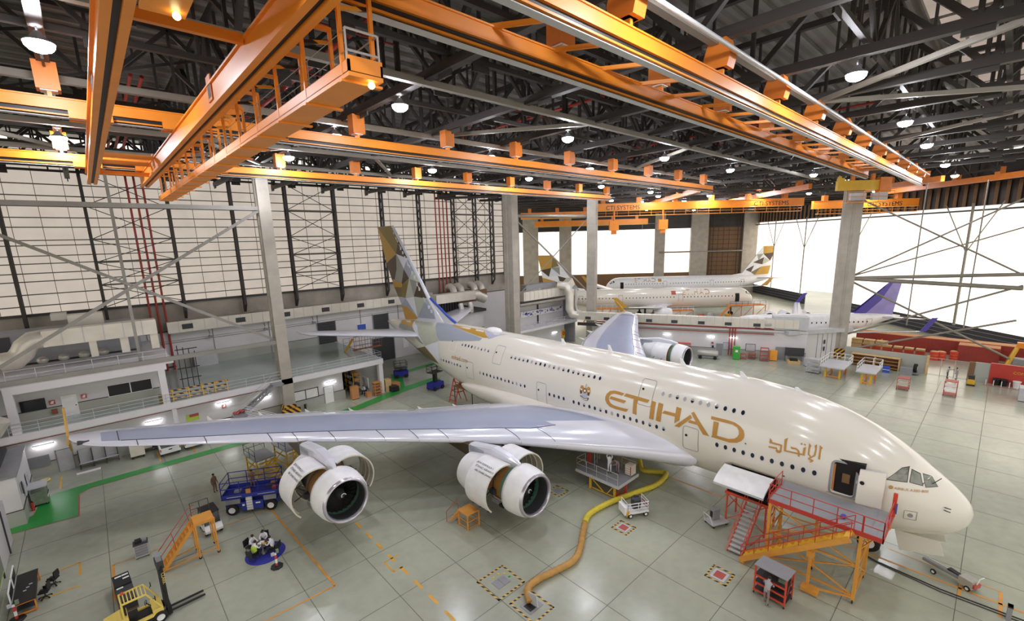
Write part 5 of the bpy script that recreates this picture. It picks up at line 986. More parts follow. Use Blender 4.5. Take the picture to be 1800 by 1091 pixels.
# forklift
t = thing('forklift', 'yellow forklift with a tall dark mast and long forks at the bottom left', 'forklift', (-.75, 31.85, 0), radians(3))
for x, y, r in ((.8, -.55, .36), (.8, .55, .36), (-.95, -.5, .3), (-.95, .5, .3)): g = G(); wheel(g, (x, y, r), r, .28); g.obj('wheel', t)
g = G(); g.prism([(-1.75, .35), (-1.75, .8), (-1.55, 1.1), (-.75, 1.22), (-.55, 1.15), (-.55, .35)], -.6, .6, FORKY, lambda u, v, w: (u, w*(1-.12*(u < -1.5)), v)); g.obj('counterweight', t)
g = G(); g.box(-.6, -.6, .25, .9, .6, .62, BLACK); g.box(.5, -.6, .6, 1.0, .6, .95, FORKY); g.box(-.6, -.62, .55, .6, -.5, .72, FORKY); g.box(-.6, .5, .55, .6, .62, .72, FORKY); g.obj('chassis', t)
G().cbox((-.35, 0, .95), (.5, .52, .16), BLACK).prism([(-.25, 1.0), (.25, 1.0), (.22, 1.5), (-.22, 1.5)], -.68, -.58, BLACK, lambda u, v, w: (w, u, v)).obj('seat', t); g = G(); g.tube([(.5, 0, .95), (.3, 0, 1.25)], .03, BLACK, 6); g.tube([(.3+.1*cos(2*pi*i/12)*.5, .18*sin(2*pi*i/12), 1.27+.16*cos(2*pi*i/12)*.7) for i in range(12)], .018, BLACK, 5, closed=True); g.obj('steering_wheel', t)
g = G()
for y in (-.55, .55): g.tube([(-.72, y, 1.1), (-.75, y, 2.1)], .05, FORKY, 6); g.tube([(.95, y, .9), (.35, y, 2.12)], .05, FORKY, 6); g.bar((-.78, y, 2.12), (.38, y, 2.12), .08, .08, FORKY)
[g.bar((-.75+.16*i, -.55, 2.14), (-.75+.16*i, .55, 2.14), .05, .05, FORKY) for i in range(8)]; g.obj('overhead_guard', t); G().lathe([(.07, 0), (.08, .1), (.05, .15), (0, .16)], REDB, (-.6, .4, 2.16), n=10).obj('beacon', t)
g = G(); [g.box(1.18, y-.07, .1, 1.32, y+.07, 3.4, BLACK) for y in (-.38, .38)]; [g.box(1.1, y-.05, .3, 1.2, y+.05, 3.1, DGREY) for y in (-.28, .28)]; [g.box(1.15, -.42, z, 1.3, .42, z+.12, BLACK) for z in (.4, 1.6, 3.3)]; g.cyl((1.2, 0, .3), (1.2, 0, 3.3), .06, CHROME, 8); g.obj('mast', t)
G().box(1.05, -.45, 3.2, 1.4, .45, 3.6, DGREY).box(1.1, -.25, 3.6, 1.35, .25, 3.95, GREY).obj('mast_head', t); G().box(1.32, -.5, .15, 1.38, .5, .62, BLACK).obj('carriage', t)
vs, fs = text_polys('CLARK', .24); G().add([(1.25, -.46, 3.0-u) for u, v, w in vs] and [(1.19+v, -.462, 2.95-u) for u, v, w in vs], fs, FORKY).obj('mast_lettering', t)
for y in (-.26, .2): G().box(1.38, y, .12, 3.1, y+.13, .19, BLACK).obj('fork', t)
g = G(); [g.cyl((.62, s*.6, 1.7), (.7, s*.78, 1.75), .02, BLACK, 6) for s in (1, -1)]; [g.cbox((.7, s*.8, 1.8), (.04, .16, .22), BLACK) for s in (1, -1)]; g.obj('mirror', t)
# pit hatches
def hatch(label, x0, y0, x1, y1, plate, tape=HAZW, w=.11):
    t = thing('pit_hatch', label, 'floor hatch', ((x0+x1)/2, (y0+y1)/2, 0)); a, b = (x1-x0)/2, (y1-y0)/2
    for q in ((-a, -b, a, -b+w), (-a, b-w, a, b), (-a, -b, -a+w, b), (a-w, -b, a, b)): G().box(q[0], q[1], .002, q[2], q[3], .014, tape).obj('border_tape', t)
    zt = .014
    for (u0, v0, u1, v1), m in plate: zt += .006; G().box(u0, v0, .002, u1, v1, zt, m).obj('cover_plate', t)
    return t
h = hatch('largest striped floor pit square with grey covers and yellow tags', 15.3, 18.45, 17.55, 20.65, (((-.5, -.4, 0, .35), GREY), ((.02, -.4, .5, .35), GREY)))
for x, y in ((-.15, .55), (.3, .6), (.62, .35), (.65, -.1)): G().box(x, y, .003, x+.16, y+.13, .016, (GREENP, YELLOW, YELLOW, GREENP)[int((x+y)*7) % 4]).obj('tag', h)
h = hatch('striped floor pit square with an open lid where the tan hose ends', 15.6, 15.75, 17.35, 17.85, (((-.55, -.45, .55, .45), GREY),)); G().bar((.1, -.1, .02), (.1, .05, .75), .7, .05, LGREY, (1, 0, 0)).obj('open_lid', h); G().box(-.4, -.3, .02, .1, .3, .024, BLACK).obj('pit_opening', h); G().box(.2, .5, .003, .45, .65, .016, GREENP).obj('tag', h)
hatch('striped floor pit square with a red cover beside the white railed cart', 26.1, 16.5, 27.42, 17.85, (((-.42, -.42, .42, .42), LGREY), ((-.3, -.3, .3, .3), RPAINT)))
hatch('striped floor pit square with a red cover left of the orange dock stairs', 26.15, 9.35, 27.6, 10.72, (((-.48, -.45, .48, .45), LGREY), ((-.33, -.3, .33, .3), RPAINT)))
hatch('striped floor pit square half hidden behind the inner engine', 26.5, 23.4, 27.8, 24.8, (((-.35, -.35, .35, .35), GREY),))
# air hose
def hose(label, pts, m, r=.24):
    P = [Vector(p) for p in pts]; Q = []
    for i in range(len(P)-1):
        p0, p1, p2, p3 = P[max(0, i-1)], P[i], P[i+1], P[min(len(P)-1, i+2)]; n = max(2, int((p2-p1).length/.17))
        for k in range(n): t = k/n; Q.append(.5*((2*p1)+(p2-p0)*t+(2*p0-5*p1+4*p2-p3)*t*t+(3*p1-p0-3*p2+p3)*t**3))
    Q.append(P[-1]); return G().tube(Q, r, m, 14, rads=[r*(1.0 if i % 2 else .8) for i in range(len(Q))]).obj('air_hose', label=label, cat='hose')
hose('yellow ribbed air hose from the belly across the floor', [(36.2, 21.9, 2.2), (36.4, 21.9, 1.3), (35.6, 21.2, .4), (35.05, 20.5, .24), (35.8, 19.3, .24), (36.0, 18.75, .24), (34.9, 18.45, .24), (33.4, 18.4, .24), (31.5, 18.9, .24), (29.7, 19.4, .24), (27.6, 19.8, .24), (26.0, 19.85, .24), (24.9, 19.4, .24)], HOSE1)
hose('tan ribbed air hose ending in the open floor pit', [(24.85, 19.38, .24), (23.6, 18.6, .24), (22.1, 17.7, .24), (20.9, 17.35, .24), (19.3, 17.6, .24), (18.0, 17.85, .24), (17.1, 17.75, .26), (16.7, 17.3, .3), (16.5, 16.95, .12)], HOSE2)
# small step stand by the inner engine
t = thing('step_stand', 'small orange step stand under the open cowl of the inner engine', 'steps', (18.2, 25.3, 0)); g = G()
for x, y in ((0, 0), (1.05, -.05), (0, 1.1), (1.05, 1.1)): G().box(x-.04, y-.04, 0, x+.04, y+.04, 1.25, DOCKO).obj('leg', t)
g.box(-.06, -.06, 1.2, 1.1, 1.15, 1.28, DOCKO); g.obj('platform', t); g = G(); [g.bar(a, b, .05, .05, DOCKO) for a, b in (((0, 0, .1), (1.05, 0, .1)), ((0, 0, .65), (1.05, 0, .65)), ((0, 0, .1), (0, 1.1, .1)), ((0, 0, .65), (0, 1.1, .65)), ((1.05, 0, .1), (1.05, 1.1, .1)), ((1.05, 0, .65), (1.05, 1.1, .65)), ((0, 1.1, 1.2), (-.5, 1.9, .05)), ((.8, 1.1, 1.2), (.3, 1.9, .05)))]; [g.box(-.4+.12*i, 1.75-.18*i, .2+.28*i, .45+.12*i, 1.9-.18*i, .24+.28*i, DOCKO) for i in range(4)]; g.obj('frame', t); g = G(); g.tube([(.02, 1.15, 1.28), (.02, 1.2, 2.1), (-.6, 1.9, 1.0), (-.6, 1.9, .1)], .025, RED, 6); g.obj('handrail', t)
# work platform under the wing root
t = thing('work_platform', 'grey decked work platform on yellow legs under the wing root', 'platform', (29.3, 19.4, 0)); g = G(); g.box(0, 0, 1.2, 3.0, 4.5, 1.4, GREY); g.box(-.03, -.03, 1.15, 3.03, 0, 1.42, LGREY); g.box(-.03, 0, 1.15, 0, 4.5, 1.42, LGREY); g.obj('deck', t)
for x, y, m in ((.3, .55, YELLOW), (.2, 3.0, YELLOW), (1.5, .25, REDB), (2.6, 3.6, REDB)): G().box(x-.08, y-.08, 0, x+.08, y+.08, 1.2, m).obj('leg', t)
g = G(); g.bar((.25, .6, .15), (.2, 3.0, .15), .08, .08, YELLOW); g.bar((.25, 1.6, .15), (.2, 3.0, 1.1), .07, .07, YELLOW); g.bar((.25, 1.3, .15), (.3, .6, 1.1), .07, .07, YELLOW); g.bar((.3, .55, .2), (1.5, .25, .2), .08, .08, REDB); g.bar((.3, .55, .2), (1.5, .25, 1.1), .07, .07, REDB); g.obj('brace', t)
for pts in ([(.05, .1, 1.4), (.05, 4.4, 1.4)], [(.05, 4.4, 1.4), (1.3, 4.4, 1.4)], [(2.9, .2, 1.4), (2.9, 1.6, 1.4)]): g = G(); g.rail(pts, 1.05, GALV, .025, 1.1, 1); g.obj('guardrail', t)
g = G(); g.box(1.6, 4.0, 1.4, 1.64, 4.4, 2.6, RED); g.rail([(1.3, 3.4, 1.4), (2.9, 4.0, 1.4)], 1.3, GALV, .03, 1.0, 2); g.obj('side_gate', t)
t = thing('tool_trolley', 'pale pink drawer trolley at the right end of the grey work platform', 'trolley', (31.75, 19.85, 1.4)); G().box(-.35, -.3, .08, .35, .3, .95, RIBC).obj('body', t); g = G(); [g.box(-.36, -.3, .2+.22*i, -.35, .3, .22+.22*i, RPAINT) for i in range(4)]; g.box(-.37, -.3, .1, -.355, -.22, .9, RED); g.obj('drawer_fronts', t)
person('person in white trousers standing on the grey work platform with head up in the wing', (30.75, 21.3), radians(-150), 'work', SHIRT, SHIRT, z0=1.4)
person('person in a mauve overall bending over the grey work platform', (31.2, 20.75), radians(170), 'bend', PINKG, PINKG, z0=1.4)
# white railed cart
t = thing('railed_cart', 'white railed cart carrying a dark machine in front of the yellow hose', 'cart', (28.95, 17.6, 0), radians(-30)); G().box(-.9, -.6, .35, .9, .6, .48, WHITE).obj('deck', t)
for x in (-.65, .65):
    for y in (-.55, .55): g = G(); wheel(g, (x, y, .2), .2, .12); g.obj('wheel', t)
for a, b in (((-.88, -.58), (.88, -.58)), ((.88, -.58), (.88, .58)), ((-.88, .58), (-.88, -.58))): g = G(); g.rail([(*a, .48), (*b, .48)], .75, WHITE, .03, .9, 2); g.obj('rail_panel', t)
G().box(-1.15, -.55, .3, -.92, .5, .95, SIGNW).obj('front_panel', t); G().box(.9, -.5, .6, .93, .5, .85, RED).obj('red_panel', t); g = G(); g.lathe([(0, .95), (.25, .95), (.4, .8), (.42, .4), (.35, 0)], DGREY, (.1, .05, .48), n=8, smooth=False); g.cbox((.1, .05, 1.4), (.3, .2, .15), BLACK); g.obj('machine', t); G().bar((-.95, -.5, .2), (-.9, -.75, .75), .12, .12, YELLOW).obj('tow_handle', t)
# orange boarding dock at the forward door
t = thing('boarding_dock', 'tall orange boarding dock with grey deck and red rails at the open front door', 'dock', (30, 2.7, 0)); DZ = 4.7
G().box(0, .9, DZ-.15, 3.2, 5.8, DZ, GREY).box(0, 0, DZ-.15, 3.45, .9, DZ, GREY).obj('deck', t); g = G(); g.box(-.05, -.05, DZ-.22, .02, 5.85, DZ+.06, RED); g.box(-.05, -.05, DZ-.22, 3.4, 0, DZ+.06, RED); g.box(-.05, 5.8, DZ-.22, 2.6, 5.87, DZ+.06, RED); g.obj('edge_beam', t)
for x, y in ((.05, .95), (.05, 5.7), (3.0, .95), (2.6, 5.7), (1.6, 3.4)): g = G(); g.box(x-.08, y-.08, .2, x+.08, y+.08, DZ-.15, DOCKO); caster(g, x, y, .14); g.obj('leg', t)
g = G()
for (a, b), (c, d) in (((.05, .95), (.05, 5.7)), ((.05, .95), (3, .95)), ((.05, 5.7), (2.6, 5.7))):
    for z in (.5, 2.5): g.bar((a, b, z), (c, d, z), .09, .09, DOCKO)
    g.bar((a, b, .5), (c, d, 2.5), .07, .07, DOCKO); g.bar((c, d, 2.5), (a, b, 4.5), .07, .07, DOCKO); g.bar((a, b, 2.5), (c, d, 4.5), .07, .07, DOCKO); g.bar((c, d, .5), (a, b, 2.5), .07, .07, DOCKO)
g.bar((3, .95, 2.5), (2.6, 5.7, 2.5), .07, .07, DOCKO); g.bar((.05, .95, 3.6), (1.9, -.1, 4.55), .07, .07, DOCKO); g.obj('bracing', t)
for pts in ([(.02, .95, DZ), (.02, 5.8, DZ)], [(0, 0, DZ), (0, .9, DZ)], [(0, 0, DZ), (3.1, 0, DZ)], [(0, 5.8, DZ), (2.4, 5.8, DZ)]): g = G(); g.rail(pts, 1.05, RED, .028, 1.3, 1); g.obj('guardrail', t)
g = G(); g.box(3.05, -.1, DZ, 3.2, .1, DZ+1.5, REDB); g.obj('end_post', t); G().box(2.9, -.16, DZ+.3, 3.1, -.1, DZ+.9, BLUEB).obj('notice_bag', t)
g = G(); y0, y1 = 6.9, 1.3   # stair flight rising along the dock front
for x in (-1.0, -.12): g.bar((x, y0, .25), (x, y1, DZ-.1), .07, .34, DOCKO)
for i in range(16): f = (i+.5)/16; yy = y0+(y1-y0)*f; zz = .2+(DZ-.25)*f; g.box(-.98, yy-.14, zz, -.14, yy+.14, zz+.05, YELLOW)
g.bar((-1.0, y0-.1, .08), (-.1, y0-.1, .08), .3, .12, DOCKO); g.obj('stair_flight', t)
g = G()
for x in (-1.0, -.12):
    for h in (.55, 1.05): g.tube([(x, y0, .3+h), (x, (y0+y1)/2, (DZ+.1)/2+.1+h), (x, y1, DZ-.05+h)], .026, RED, 6)
    for i in range(8): f = i/7; yy = y0+(y1-y0)*f; zz = .3+(DZ-.35)*f; g.cyl((x, yy, zz), (x, yy, zz+1.05), .022, RED, 6)
g.obj('stair_rail', t)
g = G(); g.box(-.62, 3.05, .25, -.48, 3.2, 2.3, DOCKO); g.cyl((-.55, 3.12, 1.2), (-.55, 3.12, 2.6), .06, CHROME, 8); g.box(-.95, 2.5, .05, -.35, 3.4, .3, DOCKO); g.bar((-.55, 3.1, .2), (.05, .95, .4), .09, .09, DOCKO); g.box(-.75, 2.95, 2.3, -.35, 3.3, 2.7, DOCKO); g.obj('jack_leg', t)
G().ball((.9, 2.0, DZ+.12), .16, PURPLE, (1.2, 1, .8)).obj('bag', label='small violet bag lying on the grey deck of the boarding dock', cat='bag', loc=(30, 2.7, 0))
# red stair to the cargo door
t = thing('cargo_stair', 'red ladder stair leading up to the dark platform below the cargo door', 'stairs', (29.5, 9.7, 0)); g = G()
for y in (0, .95): g.bar((0, y, .1), (3.2, y, 2.6), .06, .2, REDB)
for i in range(12): f = (i+.5)/12; g.box(3.2*f-.12, .03, .1+2.5*f, 3.2*f+.12, .92, .14+2.5*f, LGREY)
g.obj('flight', t); G().box(3.2, -.4, 2.5, 5.4, 2.5, 2.62, BLACK).box(3.15, -.45, 2.45, 3.2, 2.55, 2.66, REDB).obj('platform', t)
for x, y in ((3.3, -.3), (3.3, 2.4), (5.2, -.3), (5.2, 2.4)): G().box(x-.05, y-.05, 0, x+.05, y+.05, 2.5, REDB).obj('leg', t)
g = G(); [g.bar(a, b, .05, .05, REDB) for a, b in (((3.3, -.3, .3), (3.3, 2.4, 2.4)), ((3.3, 2.4, .3), (3.3, -.3, 2.4)), ((3.3, -.3, .3), (5.2, -.3, 2.4)), ((3.3, -.3, 1.2), (5.2, -.3, 1.2)), ((3.3, 2.4, 1.2), (5.2, 2.4, 1.2)), ((1.6, 0, .1), (3.3, -.3, .3)))]; g.obj('brace', t); g = G(); g.rail([(3.25, 2.45, 2.62), (5.2, 2.45, 2.62)], 1.0, REDB, .025, 1, 1); g.rail([(3.4, -.35, 2.62), (5.0, -.35, 2.62)], 1.3, REDB, .03, .8, 1); g.obj('platform_rail', t)
g = G(); [g.tube([(0, y, .9), (3.2, y, 3.5)], .025, REDB, 6) for y in (0, .95)]; [g.cyl((1.06*i, y, .1+.83*i), (1.06*i, y, .95+.83*i), .02, REDB, 6) for i in range(1, 4) for y in (0, .95)]; g.obj('stair_rail', t)
# red shelf trolley and the person loading it
t = thing('shelf_trolley', 'red shelf trolley with a grey top in front of the orange dock', 'trolley', (27.4, 7.1, 0), radians(-4))
for x in (-.55, .55):
    for y in (-.85, .85): g = G(); g.box(x-.04, y-.04, .1, x+.04, y+.04, 1.9, REDB); caster(g, x, y, .08); g.obj('post', t)
G().box(-.62, -.92, 1.9, .62, .92, 1.95, GREY).obj('top', t)
for z in (.25, .75, 1.25): G().box(-.58, -.88, z, .58, .88, z+.04, DGREY).box(-.6, -.9, z-.03, -.56, .9, z+.08, REDB).obj('shelf', t)
g = G(); [g.bar((.57, -.85, z), (.57, .85, z+.5), .04, .04, REDB) for z in (.3, .8, 1.3)]; g.bar((-.55, -.85, .3), (.55, -.85, 1.85), .03, .03, REDB); g.obj('brace', t)
for i, (y, z, m) in enumerate(((-.5, 1.29, MUTEG), (-.45, .79, BLACK), (.3, .79, GREY), (.2, .29, DGREY))): G().cbox((0, 0, .1), (.5, .4, .2), m).obj('parts_bin', label=('green parts bin on the upper shelf of the red trolley', 'black parts bin on the middle shelf of the red trolley', 'grey parts bin on the middle shelf of the red trolley', 'charcoal parts bin on the lowest shelf of the red trolley')[i], cat='bin', loc=(27.4, 7.1+y, z))
person('person in a grey shirt and mauve trousers reaching into the red shelf trolley', (26.42, 7.15), radians(-8), 'shelf', GREYT, PINKG)
# white platform trolley
t = thing('platform_trolley', 'white platform trolley with a grey box beside the red cargo stair', 'trolley', (32.1, 12.5, 0), radians(-25)); g = G(); g.box(-.75, -.5, .22, .75, .5, .3, LGREY); [caster(g, x, y, .1) for x in (-.6, .6) for y in (-.4, .4)]; g.obj('deck', t); g = G(); g.tube([(-.72, -.4, .3), (-.95, -.35, 1.0), (-.95, .35, 1.0), (-.72, .4, .3)], .03, WHITE, 6); g.obj('handle', t); G().box(-.3, .0, .3, .3, .45, 1.15, GREY).box(-.31, .1, .5, -.3, .35, 1.0, BLACK).obj('grey_box', t)
# tow bar dolly, cables, post
t = thing('towbar_dolly', 'grey hydraulic towbar dolly lying on the floor ahead of the nose', 'dolly', (36.75, -.15, 0), radians(-118)); g = G(); g.tube([(-1.5, -.12, .35), (.6, -.05, .4)], .12, GREY, 10); g.tube([(-1.4, .2, .3), (.5, .15, .4)], .1, GALV, 10); g.bar((-.2, .05, .55), (1.0, .05, .45), .3, .1, BLACK); g.obj('towbar', t); G().box(.5, -.3, .2, 1.2, .35, .7, GALV).box(1.1, -.25, .3, 1.3, .3, .55, RPAINT).obj('pump_unit', t); g = G(); g.tube([(1.2, 0, .3), (1.35, 0, 1.0), (1.35, .35, 1.0)], .03, SIGNW, 6); g.obj('handle', t)
for x, y in ((-.6, -.6), (1.0, -.3), (1.0, .35)): g = G(); wheel(g, (x, y, .16), .16, .1); g.obj('wheel', t)
for i, dx in enumerate((0, -.25)): G().tube([(35.5+dx*.3, 4.4, .2), (35.4+dx*.5, 3.4, .03), (35.05+dx, .2, .03), (35.2+dx, -3.2, .03), (35.6+dx, -6, .03)], .035, (BLACK, DGREY)[i], 6).obj('power_cable', label=('dark power cable on the floor nearest the painted centre line', 'second dark power cable on the floor, farther from the painted centre line')[i], cat='cable')
t = thing('floor_post', 'grey guard post standing on the floor at the lower right corner', 'post', (34.75, -2.6, 0)); G().box(-.16, -.1, 0, .16, .1, .9, GREY).obj('post', t); G().box(-.17, -.11, .82, .17, .11, .9, BLACK).obj('cap', t)
for i in range(1): pass
# yellow and grey docking stands behind the outer engine
def dockstand(label, x, y, rz, w, l, h):
    t = thing('docking_stand', label, 'stand', (x, y, 0), rz); G().box(-w/2, -l/2, h-.12, w/2, l/2, h, GREY).obj('deck', t)
    for a in (-1, 1):
        for b in (-1, 1): G().box(a*w*.45-.06, b*l*.45-.06, 0, a*w*.45+.06, b*l*.45+.06, h-.12, YELLOW).obj('leg', t)
    g = G(); [g.bar((-w*.45, b*l*.45, .2), (w*.45, b*l*.45, h-.2), .08, .08, YELLOW) for b in (-1, 1)]; [g.bar((a*w*.45, -l*.45, z), (a*w*.45, l*.45, z), .1, .1, YELLOW) for a in (-1, 1) for z in (.3, h*.6)]; g.obj('brace', t)
    g = G(); [g.box(-w*.4, -l/2-.25-.25*i, h-.35-.28*i, w*.4, -l/2-.25*i, h-.3-.28*i, YELLOW) for i in range(int(h/.3))]; g.obj('steps', t); g = G(); g.rail([(-w/2, -l/2, h), (-w/2, l/2, h), (w/2, l/2, h)], 1.0, DGREY, .025, 1.2, 1); g.obj('rail', t)
dockstand('yellow stepped docking stand with grey deck, left one behind the blue lift', 9.6, 47.0, radians(8), 1.9, 2.6, 1.8); dockstand('yellow stepped docking stand with grey deck, right one behind the outer engine', 12.3, 47.2, radians(8), 2.0, 3.0, 1.9)
# tail lifts and red trestle
def lift2(label, x, y, rz, h):
    t = thing('boom_lift', label, 'lift', (x, y, 0), rz); G().box(-1.1, -.7, .25, 1.1, .7, 1.1, NAVY).obj('body', t); g = G(); [g.cyl((x2, y2-.12, .3), (x2, y2+.12, .3), .3, RUBBER, 14) for x2 in (-.75, .75) for y2 in (-.7, .7)]; g.obj('wheels', t); G().box(-1.0, -.65, h, 1.0, .65, h+.1, DGREY).bar((0, 0, 1.1), (0, 0, h), .5, .5, BLACK).obj('platform', t); g = G(); g.rail([(-1, -.63, h+.1), (1, -.63, h+.1), (1, .63, h+.1), (-1, .63, h+.1), (-1, -.63, h+.1)], 1.0, BLACK, .03, .9, 1); g.obj('guardrail', t)
lift2('dark blue lift parked left of the tail on the green walkway', 35.2, 65.4, radians(-20), 1.5); lift2('dark blue lift parked right under the tail', 35.6, 55.9, radians(10), 2.6)
t = thing('red_trestle', 'red steel trestle ladder under the rear belly', 'trestle', (33.6, 48.8, 0)); g = G(); [g.bar(a, b, .1, .1, REDB) for a, b in (((0, -.6, 0), (1.0, -.6, 3.2)), ((2.0, -.6, 0), (1.0, -.6, 3.2)), ((0, .8, 0), (1.0, .8, 3.2)), ((2.0, .8, 0), (1.0, .8, 3.2)), ((.5, -.6, 1.6), (1.5, -.6, 1.6)), ((.5, .8, 1.6), (1.5, .8, 1.6)))]; g.obj('frame', t); g = G(); [g.box(.1+.19*i, -.6, .35+.6*i, .25+.19*i, .8, .4+.6*i, REDB) for i in range(5)]; g.obj('rungs', t)
t = thing('tail_dock', 'dark deck on thin legs under the rear belly', 'platform', (35.2, 46.5, 0)); G().box(-1.5, -2, 2.5, 2.5, 2, 2.65, BROWNP).obj('deck', t); [G().cyl((x, y, 0), (x, y, 2.5), .06, DGREY, 8).obj('leg', t) for x in (-1.4, 2.4) for y in (-1.9, 1.9)]
# ================================================================== AIRCRAFT IN THE SECOND BAY
def jet(label, d, s, nose_right, L, R, zc, hs, span, text, facets, eng, finz, arab=None):
    p = B2(d, s, 0); t = thing('jet_airliner', label, 'airplane', p, radians(135) if nose_right else -pi/4); sgn = 1 if nose_right else -1
    S2 = [(0, zc-.35*R, zc-.3*R, .03), (.25, zc-.62*R, zc, .32*R), (.8, zc-.8*R, zc+.3*R, .55*R), (2, zc-.93*R, zc+.7*R, .8*R), (3.6, zc-R, zc+.93*R, .95*R), (6, zc-R, zc+R, R), (L*.62, zc-R, zc+R, R), (L*.74, zc-.75*R, zc+R, .9*R), (L*.86, zc-.15*R, zc+.93*R, .6*R), (L*.96, zc+.35*R, zc+.78*R, .25*R), (L, zc+.5*R, zc+.66*R, .08*R)]
    st = [0, .1, .25, .5, .8, 1.3, 2, 2.8, 3.6, 5, 6]+[6+(L-6)*i/26 for i in range(1, 27)]; g = G(); g.loft([ring(a, 32, S2, .5) for a in st], CREAM if nose_right else WHITE); g.obj('fuselage', t)
    h2 = lambda a, z: hw(a, z, S2, .5); wy = zc+.22*R
    # windows: one pane per frame
    wg = G(); wg.add([(-.11, 0, -.16), (.11, 0, -.16), (.11, 0, .16), (-.11, 0, .16)], [(0, 1, 2, 3)], GLASS); w0 = None; a = 6.5
    while a < L*.8:
        if not (L*.33 < a < L*.33+1.5 or L*.6 < a < L*.6+1.5):
            if w0 is None: w0 = wg.obj('cabin_window', t)
            else: c = w0.copy(); COL.objects.link(c); c.parent = t; w0 = c
            w0.location = (a, sgn*(h2(a, wy)+.03), wy)
        a += .9
    g = G()
    for pts in ([(2.0, zc+.4*R), (1.25, zc+.22*R), (1.15, zc+.42*R), (1.7, zc+.58*R)], [(2.7, zc+.42*R), (2.1, zc+.38*R), (2.0, zc+.6*R), (2.6, zc+.62*R)]): skin_poly(g, pts, GLASS, .03, .6, sgn, h2)
    g.obj('cockpit_window', t)
    g = G(); skin_poly(g, [(4.6, zc-.35*R), (5.7, zc-.35*R), (5.7, zc+.45*R), (4.6, zc+.45*R)], DARKIN, .03, .6, sgn, h2); g.obj('door_opening', t)
    for a in (L*.33, L*.6, L*.78): g = G(); [skin_poly(g, q, GREY, .03, .6, sgn, h2) for q in ([(a, zc-.2*R), (a+.08, zc-.2*R), (a+.08, zc+.5*R), (a, zc+.5*R)], [(a+1.1, zc-.2*R), (a+1.18, zc-.2*R), (a+1.18, zc+.5*R), (a+1.1, zc+.5*R)], [(a, zc+.46*R), (a+1.18, zc+.46*R), (a+1.18, zc+.5*R), (a, zc+.5*R)])]; g.obj('cabin_door', t)
    if text:
        vs, fs = text_polys(text[0], text[2], space=1.15); g = G(); w = max(v[0] for v in vs)
        P = [((text[1]-u if nose_right else text[1]+u), v+zc+.42*R, 0) for u, v, q in vs]; g.add([(a, sgn*(h2(a, z)+.05), z) for a, z, q in P], fs, GOLD); g.obj('airline_lettering', t)
        g = G(); e = text[1]+2.2 if nose_right else text[1]+w+1.4; skin_poly(g, [(e-.6, zc+.45*R), (e+.6, zc+.45*R), (e+.6, zc+.78*R), (e-.6, zc+.78*R)], RPAINT if nose_right else GOLD, .05, .6, sgn, h2); g.obj('emblem', t)
    if arab:
        g = G()
        for k in range(9):
            a = 7.0+k*.42; zz = zc+.52*R; q = [(a, zz), (a+.34, zz), (a+.34, zz+.09), (a, zz+.09)]; skin_poly(g, q, DGREY, .04, .6, sgn, h2)
            if k in (0, 2, 5, 6, 8): skin_poly(g, [(a, zz), (a+.09, zz), (a+.09, zz+.42), (a, zz+.42)], DGREY, .04, .6, sgn, h2)
            if k in (1, 4, 7): skin_poly(g, [(a+.1, zz+.2), (a+.22, zz+.2), (a+.22, zz+.3), (a+.1, zz+.3)], DGREY, .04, .6, sgn, h2)
        g.obj('arabic_lettering', t)
    for sd in (1, -1):
        r0 = L*.36; rows = []
        for b, le, ch, dz in ((R*.5, r0, L*.155, -.6*R), (R*1.0, r0+1.2, L*.145, -.55*R), (hs*.4, r0+hs*.24, L*.09, -.3*R), (hs, r0+hs*.62, L*.035, .35*R+1.0)):
            rows.append([(le+ch*c, sd*b, zc+dz+.11*ch*k) for c, k in ((0, 0), (.05, .35), (.25, .6), (.6, .35), (1, 0), (.6, -.15), (.25, -.3), (.05, -.25))])
        o = G().loft(rows if sd > 0 else [r[::-1] for r in rows], LEDGE).obj('wing', t)
        e = rows[-1]; G().prism([(e[0][0]+.2, e[0][2]), (e[4][0], e[4][2]), (e[4][0]+1.6, e[4][2]+2.2), (e[4][0]+.7, e[4][2]+2.2)], sd*hs-.06, sd*hs+.06, FGOLD if text else PURPLE, lambda u, v, w: (u, w, v)).obj('winglet', o)
        if eng:
            n = thing('engine', None, None, (r0+hs*.3*.62-2.2, sd*hs*.32, zc-.95*R)); n.parent = t; G().lathe([(.85*eng, .1), (1.0*eng, 0), (1.12*eng, .3), (1.2*eng, 1.4), (1.1*eng, 3), (.7*eng, 4.5)], WHITE, ax=(1, 0, 0), n=20).obj('nacelle', n); G().lathe([(.85*eng, .1), (.84*eng, .9), (0, .9)], DGREY, ax=(1, 0, 0), n=20).obj('fan', n); G().bar((1.2, 0, 1.1*eng), (4.5, 0, 1.35*eng), .4, .8, WHITE).obj('pylon', n)
        rows = []
        for b, le, ch in ((R*.2, L*.865, L*.1), (hs*.33, L*.865+hs*.2, L*.045)): rows.append([(le+ch*c, sd*b, zc+.55*R+.07*b+.08*ch*k) for c, k in ((0, 0), (.1, .5), (.5, .5), (1, 0), (.5, -.5), (.1, -.5))])
        G().loft(rows if sd > 0 else [r[::-1] for r in rows], LEDGE).obj('tailplane', t)
    fz = zc+.85*R; f = [(L*.76, fz), (L*.95, fz-.2), (L*.985, finz), (L*.915, finz)]; fo = [(L*.70, fz), (L*.80, fz+.9), f[3], f[2], f[1]]
    def fy(a, z): return .34-.22*(z-fz)/(finz-fz)
    F = G().loft([[(a, fy(a, z), z) for a, z in fo], [(a, -fy(a, z), z) for a, z in fo]][::-1], WHITE if text else LILAC, smooth=False).obj('fin', t)
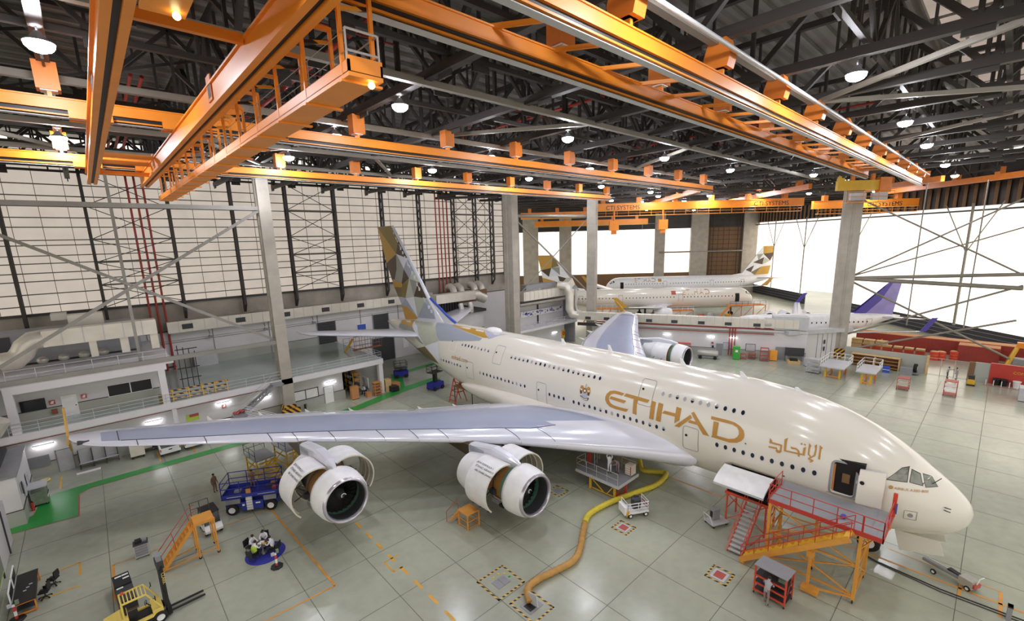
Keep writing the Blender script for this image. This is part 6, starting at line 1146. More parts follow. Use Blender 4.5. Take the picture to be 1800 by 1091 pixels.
    for sd in (1, -1):
        g = G()
        for m, q in facets:
            Q = []
            for u, v in q: z = fz+(finz-fz)*v; le = L*.79+(L*.915-L*.79)*v; te = L*.95+(L*.985-L*.95)*v; Q.append((le+(te-le)*u, z))
            skin_poly(g, Q, m, .03, 1.2, sd, fy)
        g.obj('livery_facets', F)
    g = G()
    for x, y in ((5.5, 0), (L*.5, R*1.1), (L*.5, -R*1.1)): g.cyl((x, y, 0), (x, y, zc-.5*R), .25, DGREY, 10); [g.cyl((x, y+k-.15, .5), (x, y+k+.15, .5), .5, RUBBER, 14) for k in (-.4, .4)]
    g.obj('landing_gear', t); return t
FCT = [(FGOLD, [(.0, 1), (1, 1), (1, .78), (.35, .74)]), (FDARK, [(.35, .74), (1, .78), (.9, .5)]), (FGREY, [(0, .72), (.35, .74), (.3, .52)]), (FDARK, [(.1, .45), (.5, .62), (.6, .38)]), (FPALE, [(.5, .62), (.9, .5), (.6, .38)]), (FDARK, [(.02, .2), (.25, .36), (.3, .12)]), (FGOLD, [(.6, .3), (1, .34), (1, .05), (.5, .02)]), (FBROWN, [(.3, .12), (.6, .3), (.5, .02)])]
FCT2 = [(FGOLD, [(.0, 1), (1, 1), (1, .6), (.5, .66)]), (FOLIVE, [(.0, 1), (.5, .66), (.1, .7)]), (FDARK, [(.5, .66), (1, .6), (.75, .42)]), (FGREY, [(.1, .68), (.5, .66), (.3, .46)]), (FWHITE, [(.3, .46), (.5, .66), (.75, .42)]), (FDARK, [(.1, .36), (.4, .44), (.45, .2)]), (FGOLD, [(.6, .3), (1, .4), (1, .0), (.6, .02)]), (FBROWN, [(.3, .14), (.6, .3), (.6, .02)]), (FSLATE, [(0, .3), (.1, .36), (.3, .14), (0, .0)])]
jet('cream airliner with a gold faceted tail, parked nose right behind the low duct wall', 125, 60.3, True, 58.8, 2.82, 4.9, 29, 0, ('ETIHAD', 19.6, 1.9), FCT2, 1.25, 17.3)
jet('pale airliner with a gold tipped tail, farthest back with its nose left', 162, 27.0, False, 58.8, 2.82, 4.9, 29, 0, ('ETIHAD', 9.5, 1.9), FCT, 1.25, 17.3)
jet('small white airliner with a purple and lilac tail, nose left near the right column', 92, 39.9, False, 33.6, 1.95, 3.6, 17.5, 0, None, [(PURPLE, [(0, 1), (.28, 1), (.25, .45), (.0, .0), (-.45, .0)])], .85, 11.4, True)
# scaffold docks around the gold tailed airliner, spare engines, fork booms
for i, (d, s, w, h) in enumerate(((119, 56, 9, 3.6), (119, 20, 6, 3.4), (121, 38, 10, 2.2))):
    p = B2(d, s, 0); t = thing('maintenance_dock', ('orange maintenance dock at the nose of the gold tailed airliner', 'orange maintenance dock at the rear door of the gold tailed airliner', 'low cluttered dock under the wing of the gold tailed airliner')[i], 'dock', p, -pi/4); G().box(-w/2, -1.2, h-.15, w/2, 1.2, h, ORANGED).obj('deck', t)
    for x in (-w/2, -w/6, w/6, w/2): G().box(x-.07, -1.15, 0, x+.07, -1.0, h, YELLOW if i == 2 else ORANGED).obj('leg', t)
    g = G(); [g.bar((-w/2+w/3*k, -1.1, .2), (-w/2+w/3*(k+1), -1.1, h-.2), .1, .1, ORANGED) for k in range(3)]; g.bar((-w/2-3, -1.1, .1), (-w/2, -1.1, h), .9, .15, ORANGED); g.obj('brace', t); g = G(); g.rail([(-w/2, -1.15, h), (w/2, -1.15, h)], 1.0, SIGNW if i else BLUE, .04, 1.5, 1, 4); g.obj('guardrail', t)
random.seed(5)
for i in range(16):
    p = B2(112+random.random()*8, 22+i*2.3, 0); m = (GREY, YELLOW, MUTEG, DGREY, REDB, LGREY)[i % 6]; g = G(); w = .8+random.random(); g.box(-w/2, -.5, .2, w/2, .5, .8+random.random()*.9, m); g.box(-w/2+.1, -.4, 0, w/2-.1, .4, .2, BLACK)
    g.obj('equipment_cart', label='equipment cart on the floor under the gold tailed airliner', cat='cart', group='carts under the gold tailed airliner', loc=p)
for i, s in enumerate((58.5, 61.6, 65.2)):
    p = B2(112, s, 1.9); t = thing('spare_engine', ('white spare engine on a stand, left one of three before the open door', 'white spare engine on a stand, middle one of three before the open door', 'white spare engine on a stand, right one of three before the open door')[i], 'engine', p, radians(200+20*i)); G().lathe([(1.1, .1), (1.25, 0), (1.4, .4), (1.4, 2.0), (1.0, 3.0)], WHITE, ax=(1, 0, 0), n=20).obj('nacelle', t); G().lathe([(1.1, .1), (1.1, .7), (0, .7)], PURPLE if i == 2 else DGREY, ax=(1, 0, 0), n=20).obj('fan', t); g = G(); [g.box(x, y-.08, -1.9, x+.15, y+.08, -1.0, DGREY) for x in (.4, 2) for y in (-.8, .8)]; g.obj('stand', t)
t = thing('fork_boom', 'small orange boom lift parked under the purple tailed airliner', 'lift', B2(86, 66.5, 0), -pi/4); G().box(-1, -.6, .3, 1, .6, 1.3, REDB).obj('body', t); G().bar((-.5, 0, 1.2), (.8, 0, 2.6), .3, .3, YELLOW).obj('boom', t); g = G(); [g.cyl((x, y-.1, .3), (x, y+.1, .3), .3, RUBBER, 10) for x in (-.7, .7) for y in (-.6, .6)]; g.obj('wheels', t)
# ================================================================== DIVIDING WALL AND DUCT (slanting between the two bays)
UW = Vector((.4057, -.914, 0)); NW = Vector((-.914, -.4057, 0)); W0v = Vector((74.9, 49.4, 0)); AW = atan2(UW.y, UW.x); LW = 30.8
def WL_(s, o=0.0, z=0.0): v = W0v+UW*s+NW*o; return (v.x, v.y, z)
g = G(); g.box(0, 0, 0, LW, .35, 4.9, WALLW); g.box(0, -.03, 0, LW, 0, 1.3, DADO); g.box(0, -.05, 1.3, LW, 0, 1.37, DARKLINE); g.box(0, -.3, 4.75, LW, .4, 5.1, WALLW); g.box(-9, -.1, 4.3, 0, .3, 4.9, DGREY); S(g, 'wall_divider', loc=W0v, rz=AW)
t = thing('long_duct', 'long pale air duct with small grilles along the dividing wall', 'duct', W0v, AW); g = G(); g.box(-9, -.9, 5.6, LW-1.5, .5, 7.1, DUCT); x = -8
while x < LW-2: g.box(x, -.93, 5.58, x+.07, .53, 7.13, LGREY); x += 1.35
g.obj('duct_run', t)
for x in (-7.2, -3.5, 4.5, 9.0, 13.6, 18.0, 22.5): G().box(x, -.96, 5.75, x+1.1, -.9, 6.3, DGREY).obj('grille', t)
G().tube([(-8.6, -.2, 6.3), (-10.0, -.2, 6.5), (-10.6, -.2, 7.6), (-10.6, -.2, 11), (-11.2, -.2, 12.2), (-13, -.2, 12.4)], .85, DUCT, 10).obj('riser_elbow', t); G().tube([(-8.6, .7, 6.9), (-9.4, .7, 7.2), (-9.6, .7, 8.2), (-9.6, .7, 11.6)], .3, GALV, 8).obj('bypass_pipe', t)
t = thing('pipe_bundle', 'red and dark service pipes under the long duct of the dividing wall', 'pipes', W0v, AW)
for z, m, r in ((5.3, PIPER, .12), (4.62, TUBEG, .08), (4.4, PIPER, .07)): G().cyl((-5, -.45, z), (LW-5, -.45, z), r, m, 8).obj('service_pipe', t)
for x in (18.9, 19.35, 19.8): G().cyl((x, -.5, .3), (x, -.5, 5.2), .09, PIPER, 8).obj('drop_pipe', t)
def on_wall(name, label, cat, s, z, w, h, m, d=.08, o=.05, framec=None):
    t = thing(name, label, cat, WL_(s, o, z), AW); G().box(-w/2, -d, 0, w/2, 0, h, m).obj('panel', t)
    if framec: G().box(-w/2-.07, -d*.6, -.07, w/2+.07, .0, h+.07, framec).obj('frame', t)
    return t
on_wall('steel_door', 'grey steel door in the dividing wall left of the green cabinet', 'door', 17.4, 0, 1.1, 2.2, GREY, .06, .05, LGREY); on_wall('steel_door', 'double grey steel door in the dividing wall right of the orange cabinet', 'door', 27.2, 0, 1.8, 2.2, GREY, .06, .05, LGREY)
on_wall('notice_board', 'blue poster board on the dividing wall next to the green cabinet', 'board', 18.55, 1.2, 1.0, 1.2, LGREY, .06, .05, BLUEB); on_wall('notice_board', 'picture board on the dividing wall between red trolleys', 'board', 22.4, 1.2, 1.4, 1.2, LGREY, .06, .05, DGREY)
on_wall('fire_sign', 'round red fire sign on the dividing wall', 'sign', 16.2, 2.1, .35, .35, RPAINT); on_wall('wall_phone', 'dark wall phone below the round red sign', 'phone', 16.3, 1.4, .3, .4, BLACK, .15)
for i, s in enumerate((8.3, 15.9, 19.6)):
    t = thing('tube_light', ('bright tube light on the dividing wall near the engine', 'bright tube light on the dividing wall above the grey door', 'bright tube light on the dividing wall above the green cabinet')[i], 'light', WL_(s, .3, 3.45), AW); G().box(-.65, -.08, .08, .65, .08, .16, LGREY).obj('housing', t); G().box(-.6, -.07, -.05, .6, .07, .08, TUBEE).obj('glowing_tube', t)
def cab(label, x, y, w, d, h, m, name='cabinet', rz=AW, door=True):
    t = thing(name, label, 'cabinet' if name == 'cabinet' else name.split('_')[-1], (x, y, 0), rz); G().box(-w/2, -d/2, .08, w/2, d/2, h, m).box(-w/2+.05, -d/2+.05, 0, w/2-.05, d/2-.05, .1, BLACK).obj('body', t)
    if door: G().box(-w/2+.06, -d/2-.02, .2, w/2-.06, -d/2, h-.1, m).obj('door_panel', t); G().box(w/4, -d/2-.06, h*.5, w/4+.05, -d/2-.02, h*.6, LGREY).obj('handle', t)
    return t
o = cab('tall bright green cabinet against the dividing wall', 81.2, 30.2, 1.1, .8, 2.3, GREEN); G().box(-.2, -.44, 1.35, .2, -.42, 1.75, SIGNW).obj('label_plate', o)
cab('yellow orange safety cabinet against the dividing wall', 84.4, 25.3, 1.1, .7, 1.75, mat('cabinet_orange', 'f0a030', .45))
t = thing('tank_trailer', 'grey tank trailer parked against the dividing wall beside the far engine', 'trailer', (78.4, 34.0, 0), AW); G().tube([(-1.7, 0, 1.0), (-1.6, 0, 1.0), (1.6, 0, 1.0), (1.7, 0, 1.0)], .55, GALV, 14, rads=[.3, .55, .55, .3]).obj('tank', t); G().box(-1.7, -.5, .35, 1.7, .5, .5, GREY).obj('chassis', t); g = G(); [g.cyl((x, y-.08, .3), (x, y+.08, .3), .3, RUBBER, 12) for x in (-1.2, 1.2) for y in (-.5, .5)]; g.obj('wheels', t)
def shelfcart(label, x, y, w, d, h, n, m, rz, sh=SIGNW):
    t = thing('shelf_cart', label, 'cart', (x, y, 0), rz)
    for a in (-1, 1):
        for b in (-1, 1): g = G(); g.box(a*w/2-.03, b*d/2-.03, .1, a*w/2+.03, b*d/2+.03, h, m); caster(g, a*w/2, b*d/2, .07); g.obj('post', t)
    for i in range(n): z = .2+(h-.25)*i/(n-1); G().box(-w/2, -d/2, z, w/2, d/2, z+.05, sh if 0 < i < n-1 else m).obj('shelf', t)
    return t
shelfcart('brown red shelf cart beside the orange safety cabinet', 83.1, 26.3, 1.2, .8, 2.3, 4, RPAINT, AW, RPAINT); shelfcart('low red cart left of the red drop pipes', 82.0, 29.3, .8, .6, .95, 2, REDB, AW, REDB); shelfcart('low red cart right of the red drop pipes', 83.2, 28.3, 1.0, .7, 1.1, 3, RPAINT, AW, RPAINT); shelfcart('red trolley behind the far engine cowl', 79.1, 38.8, 2.2, .9, 2.0, 3, REDB, AW, REDB)
shelfcart('pink red shelf cart on the floor nearest the grey partition', 79.8, 7.5, 1.3, 1.2, 1.65, 4, RPAINT, 0, RIBC) and None; shelfcart('tilted red shelf cart with glare white shelves on the bright floor', 80.6, 2.85, 1.3, 1.2, 2.0, 4, RPAINT, 0, SIGNW)  # pale shelf colours stand in for the white glare on both carts
cab('grey electronics cart next to the yellow pallet box', 84.5, 19.9, 1.5, .9, 1.3, LGREY, 'electronics_cart', radians(-60), False)
t = thing('pallet_box', 'yellow pallet box with a black load near the dark screen', 'pallet', (84.6, 22.2, 0), radians(-65)); G().box(-.9, -.7, 0, .9, .7, .5, TIMBER).obj('crate', t); G().box(-.6, -.5, .5, .5, .5, .8, BLACK).obj('load', t)
G().box(-1.4, -.1, .9, 1.4, .1, 2.3, DGREY).box(-1.3, -.3, 0, -1.1, .3, .9, GREY).box(1.1, -.3, 0, 1.3, .3, .9, GREY).obj('display_screen', label='big dark screen on a stand before the white panels', cat='screen', loc=(86.2, 22.6, 0), rz=radians(-65))
g = G(); g.box(0, 0, 0, 8.5, .3, 4.7, WALLW); g.box(-2.5, -.6, 4.6, 9.5, .5, 5.3, LGREY); [g.box(x, -.05, .2, x+.06, 0, 4.4, GREY) for x in (3.4, 4.3, 5.2, 6.1, 7.0)]; S(g, 'wall_panels', loc=(87.4, 22.4, 0), rz=radians(-36))
for i, (x, z) in enumerate(((4.7, 2.6), (4.7, 1.4))): G().box(-.25, -.08, 0, .25, 0, .7, BLACK).obj('wall_plate', label=('upper black plate on the white wall panels', 'lower black plate on the white wall panels')[i], cat='plate', loc=(87.4+x*cos(radians(-36)), 22.4+x*sin(radians(-36))-.08, z))
t = thing('plant_container', 'pale ribbed plant container with a round fan on the end of the dividing wall', 'machine', (86.9, 21.8, 5.4), AW); G().box(-4.6, -.5, 0, .6, 1.6, 2.2, LGREY).obj('casing', t); G().lathe([(.95, -.4), (1.0, .6), (.5, 1.0)], GALV, (-5.2, .2, .9), (-1, 0, 0), 18).obj('fan_cowl', t)
# work platforms on the bright floor
def deckstand(label, x, y, w, l, h):
    t = thing('deck_stand', label, 'platform', (x, y, 0)); G().box(-.4, -w-.4, h-.15, l+.6, .5, h, LGREY).obj('deck', t)
    for a in (.2, l-.6):
        for b in (-.2, -w+.2): G().box(a-.12, b-.12, 0, a+.12, b+.12, h-.15, YELLOW if a < 1 else ORANGE).obj('leg', t)
    g = G(); g.bar((.2, -.2, .25), (.2, -w+.2, .25), .12, .12, ORANGE); g.bar((.2, -w+.2, .3), (l-.6, -w+.2, h-.3), .1, .1, YELLOW); g.bar((.2, -.2, .3), (l-.6, -.2, .3), .12, .12, ORANGE); g.obj('brace', t); g = G(); g.rail([(0, .45, h), (l+.5, .45, h)], 1.05, SIGNW, .035, 1.3, 1); g.rail([(l+.5, .45, h), (l+.5, -w-.3, h)], 1.05, SIGNW, .035, 1.0, 1); g.rail([(l+.4, -w-.35, h), (l*.5, -w-.35, h)], 1.05, SIGNW, .035, 1.3, 1); g.obj('guardrail', t)
deckstand('white railed deck stand on yellow legs, left one on the bright floor', 79.2, 16.7, 2.2, 4.6, 1.75); deckstand('white railed deck stand on orange legs, right one on the bright floor', 78.9, 12.2, 1.4, 4.3, 1.85)
shelfcart('pale stacked frame cart left of the deck stands', 80.9, 18.4, 1.3, 1.6, 2.2, 4, LGREY, 0, LGREY); t = thing('blue_bin', 'blue bin with white tape beside the brown shelving', 'bin', (88, 10.5, 0)); G().box(-.35, -.4, 0, .35, .4, .95, BLUEB).obj('body', t); G().box(-.37, -.42, .45, .37, .42, .52, SIGNW).obj('tape', t)
# partitions, shelving, stores
XP = 90.9
g = G(); g.box(XP, 6.2, 0, XP+.2, 16.5, 2.7, DADO); g.box(XP-.15, 6.0, 0, XP+.3, 6.3, 2.8, TIMBER); S(g, 'wall_partition')
g = G(); g.box(XP-.1, -.4, 0, XP+.15, 1.1, 2.75, DADO); g.box(XP-.2, 1.1, 0, XP+.2, 1.7, 2.7, BROWNP); g.box(XP-.25, -9, 0, XP+.15, -.4, 2.9, RED); S(g, 'wall_partition_end')
g = G(); [g.box(XP, y, 0, XP+.08, y+.08, 2.6, GALV) for y in (1.7, 3.1, 4.6, 6.0)]; [g.box(XP+.02, 1.7, z, XP+.06, 6.0, z+.04, GALV) for z in (.05, 1.3, 2.55)]; g.obj('mesh_fence', label='open steel mesh fence between the grey partition and the red wall', cat='fence')
vs, fs = text_polys('CONFINED', .5); G().add([(XP-.27, -2.6-u, 1.75+v) for u, v, w in vs], fs, YELLOW).obj('wall_lettering', label='yellow lettering on the red wall at the right edge', cat='lettering')
t = thing('long_shelving', 'long brown wooden shelving against the grey partition', 'shelving', (90.2, 9.2, 0)); G().box(-.5, 0, 1.85, .6, 6.2, 1.95, TIMBER).box(-.5, 0, 0, .6, .15, 1.9, TIMBER).box(-.5, 6.05, 0, .6, 6.2, 1.9, TIMBER).box(-.5, 3.0, 0, .6, 3.15, 1.9, TIMBER).box(.5, 0, 0, .6, 6.2, 1.9, BROWNP).obj('carcass', t); [G().box(-.45, .15, z, .5, 6.05, z+.06, WOOD).obj('shelf', t) for z in (.2, .75, 1.3)]
t = thing('tyre_trolley', 'black aircraft tyre on a grey trolley at the end of the partition', 'trolley', (89.6, 7.3, 0)); g = G(); wheel(g, (0, 0, .95), .65, .45); g.obj('tyre', t); G().box(-.8, -.5, .15, .8, .5, .3, GREY).obj('deck', t); G().box(-1.6, .2, 0, -.9, 1.6, 1.1, GREY).obj('box', t)
t = thing('floor_machine', 'yellow and black floor scrubber beside the grey partition panel', 'machine', (88.2, 1.2, 0)); G().box(-.7, -.4, .1, .5, .4, .9, YELLOW).box(-.8, -.42, 0, .6, .42, .2, BLACK).obj('body', t); G().box(-.6, -.3, .9, .0, .3, 1.45, DGREY).obj('console', t); G().tube([(-.7, -.3, .9), (-1.0, -.3, 1.3), (-1.0, .3, 1.3), (-.7, .3, .9)], .03, BLACK, 6).obj('handle', t)
for i, (y, m, lb) in enumerate(((-1.2, BLACK, 'black waste tub by the red wall, left one'), (-1.9, BLACK, 'black waste tub by the red wall, right one'), (-3.1, SIGNW, 'white drum by the red wall at the right edge'))): t = thing('waste_tub', lb, 'tub', (90.2, y, 0)); G().lathe([(.3, 0), (.4, .9), (.42, .92), (.36, .92), (.3, .1)], m, n=16).obj('tub_body', t); G().lathe([(0, .94), (.42, .94), (.44, .88)], m, n=16).obj('lid', t)
t = thing('rope_barrier', 'row of small white barrier posts before the red wall', 'barrier', (89.2, 0, 0)); [G().cyl((0, -.2-.75*i, 0), (0, -.2-.75*i, .85), .04, SIGNW, 8).obj('post', t) for i in range(7)]; G().box(-.05, -5, .02, .05, 0, .06, RPAINT).obj('base_rail', t)
person('person in grey standing with arms folded at the mesh fence, left of the pair', (89.9, 3.75), radians(-100), 'reach', GREYT, TROUS); person('person in grey overalls facing the other one at the mesh fence', (90.0, 2.75), radians(110), 'reach', GREYT, GREYT)
cab('grey ground power cart cut by the right edge of the view', 84.2, -4.0, 2.0, 1.6, 1.7, LGREY, 'power_cart', 0, False)
def container(label, x, y, w, l, h, m=REDC, rz=0):
    t = thing('steel_container', label, 'container', (x, y, 0), rz); G().box(0, 0, 0, w, l, h, m).obj('body', t); g = G(); [g.box(-.05, .2+.5*i, .1, 0, .4+.5*i, h-.1, m) for i in range(int(l/.5))]; g.obj('ribs', t); G().box(.02, .02, h, w-.02, l-.02, h+.06, CARD if m is REDC else GREY).obj('roof_plate', t)
container('long dark red container along the back of the store area', 107.5, -4, 2.4, 22, 2.5); container('dark red container with a pale top right of the orange barrels', 103.6, -1.2, 2.6, 4.8, 2.6); container('dark red container at the right end behind the yellow stand', 108, -12, 2.6, 7.5, 2.8)
for i, (x, y) in enumerate(((103.9, 3.9), (102.3, 5.4), (101.8, 6.2))):
    t = thing('orange_barrel', ('orange barrel with a pale lid before the dark red container', 'orange stacked drum between pallets in the store area', 'orange drum left of the others in the store area')[i], 'barrel', (x, y, 0)); g = G(); g.lathe([(.55, 0), (.6, .1), (.6, .45), (.55, .5), (.6, .55), (.6, .95), (.55, 1.0), (.6, 1.05), (.6, 1.4), (.5, 1.45)], REDB, n=18); g.obj('drum', t); G().lathe([(0, 1.5), (.5, 1.46)], TIMBER, n=18).obj('lid', t)
for i in range(6):
    y = 8.2+i*1.5; t = thing('pallet_stack', 'orange pallet stack with pale timber on top in the store area', 'pallet', (104.3, y, 0), 0, 'pallet stacks in the store area'); [G().box(-.6, -.6, .02+.16*k, .6, .6, .12+.16*k, REDB if k < 5 else TIMBER).obj('pallet_board', t) for k in range(7)]
for i, y in enumerate((13.6, 15.4, 17.2)): t = thing('timber_crate', ('pale timber crate, right one behind the grey partition', 'pale timber crate, middle one behind the grey partition', 'pale timber crate, left one behind the grey partition')[i], 'crate', (104.6, y, 0)); G().box(-.7, -.8, 0, .7, .8, 1.7, TIMBER).obj('body', t); g = G(); [g.box(-.73, -.82, z, -.7, .82, z+.12, WOOD) for z in (.05, .8, 1.5)]; g.obj('batten', t)
t = thing('engine_stand', 'large yellow engine stand among the red containers at right', 'stand', (103.6, -3.6, 0)); g = G()
for y in (-1.6, 1.6): g.bar((-1.4, y, 0), (-.2, y*.4, 3.4), .35, .35, YELLOW); g.bar((1.4, y, 0), (.2, y*.4, 3.4), .35, .35, YELLOW); g.bar((-1.4, y, .3), (1.4, y, .3), .25, .25, ORANGE)
g.obj('frame', t); G().box(-.5, -.8, 3.2, .5, .8, 4.0, ORANGE).obj('head_block', t); G().box(-.8, -1.0, .6, .8, 1.0, 1.5, GREY).obj('pump_set', t)
# ================================================================== BUILDING BEHIND THE TAIL, RIGHT OF THE REAR COLUMN
g = G(); g.box(57.2, 60, 4.4, 74, 64, 4.85, WALLW); g.box(57.5, 62, 0, 72.2, 62.3, 4.4, WALLW); g.box(57.5, 63.5, 4.85, 74, 63.8, 9.4, WALLW); g.box(57.5, 61.0, 9.2, 75, 63.9, 9.7, DGREY); g.box(65.5, 63.3, 4.85, 65.8, 63.5, 9.2, DGREY); g.box(73.6, 60.5, 0, 74, 64, 9.2, GREY); S(g, 'wall_workshop')
g = G(); g.rail([(57.4, 60.1, 4.85), (73.8, 60.1, 4.85)], 1.1, LGREY, .035, 1.9, 2); g.obj('workshop_rail', label='pale guardrail on the workshop balcony right of the rear column', cat='railing')
t = thing('panorama_print', 'long blue and white patterned print on the workshop balcony wall', 'poster', (60.6, 63.2, 6.6)); G().box(0, -.06, 0, 12.4, 0, 1.15, SIGNW).obj('panel', t); random.seed(11); g = G()
for i in range(60): x = random.random()*11.6+.2; z = random.random()*.8+.05; w, h = .15+random.random()*.55, .1+random.random()*.25; g.add([(x, -.07-.0002*i, z), (x+w, -.07-.0002*i, z+.05), (x+w*.8, -.07-.0002*i, min(1.1, z+h)), (x+.05, -.07-.0002*i, min(1.1, z+h*.7))], [(0, 1, 2, 3)], NAVY if i % 3 else LILAC)
g.obj('printed_pattern', t)
t = thing('workshop_duct', 'big pale duct run with sloping ends above the workshop balcony', 'duct', (57.6, 61.2, 9.9)); G().box(1.6, -.5, .3, 13.5, 1.1, 2.0, DUCT).obj('duct_run', t); g = G(); x = 2
while x < 13.5: g.box(x, -.53, .28, x+.07, 1.12, 2.03, LGREY); x += 1.2
g.obj('duct_flange', t); G().bar((13.4, .3, 1.2), (16.2, .3, 3.0), 1.5, 1.6, DUCT).obj('slope_piece', t); G().box(3.5, .8, 2.1, 12, 2.4, 3.1, GREY).obj('cable_tray', t); G().cyl((0, -.9, -.3), (15.5, -.9, -.3), .3, TUBEG, 10).obj('round_pipe', t)
t = thing('orange_notice', 'orange life ring board on the lower workshop wall', 'sign', (71.8, 61.95, 1.0)); G().box(-.5, -.06, 0, .5, 0, 1.7, YELLOW).obj('board', t); G().tube([(.28*cos(2*pi*i/14), -.1, 1.0+.34*sin(2*pi*i/14)) for i in range(14)], .1, REDB, 6, closed=True).obj('ring', t)
t = thing('tube_light', 'bright tube light on the lower workshop wall behind the hull', 'light', (69.0, 61.8, 2.6)); G().box(-.65, -.08, .08, .65, .08, .16, LGREY).obj('housing', t); G().box(-.6, -.07, -.05, .6, .07, .08, TUBEE).obj('glowing_tube', t)
t = thing('passage_view', 'flat pale and green stand-in for the view through the passage by the far wing tip', 'screen', (73.0, 55.6, 0), AW); G().box(0, 1.0, 0, 6.5, 1.1, 4.2, RIBC).obj('view_sheet', t); G().prism([(.3, 0), (4.2, 0), (2.6, .9), (1.0, 2.6), (.3, 3.0)], .96, 1.0, GREEN, lambda u, v, w: (u, w, v)).obj('view_green', t)  # flat sheets added in place of the bright view through the passage
person('person in blue overalls standing in the passage by the hazard striped column', (73.2, 54.6), radians(-120), 'stand', BLUEB, BLUEB)
# left of the rear column: low building with roof ducts
g = G(); g.box(46, 68, 0, 55.2, 68.3, 8.3, WALLW); g.box(46, 67.9, 4.2, 55.2, 68, 5.2, GREY); g.box(45.6, 67.4, 8.3, 55.5, YB, 8.8, DGREY); g.box(46, 68, 0, 46.3, YB, 8.3, WALLW); S(g, 'wall_store_block')
t = thing('roof_duct', 'large pale duct with a rounded end on the low block behind the tail', 'duct', (44.5, 69.5, 9.2)); G().box(.6, -.8, 1.4, 9.5, 1.0, 3.0, DUCT).obj('duct_run', t); G().tube([(9.3, .1, 2.2), (10.5, .1, 2.1), (11.3, .1, 1.6), (12.4, .1, 1.2)], .95, DUCT, 10).obj('elbow', t); g = G(); [g.tube([(x, -1.6, 1.0), (x, -1.9, .4), (x, -1.9, -.8)], .5, GALV, 10) for x in (5.2, 7.4)]; g.obj('drop_bend', t); g = G(); [g.box(1+.6*i, -.2, -.3, 1.1+.6*i, .6, 1.5, DGREY) for i in range(9)]; g.obj('support_rack', t)
t = thing('roof_plant', 'rooftop chillers with curved pale hoods behind the red risers', 'machine', (52, 73.5, 9.6)); G().box(-2, -1, 0, 8, 2, 2.2, BROWNP).obj('casing', t); [G().tube([(x, -.6, 2.1), (x, -.3, 2.9), (x, .5, 3.3), (x, 1.3, 3.1)], .7, DUCT, 8).obj('hood', t) for x in (0, 1.8, 5.2, 7)]
# ================================================================== UNDERCROFT, MEZZANINE FURNITURE
for i, (x, z) in enumerate(((-5.7, 3.05), (2.85, 2.95), (9.6, 3.3), (14.0, 2.9), (22.4, 2.85))):
    t = thing('tube_light', ('bright tube light on the lower wall beside the white room block', 'bright tube light on the lower wall behind the wing tip', 'bright tube light on the lower wall above the wing, left of the stair', 'bright tube light on the lower wall beside the big grey column', 'bright tube light on the lower wall above the white door')[i], 'light', (x, 61.75, z)); G().box(-.75, -.06, .1, .75, .06, .2, LGREY).obj('housing', t); G().box(-.72, -.09, -.06, .72, .09, .1, TUBEE).obj('glowing_tube', t)
for n, (x0, x1, z1, m) in enumerate(((-5.0, -3.9, 2.2, LGREY), (21.5, 22.7, 2.3, SIGNW), (.6, 1.7, 2.3, LGREY))): g = G(); g.box(x0, 61.9, 0, x1, 61.95, z1, m); g.box(x0-.08, 61.92, 0, x0, 61.96, z1+.08, GREY); g.box(x1, 61.92, 0, x1+.08, 61.96, z1+.08, GREY); g.box(x0-.08, 61.92, z1, x1+.08, 61.96, z1+.08, GREY); S(g, 'door_%d' % (20+n))
G().box(-8.4, 61.86, 1.0, -5.5, 61.94, 2.1, GREY).obj('dark_window_panel', label='dark window panel in the lower wall beside the white room block', cat='window')
t = thing('wall_bench', 'grey three bay bench with backs against the lower wall', 'bench', (-2.0, 61.2, 0)); G().box(-1.5, -.3, .55, 1.5, .3, .65, LGREY).obj('bench_top', t); G().box(-1.5, .3, .6, 1.5, .36, 1.9, LGREY).obj('back_panel', t); g = G(); [g.box(x, -.28, 0, x+.06, .3, 1.9 if k else .6, DGREY) for k, x in ((1, -1.5), (1, -.5), (1, .5), (1, 1.44))]; g.obj('frame', t)
t = thing('dark_rack', 'dark steel rack with boxes against the lower wall', 'rack', (2.2, 61.3, 0)); g = G(); [g.box(x, y, 0, x+.06, y+.06, 2.2, DGREY) for x in (-.8, .8) for y in (-.4, .3)]; [g.box(-.8, -.4, z, .86, .36, z+.05, DGREY) for z in (.4, 1.0, 1.6, 2.15)]; g.obj('frame', t); G().box(-.6, -.3, .45, .1, .2, .8, RIBC).obj('box', t)
def pickup(label, x, y):
    t = thing('pickup_truck', label, 'car', (x, y, 0), pi/2)
    for a in (-1.6, 1.6):
        for b in (-.75, .75): g = G(); wheel(g, (a, b, .36), .36, .24); g.obj('wheel', t)
    g = G(); g.prism([(-2.6, .45), (2.5, .45), (2.5, .95), (1.3, 1.05), (-.6, 1.05), (-2.6, 1.05)], -.88, .88, WHITE, lambda u, v, w: (u, w, v)); g.obj('body', t); G().prism([(1.2, 1.05), (.6, 1.7), (-.5, 1.75), (-.7, 1.05)], -.8, .8, WHITE, lambda u, v, w: (u, w, v)).obj('cab', t)
    G().box(-.72, -.7, 1.12, -.6, .7, 1.62, GLASS).obj('rear_window', t); G().box(-2.5, -.75, .95, -.85, .75, 1.07, BLACK).obj('load_bed', t); G().box(-2.64, -.8, .6, -2.6, .8, 1.04, WHITE).box(-2.66, -.15, .8, -2.63, .15, .9, BLACK).obj('tailgate', t); G().box(-2.65, -.86, .75, -2.6, -.78, 1.0, RED).box(-2.65, .78, .75, -2.6, .86, 1.0, RED).obj('tail_light', t)
pickup('white pickup truck parked at the lower wall, left one of the pair', 3.6, 59.5+.9); pickup('white pickup truck parked at the lower wall, right one of the pair', 5.75, 59.6+.9)
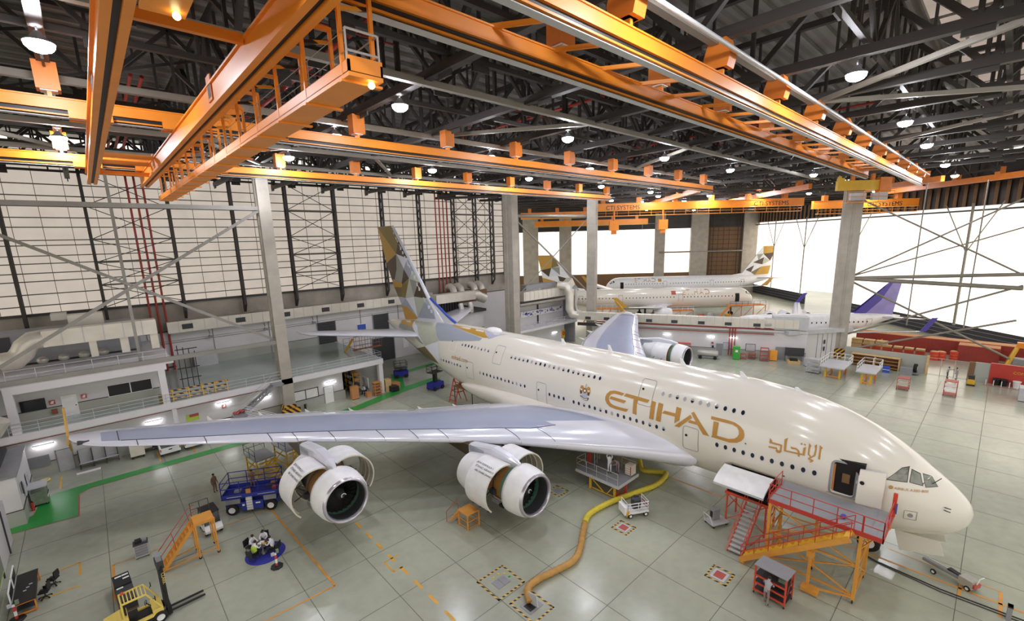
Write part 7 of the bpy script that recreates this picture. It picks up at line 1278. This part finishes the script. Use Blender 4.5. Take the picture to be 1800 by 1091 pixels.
t = thing('luggage_cart', 'beige slatted cart between the dark rack and the pickups', 'cart', (1.0, 60.6, 0)); G().box(-.6, -.8, .3, .6, .8, 1.3, RIBC).obj('body', t); g = G(); [g.cyl((x, y, .15), (x+.1, y, .15), .15, RUBBER, 10) for x in (-.5, .4) for y in (-.6, .6)]; g.obj('wheels', t)
G().box(-.6, -.06, -.35, .6, 0, .4, LIME).box(-.3, -.08, .1, .6, -.06, .42, RPAINT).obj('wall_poster', label='green and red poster on the lower wall above the wing', cat='poster', loc=(6.4, 61.95, 2.4))
t = thing('white_board', 'pair of white boards in a dark frame on the lower wall right of the column', 'board', (19.0, 61.95, 1.35)); G().box(-1.6, -.05, 0, -.05, 0, 1.2, SIGNW).box(.05, -.05, 0, 1.6, 0, 1.2, SIGNW).obj('panel', t); g = G(); g.box(-1.7, -.08, -.08, 1.7, -.01, 0, DARKLINE); g.box(-1.7, -.08, 1.2, 1.7, -.01, 1.28, DARKLINE); [g.box(x, -.08, -.1, x+.1, -.01, 1.28, DARKLINE) for x in (-1.7, -.05, 1.6)]; g.obj('frame', t)
t = thing('fire_extinguisher', 'dark extinguisher trolley on the floor below the white boards', 'extinguisher', (18.6, 61.4, 0)); G().cyl((0, 0, .1), (0, 0, .8), .14, BLACK, 10).obj('cylinder', t); G().tube([(0, 0, .8), (.2, 0, .9), (.25, 0, .5)], .03, DGREY, 6).obj('hose_line', t)
# store corner under the end of the mezzanine
t = thing('tall_cupboard', 'tall brown cupboard at the corner of the open store', 'cupboard', (25.2, 60.7, 0)); G().box(-.5, -.35, 0, .5, .35, 1.9, CARD).obj('body', t); G().box(-.52, -.37, .0, .52, -.35, .08, BLACK).obj('plinth', t)
t = thing('parts_rack', 'steel parts rack full of small boxes under the mezzanine end', 'rack', (26.4, 66.5, 0)); g = G(); [g.box(x, y, 0, x+.08, y+.08, 3.2, YELLOW) for x in (-.5, .5) for y in (-4, -1.3, 1.3, 4)]; [g.box(-.5, -4, z, .58, 4.08, z+.06, DGREY) for z in (.3, 1.1, 1.9, 2.7)]; g.obj('frame', t)
random.seed(3)
for i in range(40):
    z = (.36, 1.16, 1.96, 2.76)[i % 4]; y = 62.7+(i//4)*.8; m = (LGREY, CARD, DGREY, SIGNW, WOOD)[(i*7) % 5]; G().box(-.35, -.25, 0, .35, .25, .35+.2*random.random(), m).obj('storage_box', label='storage box on the steel parts rack under the mezzanine', cat='box', group='boxes on the parts rack', loc=(26.45, y, z))
t = thing('shelf_unit', 'orange open shelf unit at the edge of the green walkway', 'shelf', (28.2, 59.9, 0)); g = G(); [g.box(x, y, 0, x+.07, y+.07, 1.9, ORANGE) for x in (-.5, .5) for y in (-.5, .5)]; g.obj('frame', t); [G().box(-.5, -.5, z, .57, .57, z+.05, CARD).obj('shelf', t) for z in (.15, .6, 1.1, 1.6, 1.88)]
t = thing('board_panel', 'white display board between the store racks', 'board', (28.0, 63.0, 0)); G().box(-.06, -.9, .6, .06, .9, 2.1, SIGNW).obj('panel', t); G().box(-.04, -.8, 0, .04, -.7, .6, GREY).box(-.04, .7, 0, .04, .8, .6, GREY).obj('feet', t)
for i, (x, y, w, h, m, lb) in enumerate(((30.2, 60.6, .9, 1.8, TIMBER, 'tall pale crate behind the mezzanine end post'), (30.8, 59.7, 1.1, .8, BLACK, 'black box on the green walkway edge'), (27.0, 60.2, .7, .7, CARD, 'brown carton beside the orange shelf unit'), (31.6, 60.9, 1.2, .9, CARD, 'brown carton stack by the walkway fork'))): G().box(-w/2, -w/2, 0, w/2, w/2, h, m).obj('store_box', label=lb, cat='box', loc=(x, y, 0))
t = thing('store_desk', 'dark desk with black chair in the open store', 'desk', (26.3, 61.9, 0)); G().box(-.5, -.9, .7, .5, .9, .76, DGREY).obj('desktop', t); g = G(); [g.box(x, y, 0, x+.06, y+.06, .7, BLACK) for x in (-.48, .42) for y in (-.88, .82)]; g.obj('legs', t)
person('person in a white shirt sitting at the dark desk in the open store', (27.2, 61.7), radians(170), 'sit', SHIRT, TROUS); office_chair('black chair under the person in the open store', 27.25, 61.7, radians(170))
# mezzanine furniture
t = thing('striped_barrier', 'long yellow and black striped barrier on the mezzanine edge', 'barrier', (3.6, 60.9, 5.1)); g = G(); [g.box(x, -.2, 0, x+.1, .2, 1.25, YELLOW) for x in (1.2, 2.7, 4.0, 5.2, 6.4)]; [g.box(1.0, -.06, z, 6.6, .06, z+.12, HAZ) for z in (.15, .6, 1.1)]; g.obj('barrier_frame', t); G().box(0, -.2, .0, .6, .2, 1.0, FOLIVE).obj('end_unit', t)
t = thing('leaning_board', 'tilted white print board standing at the back of the mezzanine', 'board', (3.9, 73.8, 5.1), radians(35)); G().box(-1.1, -.05, .1, 1.1, .05, 2.6, SIGNW).obj('board_sheet', t); G().prism([(-1.0, .3), (1.0, .3), (.9, .9), (.2, 1.1), (-.6, .7)], -.07, -.05, DGREY, lambda u, v, w: (u, w, v)).obj('printed_picture', t)
G().box(-1.4, -.4, 0, 1.4, .4, 2.0, LGREY).obj('low_partition', label='pale low box partition at the back of the mezzanine', cat='partition', loc=(10.6, 76.6, 5.1))
t = thing('boarding_step', 'yellow framed boarding steps on the mezzanine below the tailplane', 'steps', (27.6, 68.5, 5.1)); g = G(); g.bar((0, 0, 0), (1.4, 0, 1.9), .5, .15, YELLOW); g.rail([(1.4, -.3, 0), (6.0, -.3, 0)], 2.2, RPAINT, .035, 1.0, 2, 5); g.rail([(0, .4, 0), (6.0, .4, 0)], 2.0, GREY, .03, 1.0, 2, 5); g.obj('frame', t); G().box(1.4, -.3, .0, 6, .4, .1, CARD).obj('deck', t)
# stair from the mezzanine down beside the column
t = thing('steel_stair', 'grey steel stair with landing going down from the mezzanine beside the column', 'stairs', (14.6, 60.0, 0)); g = G()
for y in (-1.6, -.5): g.bar((0, y, 5.0), (-3.6, y, 2.5), .08, .3, GREY); g.bar((-3.6, y-1.2, 2.5), (.4, y-1.2, .1), .08, .3, LGREY)
for i in range(9): f = (i+.5)/9; g.box(-3.6*f-.14, -1.6, 5.0-2.5*f, -3.6*f+.14, -.5, 5.04-2.5*f, GREY); g.box(-3.6+4*f-.14, -2.8, 2.5-2.4*f, -3.6+4*f+.14, -1.7, 2.54-2.4*f, GREY)
g.obj('flight', t); G().box(-4.8, -2.8, 2.4, -3.5, -.5, 2.5, GREY).obj('landing', t); G().box(-.2, -1.6, 4.95, 1.0, .1, 5.05, GREY).obj('top_landing', t); g = G(); [g.cyl((x, y, 0), (x, y, 2.4), .06, GREY, 8) for x in (-4.7, -3.6) for y in (-2.7, -.6)]; g.obj('post', t)
g = G(); [g.tube([(0, y, 6.0), (-3.6, y, 3.5), (-4.75, y, 3.5)], .03, LGREY, 6) for y in (-1.6, -.5)]; [g.tube([(-3.6, y, 3.5-k), (.4, y, 1.1-k)], .03, SIGNW, 6) for y in (-2.8, -1.75) for k in (0, .35, .7)]; g.obj('handrail', t)
for i, (dx, dy, lb) in enumerate(((-4.4, -1.2, 'red bundle of hoses on the stair landing, left one'), (-3.8, -.9, 'red bundle of hoses on the stair landing, right one'))): G().tube([(.25*cos(2*pi*k/10), .25*sin(2*pi*k/10), .15+.1*(k % 2)) for k in range(10)], .12, RPAINT, 6, closed=True).obj('hose_bundle', label=lb, cat='hose', loc=(14.6+dx, 60+dy, 2.5))
t = thing('striped_barrier', 'black and yellow striped guard panel at the foot of the big grey column', 'barrier', (16.4, 59.7, 0)); G().box(-1.1, -.15, 0, 1.1, .1, 1.3, HAZ).obj('panel', t)
# machine and extinguisher by the white room block
t = thing('test_machine', 'green grey test machine on wheels beside the white room block', 'machine', (-6.0, 55.0, 0)); G().box(-.5, -.6, .2, .5, .6, 1.3, MUTEG).obj('body', t); G().box(-.6, -.8, 1.75, .6, .8, 1.83, LGREY).obj('canopy', t); g = G(); [g.box(x, y, 1.3, x+.05, y+.05, 1.75, GREY) for x in (-.5, .45) for y in (-.6, .55)]; g.obj('canopy_post', t); g = G(); [g.cbox((.52, -.4+.27*i, .7+.2*(i % 2)), (.05, .15, .15), (SIGNW, DGREY)[i % 2]) for i in range(4)]; g.obj('gauges', t); g = G(); [caster(g, x, y, .1) for x in (-.4, .4) for y in (-.5, .5)]; g.obj('casters', t)
for i, y in enumerate((53.9, 54.15)): t = thing('extinguisher_bottle', ('red and white extinguisher bottle nearest the room block corner', 'red and white extinguisher bottle next to the green machine')[i], 'extinguisher', (-6.45, y-.2*i, 0)); G().cyl((0, 0, 0), (0, 0, .75), .11, RED if i == 0 else REDWHITE, 10).obj('bottle', t); G().cyl((0, 0, .75), (0, 0, .85), .05, BLACK, 8).obj('valve', t)
t = thing('wheel_clamp', 'yellow hose reel on the floor by the lower wall', 'reel', (-6.0, 60.3, 0)); G().tube([(.3*cos(2*pi*i/14), .3*sin(2*pi*i/14), .12) for i in range(14)], .1, FORKY, 6, closed=True).obj('coil', t); G().lathe([(.0, .1), (.15, .12), (.15, 0)], BLACK, n=10).obj('hub', t)
G().box(-.9, -.1, 0, .9, .1, .12, SIGNW).obj('kerb_block', label='white kerb block on the floor before the bench', cat='block', loc=(-2.9, 59.8, 0))
